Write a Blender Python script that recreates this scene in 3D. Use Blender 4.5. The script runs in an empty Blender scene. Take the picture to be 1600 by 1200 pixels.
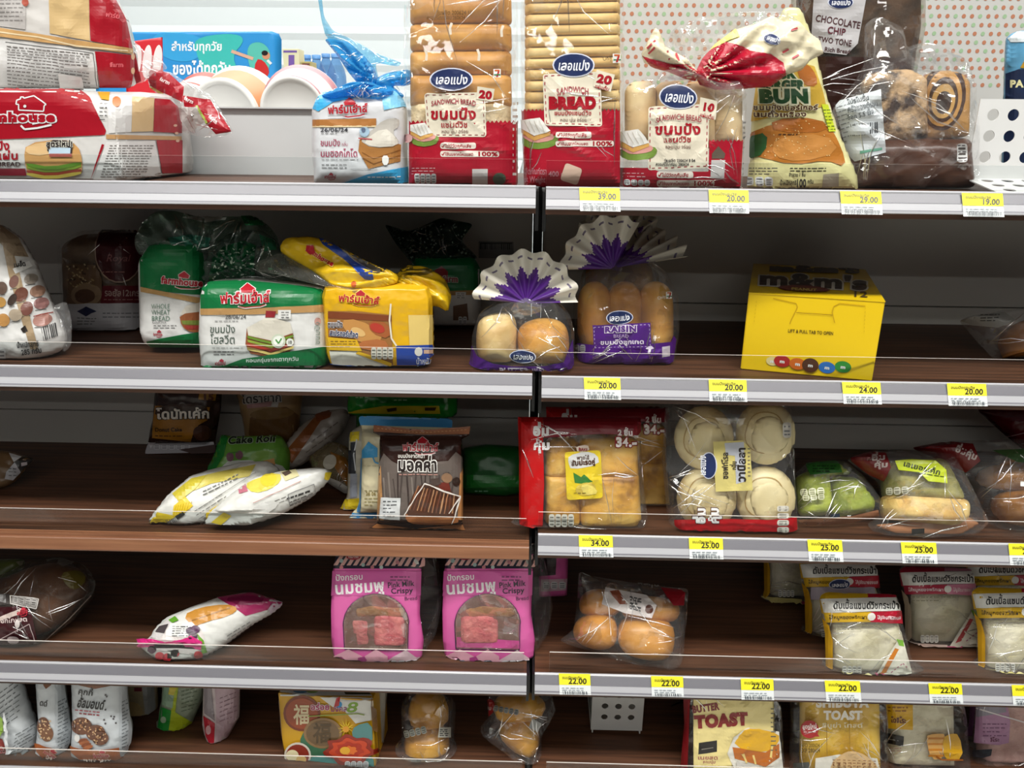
import bpy, bmesh, math, random
import numpy as np
from mathutils import Vector
from mathutils.bvhtree import BVHTree
from mathutils.geometry import tessellate_polygon

scene = bpy.context.scene
COL = scene.collection
# ------------------------------------------------------------------ camera
FPX, PITCH, YAW, ROLL, CAMD = 1201.79, 0.323805, -0.021431, 0.0101788, 0.889386
def _axes():
    cy, sy = math.cos(YAW), math.sin(YAW); cp, sp = math.cos(PITCH), math.sin(PITCH)
    fwd = np.array([sy*cp, cy*cp, -sp]); right = np.array([cy, -sy, 0.0]); up = np.cross(right, fwd)
    cr, sr = math.cos(ROLL), math.sin(ROLL)
    return cr*right+sr*up, -sr*right+cr*up, fwd
CR, CU, CF = _axes()
CO = np.array([0.0, -CAMD, 0.0])
cam = bpy.data.cameras.new('camera'); cam_o = bpy.data.objects.new('camera', cam); COL.objects.link(cam_o)
from mathutils import Matrix
cam_o.matrix_world = Matrix(((CR[0], CU[0], -CF[0], CO[0]), (CR[1], CU[1], -CF[1], CO[1]), (CR[2], CU[2], -CF[2], CO[2]), (0, 0, 0, 1)))
cam.sensor_fit = 'HORIZONTAL'; cam.sensor_width = 36.0; cam.lens = 36.0*FPX/1600; cam.clip_start = 0.02; cam.clip_end = 60
scene.camera = cam_o
# ------------------------------------------------------------------ light
world = bpy.data.worlds.new('store_ambient'); scene.world = world; world.use_nodes = True
world.node_tree.nodes['Background'].inputs[0].default_value = (0.80, 0.86, 0.92, 1)
world.node_tree.nodes['Background'].inputs[1].default_value = 0.07
def area(name, loc, sx, sy, power, col=(1, 0.985, 0.95)):
    l = bpy.data.lights.new(name, 'AREA'); l.shape = 'RECTANGLE'; l.size = sx; l.size_y = sy; l.energy = power; l.color = col
    o = bpy.data.objects.new(name, l); COL.objects.link(o); o.location = loc; return o
CEIL = 2.05
area('ceiling_light_aisle', (0.1, -1.22, CEIL-0.03), 4.0, 0.34, 185)
area('added_front_fill', (-0.3, -2.4, CEIL-0.03), 4.0, 0.3, 14)  # added fill lamp that brightens the pack fronts
area('ceiling_light_next_aisle', (0.0, -3.6, CEIL-0.03), 4.5, 0.16, 18)
area('ceiling_light_far_aisle', (0.0, -5.6, CEIL-0.03), 5.0, 0.16, 48)
area('ceiling_light_behind', (-0.6, 1.1, CEIL-0.03), 3.6, 0.16, 66)
area('ceiling_light_fridge', (-1.0, 2.5, CEIL-0.03), 4.5, 0.2, 60)
scene.view_settings.view_transform = 'Standard'; scene.view_settings.look = 'None'
scene.view_settings.exposure = -0.3; scene.view_settings.gamma = 1.0; scene.view_settings.use_curve_mapping = False
scene.cycles.transparent_max_bounces = 24
scene.cycles.max_bounces = 8
scene.cycles.sample_clamp_indirect = 4.0
# ------------------------------------------------------------------ helpers
def lin(h):
    h = h.lstrip('#'); h = h if len(h) == 6 else ''.join(a+a for a in h); c = [int(h[i:i+2], 16)/255 for i in (0, 2, 4)]
    return [x/12.92 if x <= .04045 else ((x+.055)/1.055)**2.4 for x in c]
MATS = {}
def nodes(name):
    m = bpy.data.materials.new(name); m.use_nodes = True
    nt = m.node_tree; nt.nodes.clear(); out = nt.nodes.new('ShaderNodeOutputMaterial'); return m, nt, out
def bump(nt, scale, strength, dist=.002, detail=3, stretch=None, kind='N'):
    co = nt.nodes.new('ShaderNodeTexCoord'); b = nt.nodes.new('ShaderNodeBump')
    if kind == 'V':
        t = nt.nodes.new('ShaderNodeTexVoronoi'); t.feature = 'DISTANCE_TO_EDGE'; t.inputs['Scale'].default_value = scale; o = t.outputs['Distance']
    else:
        t = nt.nodes.new('ShaderNodeTexNoise'); t.inputs['Scale'].default_value = scale; t.inputs['Detail'].default_value = detail; o = t.outputs['Fac']
    src = co.outputs['Object']
    if stretch:
        mp = nt.nodes.new('ShaderNodeMapping'); mp.inputs['Scale'].default_value = stretch; nt.links.new(src, mp.inputs[0]); src = mp.outputs[0]
    nt.links.new(src, t.inputs['Vector'])
    nt.links.new(o, b.inputs['Height']); b.inputs['Strength'].default_value = strength; b.inputs['Distance'].default_value = dist
    return b
def ink(h, rough=.32, crinkle=.12, coat=0.0, spec=.5):
    """printed or painted plastic / card of one colour"""
    k = ('ink', h, rough, crinkle, spec)
    if k in MATS: return MATS[k]
    m, nt, out = nodes('print_'+h.lstrip('#')); p = nt.nodes.new('ShaderNodeBsdfPrincipled')
    p.inputs['Base Color'].default_value = (*lin(h), 1); p.inputs['Roughness'].default_value = rough; p.inputs['Specular IOR Level'].default_value = spec
    if crinkle:
        b = bump(nt, 38, crinkle, .01, 2); nt.links.new(b.outputs[0], p.inputs['Normal'])
    nt.links.new(p.outputs[0], out.inputs[0]); MATS[k] = m; return m
def film(h='#ffffff', haze=.06, gloss=.5, rough=.09, crinkle=.7, scale=26, key=''):
    """thin clear wrapping film: see-through, glossy, crinkled"""
    k = ('film', h, haze, gloss, rough, crinkle, scale)
    if k in MATS: return MATS[k]
    m, nt, out = nodes('clear_film'); N, L = nt.nodes.new, nt.links.new
    tr = N('ShaderNodeBsdfTransparent'); tr.inputs[0].default_value = (*lin(h), 1)
    di = N('ShaderNodeBsdfDiffuse'); di.inputs[0].default_value = (*[min(1, x*1.05) for x in lin(h)], 1)
    gl = N('ShaderNodeBsdfGlossy'); gl.inputs[0].default_value = (1, 1, 1, 1); gl.inputs['Roughness'].default_value = rough*.75
    co = N('ShaderNodeTexCoord'); no = N('ShaderNodeTexNoise'); no.inputs['Scale'].default_value = scale*.8; no.inputs['Detail'].default_value = 2
    L(co.outputs['Object'], no.inputs['Vector'])
    wp = N('ShaderNodeVectorMath'); wp.operation = 'MULTIPLY_ADD'; wp.inputs[1].default_value = (.035, .035, .035); L(no.outputs['Color'], wp.inputs[0]); L(co.outputs['Object'], wp.inputs[2])
    vo = N('ShaderNodeTexVoronoi'); vo.inputs['Scale'].default_value = scale*1.9; L(wp.outputs[0], vo.inputs['Vector'])
    v2 = N('ShaderNodeTexVoronoi'); v2.inputs['Scale'].default_value = scale*.8; L(wp.outputs[0], v2.inputs['Vector'])
    ad = N('ShaderNodeVectorMath'); ad.operation = 'ADD'; L(vo.outputs['Color'], ad.inputs[0]); L(v2.outputs['Color'], ad.inputs[1])
    sb = N('ShaderNodeVectorMath'); sb.operation = 'SUBTRACT'; sb.inputs[1].default_value = (1, 1, 1); L(ad.outputs[0], sb.inputs[0])
    ge = N('ShaderNodeNewGeometry'); ma = N('ShaderNodeVectorMath'); ma.operation = 'MULTIPLY_ADD'; ma.inputs[1].default_value = (crinkle*1.8,)*3; L(sb.outputs[0], ma.inputs[0]); L(ge.outputs['Normal'], ma.inputs[2])
    nm = N('ShaderNodeVectorMath'); nm.operation = 'NORMALIZE'; L(ma.outputs[0], nm.inputs[0])
    b2 = bump(nt, scale*1.2, crinkle*.3, .012, 1); L(nm.outputs[0], b2.inputs['Normal']); L(b2.outputs[0], gl.inputs['Normal'])
    fr = N('ShaderNodeFresnel'); fr.inputs[0].default_value = 1.5; L(b2.outputs[0], fr.inputs['Normal'])
    mu = N('ShaderNodeMath'); mu.operation = 'MULTIPLY_ADD'; mu.inputs[1].default_value = gloss*2.0; mu.inputs[2].default_value = -.045*gloss; L(fr.outputs[0], mu.inputs[0])
    cl = N('ShaderNodeMath'); cl.operation = 'MINIMUM'; cl.inputs[1].default_value = .22; L(mu.outputs[0], cl.inputs[0])
    a = N('ShaderNodeMixShader'); a.inputs[0].default_value = haze*.6; L(tr.outputs[0], a.inputs[1]); L(di.outputs[0], a.inputs[2])
    c = N('ShaderNodeMixShader'); L(cl.outputs[0], c.inputs[0]); L(a.outputs[0], c.inputs[1]); L(gl.outputs[0], c.inputs[2])
    L(c.outputs[0], out.inputs[0]); MATS[k] = m; return m
def mottled(name, c1, c2, scale=40, rough=.6, bmp=.3, detail=5, pos=(.35, .65), stretch=None, c3=None):
    """two or three tone noise material for bread, cake, wood"""
    k = (name, c1, c2, scale, stretch, c3)
    if k in MATS: return MATS[k]
    m, nt, out = nodes(name); N, L = nt.nodes.new, nt.links.new
    p = N('ShaderNodeBsdfPrincipled'); p.inputs['Roughness'].default_value = rough
    co = N('ShaderNodeTexCoord'); src = co.outputs['Object']
    if stretch:
        mp = N('ShaderNodeMapping'); mp.inputs['Scale'].default_value = stretch; L(src, mp.inputs[0]); src = mp.outputs[0]
    t = N('ShaderNodeTexNoise'); t.inputs['Scale'].default_value = scale; t.inputs['Detail'].default_value = detail; L(src, t.inputs['Vector'])
    r = N('ShaderNodeValToRGB'); r.color_ramp.elements[0].position = pos[0]; r.color_ramp.elements[1].position = pos[1]
    r.color_ramp.elements[0].color = (*lin(c1), 1); r.color_ramp.elements[1].color = (*lin(c2), 1)
    if c3:
        e = r.color_ramp.elements.new((pos[0]+pos[1])/2); e.color = (*lin(c3), 1)
    L(t.outputs['Fac'], r.inputs[0]); L(r.outputs[0], p.inputs['Base Color'])
    if bmp:
        b = bump(nt, scale*3, bmp, .004); L(b.outputs[0], p.inputs['Normal'])
    L(p.outputs[0], out.inputs[0]); MATS[k] = m; return m
def fold_film():
    if 'fold' in MATS: return MATS['fold']
    m, nt, out = nodes('clear_film_fold'); N, L = nt.nodes.new, nt.links.new
    tr = N('ShaderNodeBsdfTransparent'); gl = N('ShaderNodeBsdfGlossy'); gl.inputs[0].default_value = (1, 1, 1, 1); gl.inputs['Roughness'].default_value = .22
    c = N('ShaderNodeMixShader'); c.inputs[0].default_value = .55; L(tr.outputs[0], c.inputs[1]); L(gl.outputs[0], c.inputs[2]); L(c.outputs[0], out.inputs[0]); MATS['fold'] = m; return m
def emit(h, s):
    m, nt, out = nodes('lit_'+h.lstrip('#')); e = nt.nodes.new('ShaderNodeEmission'); e.inputs[0].default_value = (*lin(h), 1); e.inputs[1].default_value = s
    nt.links.new(e.outputs[0], out.inputs[0]); return m

# pixel of the 1600x1200 photograph -> point in the place
def rays(uv):
    uv = np.asarray(uv, float).reshape(-1, 2)
    return CF+np.outer((uv[:, 0]-800)/FPX, CR)-np.outer((uv[:, 1]-600)/FPX, CU)
def atY(u, v, Y):
    d = rays((u, v))[0]; return CO+d*(Y-CO[1])/d[1]
def atZ(u, v, Z):
    d = rays((u, v))[0]; return CO+d*(Z-CO[2])/d[2]
def proj(P):
    d = np.asarray(P, float).reshape(-1, 3)-CO; w = d@CF
    return np.stack([800+FPX*(d@CR)/w, 600-FPX*(d@CU)/w], 1)
class Frame:
    """a plane in the place: origin, x to the right, z up along it, n out of it towards the aisle"""
    def __init__(s, o, tilt=0, yaw=0, roll=0):
        t, y = math.radians(tilt), math.radians(yaw)
        r = np.array([math.cos(y), math.sin(y), 0]); d = np.array([-math.sin(y), math.cos(y), 0]); k = np.array([0, 0, 1.0])
        s.o = np.array(o, float); s.x = r; s.z = math.cos(t)*k+math.sin(t)*d; s.n = -math.cos(t)*d+math.sin(t)*k
        if roll:
            a = math.radians(roll); s.x, s.z = math.cos(a)*s.x+math.sin(a)*s.z, -math.sin(a)*s.x+math.cos(a)*s.z
    def hit(s, uv):
        d = rays(uv); t = ((s.o-CO)@s.n)/(d@s.n); return CO+d*t[:, None]
    def loc(s, P):
        q = P-s.o; return np.stack([q@s.x, q@s.z], 1)
    def pt(s, x, z, h=0): return s.o+s.x*x+s.z*z+s.n*h

def chaikin(p, n):
    p = np.asarray(p, float)
    for _ in range(n):
        q = np.roll(p, -1, 0); a = .75*p+.25*q; b = .25*p+.75*q
        p = np.empty((2*len(a), 2)); p[0::2] = a; p[1::2] = b
    return p
def rnd(p, r=6, k=4):
    """round the corners of an outline with a fixed radius"""
    p = np.asarray(p, float); out = []; n = len(p)
    for i in range(n):
        a, b, c = p[i-1], p[i], p[(i+1) % n]; u, v = a-b, c-b; lu, lv = np.hypot(*u), np.hypot(*v)
        d = min(r, .42*lu, .42*lv); A, B = b+u/max(lu, 1e-9)*d, b+v/max(lv, 1e-9)*d
        out += [(1-t)**2*A+2*t*(1-t)*b+t*t*B for t in np.linspace(0, 1, k)]
    return np.array(out)
def outline_of(p, smooth): return rnd(p, 7) if smooth == 1 else (chaikin(p, smooth) if smooth else np.asarray(p, float))
def resample(p, step):
    p = np.asarray(p, float); out = []
    for a, b in zip(p, np.roll(p, -1, 0)):
        k = max(1, int(np.hypot(*(b-a))//step)); out += [a+(b-a)*i/k for i in range(k)]
    return np.array(out)
def grid_fill(poly, step, step_v=None):
    """flat polygon -> triangles/quads no larger than step (convex pieces cut on a grid)"""
    step_v = step_v or step
    tris = tessellate_polygon([[Vector((x, y, 0)) for x, y in poly]])
    bm = bmesh.new(); vs = [bm.verts.new((x, y, 0)) for x, y in poly]
    for t in tris:
        try: bm.faces.new([vs[i] for i in t])
        except ValueError: pass
    lo, hi = np.min(poly, 0), np.max(poly, 0)
    for ax, st in ((0, step), (1, step_v)):
        k = math.ceil(lo[ax]/st)
        while k*st < hi[ax]:
            co = [0, 0, 0]; no = [0, 0, 0]; co[ax] = k*st; no[ax] = 1
            bmesh.ops.bisect_plane(bm, geom=bm.verts[:]+bm.edges[:]+bm.faces[:], plane_co=co, plane_no=no, dist=1e-5); k += 1
    bm.verts.index_update()
    V = np.array([v.co[:2] for v in bm.verts]); F = [tuple(v.index for v in f.verts) for f in bm.faces]
    B = np.array([v.is_boundary for v in bm.verts], bool); bm.free(); return V, F, B
def cut(V, F, step):
    bm = bmesh.new(); vs = [bm.verts.new((x, y, 0)) for x, y in V]
    for f in F:
        try: bm.faces.new([vs[i] for i in f])
        except ValueError: pass
    lo, hi = np.min(V, 0), np.max(V, 0)
    for ax in (0, 1):
        k = math.ceil(lo[ax]/step)
        while k*step < hi[ax]:
            co = [0, 0, 0]; no = [0, 0, 0]; co[ax] = k*step; no[ax] = 1
            bmesh.ops.bisect_plane(bm, geom=bm.verts[:]+bm.edges[:]+bm.faces[:], plane_co=co, plane_no=no, dist=1e-5); k += 1
    bm.verts.index_update(); V = np.array([v.co[:2] for v in bm.verts]); F = [tuple(v.index for v in f.verts) for f in bm.faces]; bm.free(); return V, F
def seg_dist(P, poly):
    a = poly; b = np.roll(poly, -1, 0); best = np.full(len(P), 1e9)
    for i in range(len(a)):
        ab = b[i]-a[i]; L = ab@ab
        t = np.clip(((P-a[i])@ab)/max(L, 1e-12), 0, 1); q = P-(a[i]+t[:, None]*ab); best = np.minimum(best, np.hypot(q[:, 0], q[:, 1]))
    return best
def inside(P, poly):
    x, y = P[:, 0], P[:, 1]; c = np.zeros(len(P), bool); n = len(poly)
    for i in range(n):
        x1, y1 = poly[i]; x2, y2 = poly[(i+1) % n]
        if y1 == y2: continue
        c ^= ((y1 > y) != (y2 > y)) & (x < (x2-x1)*(y-y1)/(y2-y1)+x1)
    return c
def crumple(P, amp, seed, f0=90):
    r = np.random.RandomState(seed); h = np.zeros(len(P))
    for i in range(7):
        a = r.uniform(0, math.pi); f = f0*r.uniform(.5, 2.2); ph = r.uniform(0, 6.28)
        w = np.sin(f*(P[:, 0]*math.cos(a)+P[:, 1]*math.sin(a))+ph+1.3*np.sin(f0*.4*P[:, 1]+ph)); h += (1-np.abs(w)*1.6)/(1+.25*i)
    return amp*h/3
# ------------------------------------------------------------------ lettering (glyph outlines kept as flat triangles)
GL = {}
_fc = bpy.data.curves.new('lettering', 'FONT'); _fo = bpy.data.objects.new('lettering', _fc); COL.objects.link(_fo)
_fc.resolution_u = 3
def _mesh(body, off):
    _fc.body = body; _fc.size = 1; _fc.offset = off; bpy.context.view_layer.update()
    me = bpy.data.meshes.new_from_object(_fo.evaluated_get(bpy.context.evaluated_depsgraph_get()))
    V = np.array([v.co[:2] for v in me.vertices]).reshape(-1, 2); F = [tuple(p.vertices) for p in me.polygons]; bpy.data.meshes.remove(me); return V, F
MARKS = set('ัิีึื็่้๊๋์ํุู')
def _area(m):
    V, F = m; a = 0
    for f in F: p = V[list(f)]; a += abs((p[:, 0]*np.roll(p[:, 1], -1)-p[:, 1]*np.roll(p[:, 0], -1)).sum())/2
    return a
SL = {}
def best_outline(c, off):
    """a heavier stroke whose filled area is what the stroke width promises (some outlines fold over themselves)"""
    if off <= 0: return _mesh(c, 0)
    if c not in SL: SL[c] = (_area(_mesh(c, 0)), float(np.median([(_area(_mesh(c, o))-_area(_mesh(c, 0)))/o for o in (.01, .014, .018, .022)])))
    A0, k = SL[c]; best = None
    for d in (0, -.003, .003, -.006, .006, -.01, .01, -.015, -.02, -.03, -.04, -.05):
        o = off+d
        if o <= .004: continue
        m = _mesh(c, o); q = _area(m)/(A0+k*o); e = abs(q-1)
        if .92 < q < 1.1+6*o*o/(A0+k*o): return m
        if best is None or e < best[0]: best = (e, m)
    return best[1] if best and best[0] < .35 else _mesh(c, .012)
def glyph(c, off):
    k = (c, off)
    if k not in GL:
        V, F = best_outline(c, off) if c.strip() else (np.zeros((0, 2)), [])
        if c in MARKS: adv = 0.0
        else:
            W, _ = _mesh(c+'|', 0); W0, _ = _mesh('|', 0); adv = W[:, 0].max()-W0[:, 0].max()
        GL[k] = (V, F, adv)
    return GL[k]
def layout(s, bold=0.0, spacing=0.0):
    x = 0; VV, FF = [], []; n = 0; prev = ''; base = ''
    for c in s:
        V, F, a = glyph(c, bold)
        if c in MARKS:
            dx, dy = 0, 0
            if base in 'ปฝฟฬ' and base: dx = -.13
            if c in '่้๊๋์' and prev in MARKS and prev not in 'ุู': dy = .19
            V = V+np.array([x+dx-spacing, dy])
        else:
            V = V+np.array([x, 0]); x += a+spacing+bold*.8; base = c
        VV.append(V); FF += [tuple(i+n for i in f) for f in F]; n += len(V); prev = c
    return np.concatenate(VV) if VV else np.zeros((0, 2)), FF, max(x-spacing, 1e-6)
# ------------------------------------------------------------------ objects
ALL = []
def put(name, V, F, mats, mi=None, parent=None, smooth=True, origin=None):
    me = bpy.data.meshes.new(name); o = np.zeros(3) if origin is None else np.asarray(origin)
    me.from_pydata([tuple(v) for v in (np.asarray(V)-o)], [], [tuple(f) for f in F])
    for m in (mats if isinstance(mats, (list, tuple)) else [mats]): me.materials.append(m)
    if mi is not None: me.polygons.foreach_set('material_index', np.asarray(mi, dtype=np.int32))
    if smooth: me.polygons.foreach_set('use_smooth', np.ones(len(F), bool))
    me.update(); ob = bpy.data.objects.new(name, me)
    if parent is not None: ob.parent = parent
    else: ob.location = tuple(o)
    ALL.append(ob); return ob
def props(o, label=None, cat=None, group=None, kind=None):
    for k, v in (('label', label), ('category', cat), ('group', group), ('kind', kind)):
        if v: o[k] = v
def box_vf(x0, x1, y0, y1, z0, z1, bev=0):
    bm = bmesh.new(); bmesh.ops.create_cube(bm, size=1)
    for v in bm.verts: v.co = Vector(((x0+x1)/2+v.co.x*(x1-x0), (y0+y1)/2+v.co.y*(y1-y0), (z0+z1)/2+v.co.z*(z1-z0)))
    if bev: bmesh.ops.bevel(bm, geom=bm.edges[:], offset=bev, segments=2, affect='EDGES', profile=.6)
    bm.verts.index_update(); V = np.array([v.co[:] for v in bm.verts]); F = [tuple(v.index for v in f.verts) for f in bm.faces]; bm.free(); return V, F
def join(*vf):
    V, F, n = [], [], 0
    for v, f in vf: V.append(np.asarray(v)); F += [tuple(i+n for i in q) for q in f]; n += len(v)
    return np.concatenate(V), F
def extrude_x(prof, x0, x1):
    """closed (y,z) profile swept along x"""
    n = len(prof); V = [(x0, y, z) for y, z in prof]+[(x1, y, z) for y, z in prof]
    F = [(i, (i+1) % n, n+(i+1) % n, n+i) for i in range(n)]+[tuple(range(n))[::-1], tuple(range(n, 2*n))]
    return np.array(V), F
def lathe(prof, c, ax=(0, 0, 1), seg=32):
    ax = Vector(ax).normalized(); u = ax.orthogonal().normalized(); w = ax.cross(u); V, F = [], []
    for r, h in prof:
        for i in range(seg):
            a = 2*math.pi*i/seg; V.append(Vector(c)+ax*h+(u*math.cos(a)+w*math.sin(a))*r)
    for k in range(len(prof)-1):
        for i in range(seg): F.append((k*seg+i, k*seg+(i+1) % seg, (k+1)*seg+(i+1) % seg, (k+1)*seg+i))
    return np.array([v[:] for v in V]), F

class Pack:
    """one product: an Empty at its base; bodies and prints become its parts"""
    def __init__(s, name, label, cat, frame, group=None, base=None):
        s.f = frame; s.base = np.array(frame.o if base is None else base, float)
        s.root = bpy.data.objects.new(name, None); s.root.location = tuple(s.base); s.root.empty_display_size = .02
        props(s.root, label, cat, group); ALL.append(s.root); s.P = None; s.tree = None; s.layer = 1; s.lv = []; s.body = None; s.seed = abs(hash(label)) % 1000 if 0 else sum(map(ord, label)) % 9973
        s.parent = s.root
    def add(s, part, V, F, mat, mi=None, smooth=True, aim=True, parent=None):
        if aim: s.aim(V, F)
        o = put(part, V, F, mat, mi, parent or s.root, smooth, s.base)
        if aim: s.body = o
        return o
    def aim(s, V, F):
        s.tree = BVHTree.FromPolygons([tuple(v) for v in V], [tuple(f) for f in F]); s.layer = 1; s.lv = []; s.av = np.asarray(V, float); s.ap = proj(s.av)
    def pouch(s, part, outline, T, mat, R=.03, Tb=None, p=.5, smooth=1, inner=None, amp=.0008, step=7, f0=90, seed=0, h0=.0004, aim=True, lift=0, label=None, parent=None, frame=None, pleat=None, creases=18, folds=13, zmin=.0005, rear=True):
        """flat outline (pixels) puffed up to T in front of its plane and Tb behind it"""
        if mat.name.startswith('clear_film'): step = min(step, 4.5)
        fr = frame or s.f; Tb = T if Tb is None else Tb
        ol = resample(outline_of(outline, smooth), step)
        V, F, B = grid_fill(ol, step); L = fr.loc(fr.hit(V)); po = fr.loc(fr.hit(ol if inner is None else resample(outline_of(inner, smooth), step)))
        d = seg_dist(L, po); d[~inside(L, po)] = 0; t = np.clip(d/R, 0, 1); h = (1-(1-t)**2)**p
        w = np.clip(d/.008, 0, 1)
        isf = mat.name.startswith('clear_film') or mat.name.startswith('print_'); ck = .0026 if mat.name.startswith('clear') else .0013
        cr = crumple(L, amp, s.seed+seed, f0)*w if amp else 0
        if isf and creases:
            g = np.random.RandomState(s.seed+5); lo, hi = L.min(0), L.max(0); sp = hi-lo
            for _ in range(creases):
                a = lo+sp*g.uniform(.05, .95, 2); an = g.uniform(0, 6.28); ln = g.uniform(.25, .6)*sp.max(); b = a+ln*np.array([math.cos(an), math.sin(an)])
                ab = b-a; t = np.clip(((L-a)@ab)/(ab@ab), 0, 1); q = np.hypot(*((L-a)-t[:, None]*ab).T); cr = cr+w*g.uniform(.5, 1)*ck*np.exp(-q/.0028)*np.sin(math.pi*np.clip(t, .02, .98))
        if pleat:
            pc = fr.loc(fr.hit([pleat[:2]]))[0]; q = L-pc; rr = np.hypot(q[:, 0], q[:, 1]); th = np.arctan2(q[:, 1], q[:, 0])
            cr = cr+pleat[3]*np.sin(pleat[2]*th+1.5*np.sin(2.3*th+rr*25)+s.seed)*np.clip(rr/.012, 0, 1)*np.clip(d/.004, 0, 1)
        bd = seg_dist(L, fr.loc(fr.hit(ol))) < 1e-5
        front = np.where(bd, 0, h0+T*h+cr)+lift; back = np.where(bd, 0, -h0-Tb*h)+lift
        if zmin is not None: L[:, 1] = np.maximum(L[:, 1], zmin)
        P = fr.o+np.outer(L[:, 0], fr.x)+np.outer(L[:, 1], fr.z); n = len(V)
        idx = np.arange(n); bi = np.where(bd, idx, idx+n)
        VV = np.concatenate([P+np.outer(front, fr.n), P+np.outer(back, fr.n)])
        if zmin is not None: VV[:, 2] = np.maximum(VV[:, 2], fr.o[2])
        s.keep(VV)
        area2 = lambda f: sum(V[f[i-1]][0]*V[f[i]][1]-V[f[i]][0]*V[f[i-1]][1] for i in range(len(f)))
        Ff = [f[::-1] if area2(f) > 0 else f for f in F]; Fb = [tuple(bi[i] for i in f[::-1]) for f in Ff]
        if aim: s.aim(VV[:n], Ff)
        o = put(part, VV if rear else VV[:n], Ff+(Fb if rear else []), mat, None, parent or s.root, True, s.base)
        if aim: s.body = o
        if aim and folds and mat.name.startswith('clear_film'): s.folds(ol, folds, fr)
        if label: o['label'] = label
        return o
    def folds(s, ol, n, fr):
        """raised fold lines of the film, fanning in from its edges"""
        g = np.random.RandomState(s.seed+len(ol)); c = ol.mean(0); D = float(np.hypot(*np.ptp(ol, axis=0))); V, F = [], []; anchors = ol[g.randint(0, len(ol), 4)]; k = 0
        while k < n:
            a = anchors[k % 4]+g.uniform(-9, 9, 2); d = c-a; th = math.atan2(d[1], d[0])+g.uniform(-.85, .85); L = D*g.uniform(.12, .36); a = a+.12*d*g.uniform(.3, 1.6); m = a+L*.5*np.array([math.cos(th), math.sin(th)]); th += g.uniform(-.5, .5); b = m+L*.5*np.array([math.cos(th), math.sin(th)])
            p = np.array([a*(1-t)+m*t for t in np.linspace(0, 1, 5)[:-1]]+[m*(1-t)+b*t for t in np.linspace(0, 1, 5)]); p = p[inside(p, ol)]; k += 1
            if len(p) < 4: continue
            W = s.on(p)-fr.n*.0004; q = len(V); r0 = g.uniform(.0006, .0013)
            for i, w in enumerate(W):
                t = W[min(i+1, len(W)-1)]-W[max(i-1, 0)]; t = t/max(np.linalg.norm(t), 1e-9); sd = np.cross(t, fr.n); r = r0*math.sin(math.pi*(i+.35)/(len(W)-.3))
                for al in np.linspace(-1.45, 1.45, 6): V.append(w+r*(math.cos(al)*fr.n*1.1+math.sin(al)*sd))
            for i in range(len(W)-1):
                for j in range(5): F.append((q+i*6+j, q+i*6+j+1, q+i*6+j+7, q+i*6+j+6))
        if not V: return
        V = np.array(V); V[:, 2] = np.maximum(V[:, 2], s.base[2]+.0002); s.keep(V, .0012)
        b = s.body; me = b.data; nv = np.empty(len(me.vertices)*3); me.vertices.foreach_get('co', nv); nv = nv.reshape(-1, 3); F0 = [tuple(p_.vertices) for p_ in me.polygons]
        new = bpy.data.meshes.new(me.name); new.from_pydata([tuple(x) for x in np.concatenate([nv, np.array(V)-s.base])], [], F0+[tuple(i+len(nv) for i in f) for f in F])
        new.materials.append(me.materials[0]); new.materials.append(fold_film()); new.polygons.foreach_set('material_index', np.array([0]*len(F0)+[1]*len(F), dtype=np.int32)); new.polygons.foreach_set('use_smooth', np.ones(len(F0)+len(F), bool)); new.update(); b.data = new
    def keep(s, VV, d=0):
        """bags press against the clear guard and the board above instead of passing through"""
        b = getattr(s.f, 'lim', None)
        if b: gy, gz, zt = b; k = VV[:, 2] < gz; VV[k, 1] = np.maximum(VV[k, 1], gy-d); VV[:, 2] = np.minimum(VV[:, 2], zt)
    # prints: drawn in photograph pixels, laid on the body's surface
    def on(s, uv):
        uv = np.asarray(uv, float).reshape(-1, 2); D = rays(uv); P = np.empty((len(uv), 3)); off = .0005+.00032*s.layer; z0 = s.base[2]+.0002
        pl = s.f.hit(uv); co = Vector(CO)
        for i, d in enumerate(D):
            h = s.tree.ray_cast(co, Vector(d)) if s.tree else (None,)*4
            if h[0] is None and s.tree:
                q = s.av[np.argmin(((s.ap-uv[i])**2).sum(1))]; h = s.tree.find_nearest(Vector(q))
                n = h[1]
            else: n = h[1]
            if h[0] is None: P[i] = pl[i]+s.f.n*off; continue
            n = np.array(n)
            if n@d > 0: n = -n
            P[i] = np.array(h[0])+n*off
        if s.tree and s.root is not None: P[:, 2] = np.maximum(P[:, 2], z0); s.keep(P, .0012)
        return P
    def emitp(s, V, F, mat):
        if len(V) == 0: return
        if s.P is None: s.P = [[], [], [], [], 0]
        if s.root is not None:
            lo, hi = np.min(V, 0)+.6, np.max(V, 0)-.6; s.layer = 1+max([l for a, b, l in s.lv if (a < hi).all() and (b > lo).all()], default=0); s.lv.append((lo, hi, s.layer))
        W = s.on(V)
        if mat not in s.P[2]: s.P[2].append(mat)
        s.P[0].append(W); s.P[1] += [tuple(i+s.P[4] for i in f) for f in F]; s.P[3] += [s.P[2].index(mat)]*len(F); s.P[4] += len(V)
    def poly(s, pts, c, smooth=0, step=5):
        m = ink(c) if isinstance(c, str) else c
        V, F, B = grid_fill(chaikin(pts, smooth) if smooth else np.asarray(pts, float), step)
        s.emitp(V, F, m); s.layer += 1
    def rect(s, u0, v0, u1, v1, c, skew=0, dv=0, r=0):
        p = [(u0, v0), (u1, v0+dv), (u1+skew, v1+dv), (u0+skew, v1)]
        s.poly(p, c, 2 if r else 0)
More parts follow.
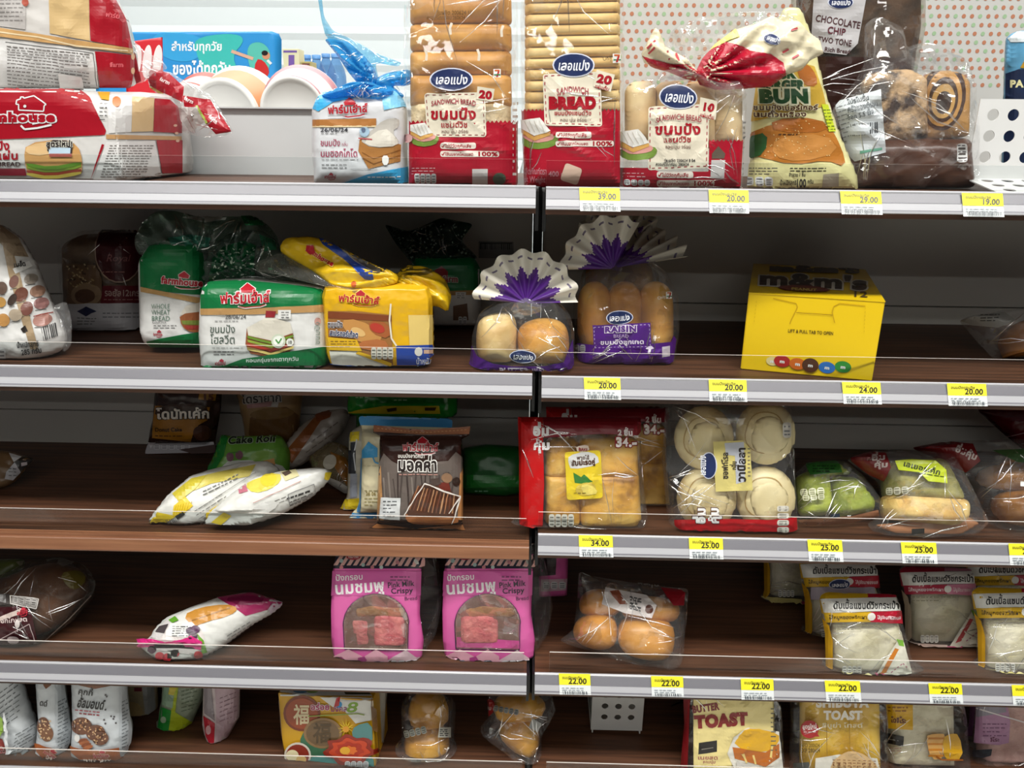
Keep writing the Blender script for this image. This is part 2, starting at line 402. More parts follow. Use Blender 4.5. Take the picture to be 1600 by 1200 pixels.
    def ell(s, u, v, a, b, c, rot=0, n=22, a0=0, a1=360):
        t = np.radians(np.linspace(a0, a1, n, endpoint=a1-a0 < 360)); r = math.radians(rot); x, y = a*np.cos(t), b*np.sin(t)
        s.poly(np.stack([u+x*math.cos(r)-y*math.sin(r), v+x*math.sin(r)+y*math.cos(r)], 1), c)
    def line(s, pts, w, c, closed=False, dash=0):
        pts = np.asarray(pts, float); m = ink(c) if isinstance(c, str) else c
        if closed: pts = np.concatenate([pts, pts[:1]])
        V, F = [], []
        for a, b in zip(pts[:-1], pts[1:]):
            L = np.hypot(*(b-a)); 
            if L < 1e-6: continue
            t = (b-a)/L; nn = np.array([-t[1], t[0]])*w/2
            if dash: segs = [(k*2*dash, min(L, k*2*dash+dash)) for k in range(int(L/(2*dash))+1) if k*2*dash < L]
            else:
                k = max(1, int(L//7)); segs = [(L*i/k, L*(i+1)/k) for i in range(k)]
            for q0, q1 in segs:
                n = len(V); V += [a+t*q0-nn, a+t*q1-nn, a+t*q1+nn, a+t*q0+nn]; F.append((n, n+1, n+2, n+3))
        s.emitp(np.array(V), F, m); s.layer += 1
    def bars(s, u0, v0, u1, v1, c='#303030', dv=0, seed=1, skew=0, vert=True):
        r = random.Random(seed); V, F = [], []; x = 0.0; W = u1-u0 if vert else v1-v0
        while x < W:
            w = r.choice((.5, .8, 1.2))*1.4; k = x/W; n = len(V)
            if vert: V += [(u0+x, v0+dv*k), (u0+min(x+w, W), v0+dv*k), (u0+min(x+w, W)+skew, v1+dv*k), (u0+x+skew, v1+dv*k)]
            else: V += [(u0, v0+x), (u1, v0+x), (u1, v0+x+w), (u0, v0+x+w)]
            F.append((n, n+1, n+2, n+3)); x += w+r.choice((.8, 1.2, 1.8))*1.2
        s.emitp(np.array(V), F, ink(c)); s.layer += 1
    def lines(s, u0, v0, u1, n, dv, c, w=1.2, seed=3, slope=0, drop=0):
        """rows of tiny unreadable print"""
        r = random.Random(seed)
        for i in range(n):
            u = u0; v = v0+i*dv; L = u1-(r.random()*.3*(u1-u0) if i % 3 == 2 else 0)
            V, F = [], []
            while u < L-2:
                wd = r.uniform(3, 9); e = min(u+wd, L); k = len(V); y = v+slope*(u-u0); y2 = v+slope*(e-u0)
                V += [(u+drop*i, y), (e+drop*i, y2), (e+drop*i, y2+w), (u+drop*i, y+w)]; F.append((k, k+1, k+2, k+3)); u = e+r.uniform(1.2, 2.6)
            if V: s.emitp(np.array(V), F, ink(c))
        s.layer += 1
    def text(s, t, u, v, h, c, bold=.0, w=None, rot=0, arc=0, shear=0, spacing=0, halo=None, halo_w=.07, anchor='l', keep=False):
        halo_w = min(halo_w, .06) if any('\u0e00' < q < '\u0e7f' for q in t) else halo_w
        """baseline-left at pixel (u,v); h = capital height; w = total width in pixels (else natural)"""
        V, F, adv = layout(t, bold, spacing); k = h/.72; sx = (w/adv) if w else k
        if anchor == 'c': u0 = -adv*sx/2
        elif anchor == 'r': u0 = -adv*sx
        else: u0 = 0
        def place(V):
            x = V[:, 0]*sx+u0; y = -V[:, 1]*k; x = x-shear*y
            if arc:   # bend upwards (arc>0): rise in pixels at the middle
                q = (x-u0)/(adv*sx); y = y-arc*(1-(2*q-1)**2)
            r = math.radians(rot); return np.stack([u+x*math.cos(r)-y*math.sin(r), v+x*math.sin(r)+y*math.cos(r)], 1)
        if halo:
            HV, HF = [], []; n = 0; xx = 0
            H, HFs, _ = layout_halo(t, bold, spacing, halo_w); H2 = place(H); H2, HFs = cut(H2, HFs, 6) if h > 8 else (H2, HFs); s.emitp(H2, HFs, ink(halo)); s.layer += 2
        W = place(V)
        if h > 8 and len(W): W, F = cut(W, F, 6)
        s.emitp(W, F, ink(c)); s.layer += 1
    def flush(s, part='printed_label', parent=None, label=None):
        """print on card or opaque wrapping joins that body's mesh; print on clear film is a piece of the film"""
        if s.P is None: return
        V, F, M, mi, _ = s.P; s.P = None; V = np.concatenate(V); b = s.body
        if b is None or b.data.materials[0].name.startswith('clear_film'):
            return put(part, V, F, M, mi, b or s.root, False, s.base)
        me = b.data; n = len(me.vertices); k = len(me.materials); nv = np.empty(n*3); me.vertices.foreach_get('co', nv)
        F0 = [tuple(p.vertices) for p in me.polygons]; m0 = [p.material_index for p in me.polygons]; s0 = [p.use_smooth for p in me.polygons]
        new = bpy.data.meshes.new(me.name); new.from_pydata([tuple(q) for q in np.concatenate([nv.reshape(-1, 3), V-s.base])], [], F0+[tuple(i+n for i in f) for f in F])
        for q in list(me.materials)+M: new.materials.append(q)
        new.polygons.foreach_set('material_index', np.array(m0+[i+k for i in mi], dtype=np.int32)); new.polygons.foreach_set('use_smooth', np.array(s0+[False]*len(F), bool)); new.update(); b.data = new; return b
def layout_halo(t, bold, spacing, hw):
    """same pen positions as the text, fatter outlines"""
    x = 0; VV, FF = [], []; n = 0; prev = ''; base = ''
    for c in t:
        V, F, _ = glyph(c, bold+hw); a = glyph(c, bold)[2]
        if c in MARKS:
            dx = -.13 if base and base in 'ปฝฟฬ' else 0; dy = .19 if c in '่้๊๋์' and prev in MARKS and prev not in 'ุู' else 0
            V = V+np.array([x+dx-spacing, dy])
        else:
            V = V+np.array([x, 0]); x += a+spacing+bold*.8; base = c
        VV.append(V); FF += [tuple(i+n for i in f) for f in F]; n += len(V); prev = c
    return np.concatenate(VV), FF, x

def sandwiched(P, Q): return np.concatenate([P, Q])
def tail(pk, part, pts, mat, pleats=7, depth=.35, seg=42, aim=False, twist=0, parent=None, squash=.5):
    """gathered film: path of (u, v, Y, radius) rings with pleated cross-section"""
    C = np.array([atY(u, v, Y) for u, v, Y, r in pts]); R = [r for *_, r in pts]; V, F = [], []
    for i, c in enumerate(C):
        t = C[min(i+1, len(C)-1)]-C[max(i-1, 0)]; t = Vector(t).normalized(); a = t.cross(Vector((0, 1, 0)))
        a = a.normalized() if a.length > 1e-3 else Vector((1, 0, 0)); b = t.cross(a).normalized()
        for j in range(seg):
            th = 2*math.pi*j/seg; r = R[i]*(1+depth*math.sin(pleats*th+twist*i+.8*math.sin(3*th)))
            V.append(Vector(c)+a*math.cos(th)*r+b*math.sin(th)*r*squash)
    for i in range(len(C)-1):
        for j in range(seg): F.append((i*seg+j, i*seg+(j+1) % seg, (i+1)*seg+(j+1) % seg, (i+1)*seg+j))
    return pk.add(part, np.array([v[:] for v in V]), F, mat, aim=aim, parent=parent)
# ------------------------------------------------------------------ the place
WALNUT = mottled('walnut_laminate', '#3b2417', '#633f2a', 6, .5, .05, 6, (.3, .7), (1.2, 26, 26))
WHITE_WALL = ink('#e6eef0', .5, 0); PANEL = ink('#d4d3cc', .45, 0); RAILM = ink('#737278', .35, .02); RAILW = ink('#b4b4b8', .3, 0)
BLACKM = ink('#0c0c0d', .5, 0); WHITEM = ink('#e4e3df', .4, 0)
def struct(name, V, F, m, smooth=False):
    o = put(name, V, F, m, None, None, smooth); props(o, kind='structure'); return o
struct('floor', *box_vf(-4, 4, -7, 5, -1.56, -1.5), ink('#cfcdc6', .3, 0))
struct('ceiling', *box_vf(-4, 4, -7, 5, CEIL, CEIL+.05), ink('#e8e8e6', .6, 0))
prof = [(3.2, -1.5), (3.1, -1.5)]; z = -1.5
while z < CEIL-.03:
    prof += [(3.1, z+.06), (3.094, z+.09), (3.1, z+.12)]; z += .14
prof += [(3.1, CEIL-.001), (3.2, CEIL-.001)]
struct('wall_back', *extrude_x(prof, -4, 4), WHITE_WALL)
XL0, XL1, XR0, XR1 = -1.25, .0055, .0170, 1.15
BACK = .31
ZS = {'L': [-.0638, -.2851, -.5186, -.7249, -.9150], 'R': [-.0648, -.2876, -.5038, -.7229, -.9140]}
FLO = {k: [z-.0035 for z in v] for k, v in ZS.items()}
acryl = film('#f6f8f8', .004, .03, .05, .0, 5)
ACE = ink('#d8d2ca', .3, 0)  # glow of the acrylic edges, put into a pale opaque colour
nth = ('top', 'second', 'third', 'fourth', 'bottom')
def rail_prof(z): return [(y, z+h) for y, h in ((.002, 0), (-.0005, .0008), (-.0022, -.0006), (-.0018, -.0026), (-.0078, -.0118), (-.0092, -.0121), (-.0092, -.0128), (-.0126, -.0195), (-.0148, -.0203), (-.0152, -.0226), (-.0125, -.0236), (.002, -.0236))]
for side, xa, xb, word in (('L', XL0, XL1, 'left'), ('R', XR0, XR1, 'right')):
    for i, z in enumerate(ZS[side]):
        r = bpy.data.objects.new('shelf', None); r.location = ((xa+xb)/2, 0, z-.03); ALL.append(r)
        props(r, f'{nth[i]} shelf of the {word} bay, walnut board with ' + ('bare wooden front edge and clear guard' if (side, i) == ('L', 2) else 'grey price rail and clear guard'), 'shelf', 'shelves of the bread display')
        o = np.array(r.location)
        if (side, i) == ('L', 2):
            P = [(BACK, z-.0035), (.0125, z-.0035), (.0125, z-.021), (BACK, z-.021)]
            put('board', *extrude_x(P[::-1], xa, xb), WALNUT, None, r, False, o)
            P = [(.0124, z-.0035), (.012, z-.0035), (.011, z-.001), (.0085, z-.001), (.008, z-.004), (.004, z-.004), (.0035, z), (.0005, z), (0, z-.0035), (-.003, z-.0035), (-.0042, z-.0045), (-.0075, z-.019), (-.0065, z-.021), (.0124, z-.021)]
            put('edge_trim', *extrude_x(P[::-1], xa, xb), mottled('walnut_laminate_lit', '#774d36', '#936649', 6, .4, .05, 6, (.3, .7), (1.2, 26, 26)), None, r, False, o)  # paler copy of the board laminate, light on the front lip painted in
        else:
            P = [(BACK, z-.0035), (.002, z-.0035), (.002, z-.0237), (-.0108, z-.0237), (-.0108, z-.0292), (BACK, z-.0292)]
            put('board', *extrude_x(P[::-1], xa, xb), WALNUT, None, r, False, o)
            V, F = extrude_x(rail_prof(z), xa, xb); n = len(rail_prof(z))
            mi = [1 if k % n in (0, 1, 2, 5, 6, 8, 9) else 0 for k in range(n)]+[1, 1]  # lips and rib in the paler colour: edge highlights painted on
            # bright end cap where the rail meets the upright
            e = box_vf(xb-.0022, xb, -.0156, .002, z-.0236, z+.001) if side == 'L' else box_vf(xa, xa+.0022, -.0156, .002, z-.0236, z+.001)
            put('price_rail', V, F, [RAILM, RAILW], mi, r, False, o)
        ga, gb = (xa, xb-.004) if side == 'L' else (xa+(.020 if i >= 3 else .0), xb)
        gh = .0285 if i != 3 else .0305; gy = .0055 if (side, i) != ('L', 2) else .014
        if i == 0: gh = .0285
        V, F = box_vf(ga, gb, gy, gy+.0018, z-.0034, z+gh); zz = V[:, 2].mean()
        mi = [1 if (np.ptp(V[list(f)][:, 2]) < 1e-6 and V[f[0]][2] > zz) or np.ptp(V[list(f)][:, 0]) < 1e-6 else 0 for f in F]
        put('clear_guard', V, F, [acryl, ACE], mi, r, False, o)
        V, F = box_vf(xb-.0005, xb+.0035, .004, BACK, z-.05, z-.006) if side == 'L' else box_vf(xa-.0035, xa+.0005, .004, BACK, z-.05, z-.006)
        put('bracket', V, F, BLACKM, None, r, False, o)
# back panels with open joints
for side, xa, xb, word in (('L', XL0, .0035, 'left'), ('R', .0195, XR1, 'right')):
    cuts = [-1.3, -.86, -.663, -.463, -.263, -.0705]
    vf = [box_vf(xa, xb, BACK+.001, BACK+.016, a+.0012, b-.0012) for a, b in zip(cuts[:-1], cuts[1:])]+[box_vf(xa, xb, BACK+.012, BACK+.018, -1.3, -.0705)]
    o = put('back_panel', *join(*vf), PANEL, None, None, False, (0, BACK, -1.3)); props(o, f'grey metal back panel with thin joints behind the {word} bay', 'back panel')
o = put('shelf_upright', *box_vf(.0045, .0185, BACK-.012, BACK+.03, -1.49, -.068), BLACKM, None, None, False, (.0115, BACK, -1.49)); props(o, 'black slotted upright post between the two shelf bays', 'upright')
# low grey divider at the back of the top left shelf, dotted panel at the back of the top right shelf
o = put('shelf_divider', *join(box_vf(XL0, -.15, .196, .200, FLO['L'][0]+.0002, .0187), box_vf(XL0, -.15, .190, .202, .0187, .0205)), ink('#c4c6c6', .4, 0), None, None, False, (-.6, .2, FLO['L'][0])); props(o, 'low plain grey divider panel standing on the top left shelf', 'divider')
V, F = box_vf(.021, XR1, BACK+.0002, BACK+.0042, FLO['R'][0]-.002, .42); vs, fs, mi = [V], list(F), [0]*len(F); n = len(V); rr = random.Random(5)
pit = .0113
for j in range(17):
    for i in range(95):
        x = .035+pit*i+(pit/2 if j % 2 else 0)+(.0016*j); zc = .062+j*.0112
        a = np.linspace(0, 2*math.pi, 10, endpoint=False)
        vs.append(np.stack([x+.0029*np.cos(a), np.full(10, BACK-.0001), zc+.0029*np.sin(a)], 1)); fs.append(tuple(range(n, n+10))); n += 10; mi.append(1+((i+2*j) % 3 == 1))
o = put('dotted_panel', np.concatenate(vs), fs, [ink('#c6c5c0', .5, 0), ink('#b97a5c', .5, 0), ink('#9dbb93', .5, 0)], mi, None, False, (.5, BACK, FLO['R'][0])); props(o, 'white panel with orange and green dots behind the top right shelf', 'panel')
# ------------------------------------------------------------------ price tags on the rails
TY, TW_ = ink('#e4dc20', .5, 0), ink('#d8dcdc', .5, 0)
RT = math.degrees(math.atan2(.0135, .0225))
def tag(side, i, u0, u1, v0, v1, price, label, dv=1, thai='ขนมปังแซนวิช'):
    z = ZS[side][i]; c = atY((u0+u1)/2, v1, -.014)
    f = Frame(np.array([c[0], -.0135, z-.0225])+Frame((0, 0, 0), RT).n*.0016, RT)
    pk = Pack.__new__(Pack); pk.f = f; pk.base = f.o; pk.P = None; pk.tree = None; pk.layer = 0; pk.seed = 1; pk.root = None; pk.lv = []
    lean = 2 if u0 > 1200 else (1 if u0 > 850 else 0)
    lean = {0: 0, 1: 1.5, 2: 3}[lean]; k = .56; lm = lean*k
    L = lambda u, v: (u+lean*(v-v0)/(v1-v0), v+dv*(u-u0)/(u1-u0))
    Q = lambda a, b, c_, d: [L(a, b), L(c_, b), L(c_, d), L(a, d)]
    vm = v0+(v1-v0)*.54
    pk.poly(Q(u0, v0, u1, v1), TW_, step=60); pk.poly(Q(u0, v0, u1, vm), TY, step=60)
    u, v = L(u1-6, vm-2.2); pk.text(price, u, v, 8.8, '#2a260e', .03, rot=.9, anchor='r')
    u, v = L(u0+5, v0+8.5); pk.text(thai, u, v, 4.4, '#5a5418', .01, w=(u1-u0)*.62, rot=.9)
    u, v = L(u0+4, vm+4); pk.lines(u, v, u1-9, 2, 3.2, '#9aa2a8', 1.2, seed=int(u0), slope=.015, drop=.3)
    u, v = L(u0+5, vm+9.5); pk.bars(u, v, u1-3, v1-1, '#3c444c', dv=.8, seed=int(u0), skew=.7)
    V, F, M, mi, _ = pk.P
    o = put('price_tag', np.concatenate(V), F, M, mi, None, False, f.o); props(o, label, 'price tag', 'yellow price tags on the right bay rails')
for a in [('R', 0, 905, 968, 293.5, 330, '39.00', 'yellow price tag reading 39.00 on the top right shelf rail'),
          ('R', 0, 1107, 1169, 297, 333, '20.00', 'yellow price tag reading 20.00 on the top right shelf rail'),
          ('R', 0, 1312, 1376, 299, 335, '29.00', 'yellow price tag reading 29.00 on the top right shelf rail'),
          ('R', 0, 1502, 1566, 302, 338.5, '19.00', 'yellow price tag reading 19.00 on the top right shelf rail'),
          ('R', 1, 912, 969, 590, 624, '20.00', 'yellow price tag reading 20.00 below the raisin buns'),
          ('R', 1, 1107, 1166, 593, 627, '20.00', 'yellow price tag reading 20.00 just left below the yellow candy box'),
          ('R', 1, 1315, 1375, 597, 631, '24.00', 'yellow price tag reading 24.00 below the yellow candy box'),
          ('R', 1, 1479, 1540, 599, 634, '20.00', 'yellow price tag reading 20.00 below the croissant bag on the second shelf'),
          ('R', 2, 904, 957, 836, 870, '34.00', 'yellow price tag reading 34.00 below the pineapple pie pack'),
          ('R', 2, 1076, 1129, 840, 873, '25.00', 'yellow price tag reading 25.00 below the vanilla pastry pack'),
          ('R', 2, 1261, 1315, 843, 877, '25.00', 'yellow price tag reading 25.00 below the green cake pack'),
          ('R', 2, 1407, 1462, 847, 880, '25.00', 'yellow price tag reading 25.00 below the layered butter cake'),
          ('R', 2, 1575, 1630, 849, 883, '25.00', 'yellow price tag cut by the photo edge on the third shelf rail'),
          ('R', 3, 873, 922, 1052, 1085, '22.00', 'yellow price tag reading 22.00 at the upright end of the fourth rail'),
          ('R', 3, 1017, 1067, 1056, 1088, '22.00', 'yellow price tag reading 22.00 second from the upright, under the roll bag'),
          ('R', 3, 1157, 1208, 1060, 1093, '22.00', 'yellow price tag reading 22.00 above the butter toast pack'),
          ('R', 3, 1288, 1343, 1063, 1096, '22.00', 'yellow price tag reading 22.00 under the front double sandwich'),
          ('R', 3, 1450, 1502, 1067, 1099, '22.00', 'yellow price tag reading 22.00 above the cream toast pack'),
          ('R', 3, 1580, 1634, 1070, 1102, '22.00', 'yellow price tag cut by the photo edge on the fourth shelf rail')]: tag(*a)
# ------------------------------------------------------------------ products: shared bits
RED, NAVY, CREAM, WHT = '#9c0e20', '#232f58', '#d8d0bc', '#d8d9d9'
def lim(f, side, row):
    z = ZS[side][row]; f.lim = (.0172 if (side, row) == ('L', 2) else .0092, z+.032, ZS[side][row-1]-.031 if row else 9.0); return f
def fr(u, Y, side, row, tilt=3, yaw=0, roll=0, up=0):
    z = FLO[side][row]+.0004+up; v = 600.0
    for _ in range(6):
        p = atY(u, v, Y); v += float(proj(p)[0][1]-proj((p[0], Y, z))[0][1])*-1
    return lim(Frame((atY(u, v, Y)[0], Y, z), tilt, yaw, roll), side, row)
FILM = film(); FILMS = film('#ffffff', .03, .4, .06, .45, 20); FILMC = film('#ffffff', .10, .7, .09, .9, 30); FILMD = film('#e8e6e0', .05, .5, .07, .6, 22)
CRUST = mottled('golden_crust', '#946020', '#d9a452', 22, .5, .2, 5, (.3, .7), c3='#c08838')
CRUMB = mottled('pale_bread_crumb', '#d3bb8c', '#ead9b2', 60, .75, .5)
TOASTY = mottled('toasted_bread', '#b8864a', '#dfc088', 14, .6, .3)
CHOC = mottled('chocolate_bread', '#3a2013', '#7d5233', 45, .6, .6)
SPONGE = mottled('yellow_sponge', '#c9a255', '#e6cf8e', 50, .7, .5)
CLOTHW = mottled('white_bread_slice', '#d8d3bd', '#ebe7d6', 70, .8, .5)
def lepan(pk, u, v, a, b, rot=0):
    pk.ell(u, v, a, b, '#cfd3e2', rot); pk.ell(u, v, a*.93, b*.9, NAVY, rot)
    w = a*1.5; r = math.radians(rot)
    pk.text('เลอแปง', u-w/2*math.cos(r)-b*.38*math.sin(-r)*1, v-w/2*math.sin(r)+b*.42*math.cos(r), b*.78, '#eef0f6', .02, w=w, rot=rot, shear=.15)
def farm(pk, u, v, w, h, rot=0, thai=True, c='#b5182a', halo='#efe6e2', shear=0):
    r = math.radians(rot); q = lambda x, y: (u+x*math.cos(r)-y*math.sin(r), v+x*math.sin(r)+y*math.cos(r))
    hs = h*.9; x0 = w*.42
    house = [q(x0, -h), q(x0, -h-.35*hs), q(x0-.15*hs, -h-.35*hs), q(x0+.75*hs, -h-1.05*hs), q(x0+1.7*hs, -h-.35*hs), q(x0+1.5*hs, -h-.35*hs), q(x0+1.5*hs, -h)]
    if halo: pk.line(house, max(1.2, h*.16), halo, closed=True)
    pk.poly(house, c)
    pk.text('ฟาร์มเฮ้าส์' if thai else 'farmhouse', u, v, h, c, .035, w=w, rot=rot, halo=halo, halo_w=.07, shear=shear)
    pk.line([q(w*.35, h*.32), q(w*.5, h*.55), q(w*.8, h*.45), q(w*.92, h*.25)], max(1, h*.16), halo or c); 
    if halo: pk.line([q(w*.37, h*.32), q(w*.5, h*.47), q(w*.8, h*.38), q(w*.9, h*.22)], max(.6, h*.08), c)
def nutri(pk, u, v, w, h, n=4, c='#d9dbdb', d='#6b6d70', rot=0):
    """the row of small nutrition boxes"""
    r = math.radians(rot)
    for i in range(n):
        x = (i+.5)*w/n; cu, cv = u+x*math.cos(r)-h/2*math.sin(r), v+x*math.sin(r)+h/2*math.cos(r)
        def q(a, b): return (cu+a*math.cos(r)-b*math.sin(r), cv+a*math.sin(r)+b*math.cos(r))
        pk.poly(rnd([q(-w/n*.45, -h/2), q(w/n*.45, -h/2), q(w/n*.45, h/2), q(-w/n*.45, h/2)], 5), c)
        for k in (-.25, .05, .28): pk.line([q(-w/n*.3, h*k), q(w/n*.28, h*k)], max(.7, h*.1), d)
def scallop(u0, u1, v, n, d):
    out = []
    for i in range(n):
        for t in (0, .5): out.append((u0+(u1-u0)*(i+t)/n, v+(d if t else 0)))
    return out+[(u1, v)]
def sandwich_pic(pk, u, v, s=1.0):
    """printed sandwich: pale slice, ham, lettuce"""
    q = lambda *p: [(u+a*s, v+b*s) for a, b in p]
    pk.poly(q((2, 42), (20, 50), (50, 46), (60, 34), (54, 26), (4, 28)), '#6f8a3c', 1)
    pk.poly(q((4, 30), (20, 40), (48, 36), (54, 28), (40, 22), (4, 22)), '#c98f86', 1)
    pk.poly(q((2, 14), (22, 30), (24, 24), (46, 22), (46, 27), (22, 36), (2, 24)), '#c89a55')
    pk.poly(q((2, 4), (30, 0), (46, 21), (22, 28), (2, 16)), '#d9d8d2')
    for k in range(4): pk.line(q((8+7*k, 5), (16+7*k, 22)), 1, '#b9b4a8')
def seven(pk, u, v, s):
    pk.poly([(u, v), (u+s, v), (u+s, v+s*1.2), (u, v+s*1.2)], '#e8e8e4')
    pk.poly([(u+s*.15, v+s*.1), (u+s*.85, v+s*.1), (u+s*.85, v+s*.3), (u+s*.15, v+s*.3)], '#c9622a')
    pk.poly([(u+s*.6, v+s*.3), (u+s*.85, v+s*.3), (u+s*.6, v+s*1.1), (u+s*.35, v+s*1.1)], '#b02a2a'); pk.line([(u+s*.05, v+s*.8), (u+s*.95, v+s*.8)], s*.15, '#2f7a4a')
def pills(pk, u, v, w1, w2, h, gap, hundred=True):
    for k, w in enumerate((w1, w2)):
        y = v+k*(h+gap); pk.poly(rnd([(u, y), (u+w, y), (u+w, y+h), (u, y+h)], 5), '#ddd3c8')
        pk.line([(u+2.5, y+h*.5), (u+4, y+h*.75), (u+7, y+h*.2)], 1.3, RED)
        pk.text(('ไม่มีวัตถุกันเสีย', 'ใช้นมจากโคนมสด')[k], u+8, y+h*.78, h*.5, RED, .02, w=w*(.8 if k == 0 or not hundred else .52)-4)
        if hundred and k: pk.text('100%', u+w*.62, y+h*.85, h*.75, RED, .03, w=w*.36)
# ---------------------------------------------------------------- top shelf, left bay
f = Frame((-.62, .013, FLO['L'][0]+.0004)); pk = Pack('bread_loaf_bag', 'red and white bagged sliced loaf lying lowest at the left end of the top shelf', 'bread', f)
zt = atY(100, 138, .014)[2]
V, F = box_vf(-.80, -.468, .0135, .190, FLO['L'][0]+.0004, zt, .016)
bm = bmesh.new(); vs = [bm.verts.new(v) for v in V]; [bm.faces.new([vs[i] for i in q]) for q in F]
bmesh.ops.subdivide_edges(bm, edges=bm.edges[:], cuts=11, use_grid_fill=True); bm.verts.index_update()
V = np.array([v.co[:] for v in bm.verts]); F = [tuple(v.index for v in q.verts) for q in bm.faces]; bm.free()
V = V+crumple(V[:, [0, 2]]+V[:, [1, 1]]*.7, .0022, 4, 45)[:, None]*np.array([.3, -.5, 0])
V[:, 0] += np.clip((V[:, 0]+.6)/.13, 0, 1)*(V[:, 1]-.0135)*.075; V[:, 2] = np.maximum(V[:, 2], f.o[2]); k = np.clip((V[:, 0]+.53)/.06, 0, 1)*np.clip((.1-V[:, 1])/.08, 0, 1); V[:, 2] -= k*np.clip((V[:, 2]+.03)/.06, 0, 1)*.018
pk.add('wrapper', V, F, ink('#cfcdca', .25, .3))
pk.poly([(-30, 134), (122, 138), (140, 152), (166, 204), (164, 211), (-30, 219)], RED, 0)
hs = [(30, 172), (30, 163), (26, 163), (27, 157), (33, 155), (33, 152), (38, 152), (38, 154), (54, 150), (73, 163), (70, 165), (69, 174)]
pk.line(hs, 2, WHT, closed=True); pk.text('farmhouse', -43, 190, 15, RED, .05, w=131, halo=WHT, halo_w=.09)
pk.line([(34, 196), (40, 202), (60, 200), (82, 195)], 3, WHT); pk.ell(40, 166, 2.4, 2.4, WHT)
pk.text('ขนมปัง', -38, 234, 13, RED, .03, w=54); pk.text('แซนวิชแผ่น', -66, 249, 12, RED, .03, w=96); pk.text('SLICED BREAD', -44, 260, 7, '#4a3030', .02, w=77)
pk.poly([(-30, 263), (40, 263), (42, 274), (-30, 274)], '#8d1e30')
pk.poly([(42, 224), (98, 217), (122, 226), (130, 250), (128, 276), (46, 278), (38, 248)], '#c9995f', 1); pk.poly([(44, 226), (96, 219), (120, 228), (70, 244), (40, 240)], '#dcb987', 1)
for i, (c, y) in enumerate((('#7d9a34', 262), ('#a8452e', 268), ('#d8c65a', 272), ('#5f8a2e', 258))): pk.poly([(42, y-4), (80, y+3), (128, y-6), (128, y), (80, y+8), (44, y+2)], c, 1)
pk.poly([(74, 218), (116, 220), (113, 246), (76, 242)], '#3b3230', 1); pk.poly([(78, 229), (112, 231), (111, 244), (78, 240)], '#b9cfe0'); pk.text('สูตรใหม่!', 74, 229, 8.5, '#2e2728', .04, w=42, halo='#e9e6d8'); pk.rect(79, 240, 114, 245, '#a4574f')
pk.poly([(168, 150), (176, 148), (206, 152), (205, 206), (170, 208)], '#d2d0ce'); pk.poly([(150, 140), (172, 143), (170, 158), (158, 156)], '#c99a2a'); pk.lines(156, 162, 168, 5, 6, '#444', 1.2)
pk.ell(182, 160, 7, 8, '#c9703a'); pk.poly([(206, 152), (240, 153), (238, 205), (204, 206)], '#c9ab7e'); pk.poly([(240, 154), (264, 156), (282, 172), (283, 208), (238, 206)], RED)
pk.poly([(166, 210), (283, 213), (283, 219), (166, 217)], '#b99062'); pk.poly([(166, 222), (241, 220), (252, 280), (146, 281)], '#d8d6d4')
pk.lines(172, 227, 240, 13, 4, '#77726f', 1.3, 8, 0, -1.2); pk.poly([(243, 219), (284, 219), (284, 279), (254, 280)], RED); pk.poly([(160, 225), (164, 226), (150, 262), (142, 281)], RED)
for i in range(3): pk.ell(272+2*i, 196+12*i, 3, 2, '#c9a08a')
pk.flush('printed_label')
T = [(231, 116), (240, 107), (268, 113), (290, 128), (330, 148), (346, 176), (364, 206), (345, 214), (312, 214), (284, 206), (270, 180), (250, 152), (236, 136)]
f2 = Frame(atY(300, 170, .15), 10, -25); pk.pouch('gathered_tail', T, .012, FILMC, .03, amp=.004, f0=120, frame=f2, zmin=None)
for p in ([(233, 114), (240, 108), (264, 115), (288, 136), (286, 160), (262, 148), (232, 134)], [(286, 150), (328, 156), (345, 180), (361, 205), (338, 209), (312, 182), (288, 166)]): pk.poly(p, RED)
pk.poly([(234, 133), (262, 149), (268, 156), (236, 138)], '#c2a050'); pk.poly([(280, 168), (308, 168), (322, 190), (300, 206), (284, 190)], '#a8a4a0'); pk.line([(308, 166), (324, 192)], 3, '#8fa04a')
pk.text('farm', 250, 126, 6, '#e8d8d6', .03, rot=25); pk.text('farm', 288, 156, 6, '#e8d8d6', .03, rot=25); pk.text('farm', 326, 184, 6, '#e8d8d6', .03, rot=40); pk.flush('printed_tail')

f = Frame((-.55, .105, zt+.001), 0, 14); pk = Pack('bread_loaf_bag', 'red ended bagged loaf stacked on top of the lower red loaf, ingredients panel outward', 'bread', f)
pk.pouch('wrapper', [(-120, -90), (150, -90), (178, -4), (196, 30), (207, 80), (209, 112), (205, 136), (-120, 140)], .026, ink('#cbc8c4', .25, .3), .03, Tb=.09, amp=.003, smooth=1, f0=60)
pk.poly([(-10, -30), (40, -30), (40, 46), (-10, 40)], '#b7b3b0'); pk.lines(0, -8, 38, 7, 6.5, '#8a8684', 1.6, 4); pk.ell(40, 4, 5, 6, '#b05a4a')
pk.poly([(76, -40), (138, -40), (141, 64), (78, 52)], '#c9ac7a'); pk.poly([(138, -40), (168, -40), (186, 6), (200, 40), (206, 76), (142, 64)], RED)
pk.poly([(-10, 42), (206, 76), (206, 84), (-10, 56)], '#bf9660'); pk.line([(-5, 50), (60, 58), (120, 72), (204, 80)], 2.4, '#d9c6a0')  # pale line paints the highlight along the tan crease
pk.poly([(-10, 62), (149, 81), (154, 136), (-10, 134)], '#cfcecc'); pk.line([(10, 66), (146, 83), (151, 132)], 1, '#555'); pk.lines(12, 72, 140, 14, 4.4, '#67625f', 1.4, 5, .1); pk.poly([(92, 112), (128, 116), (130, 134), (94, 132)], '#c9c7c4')
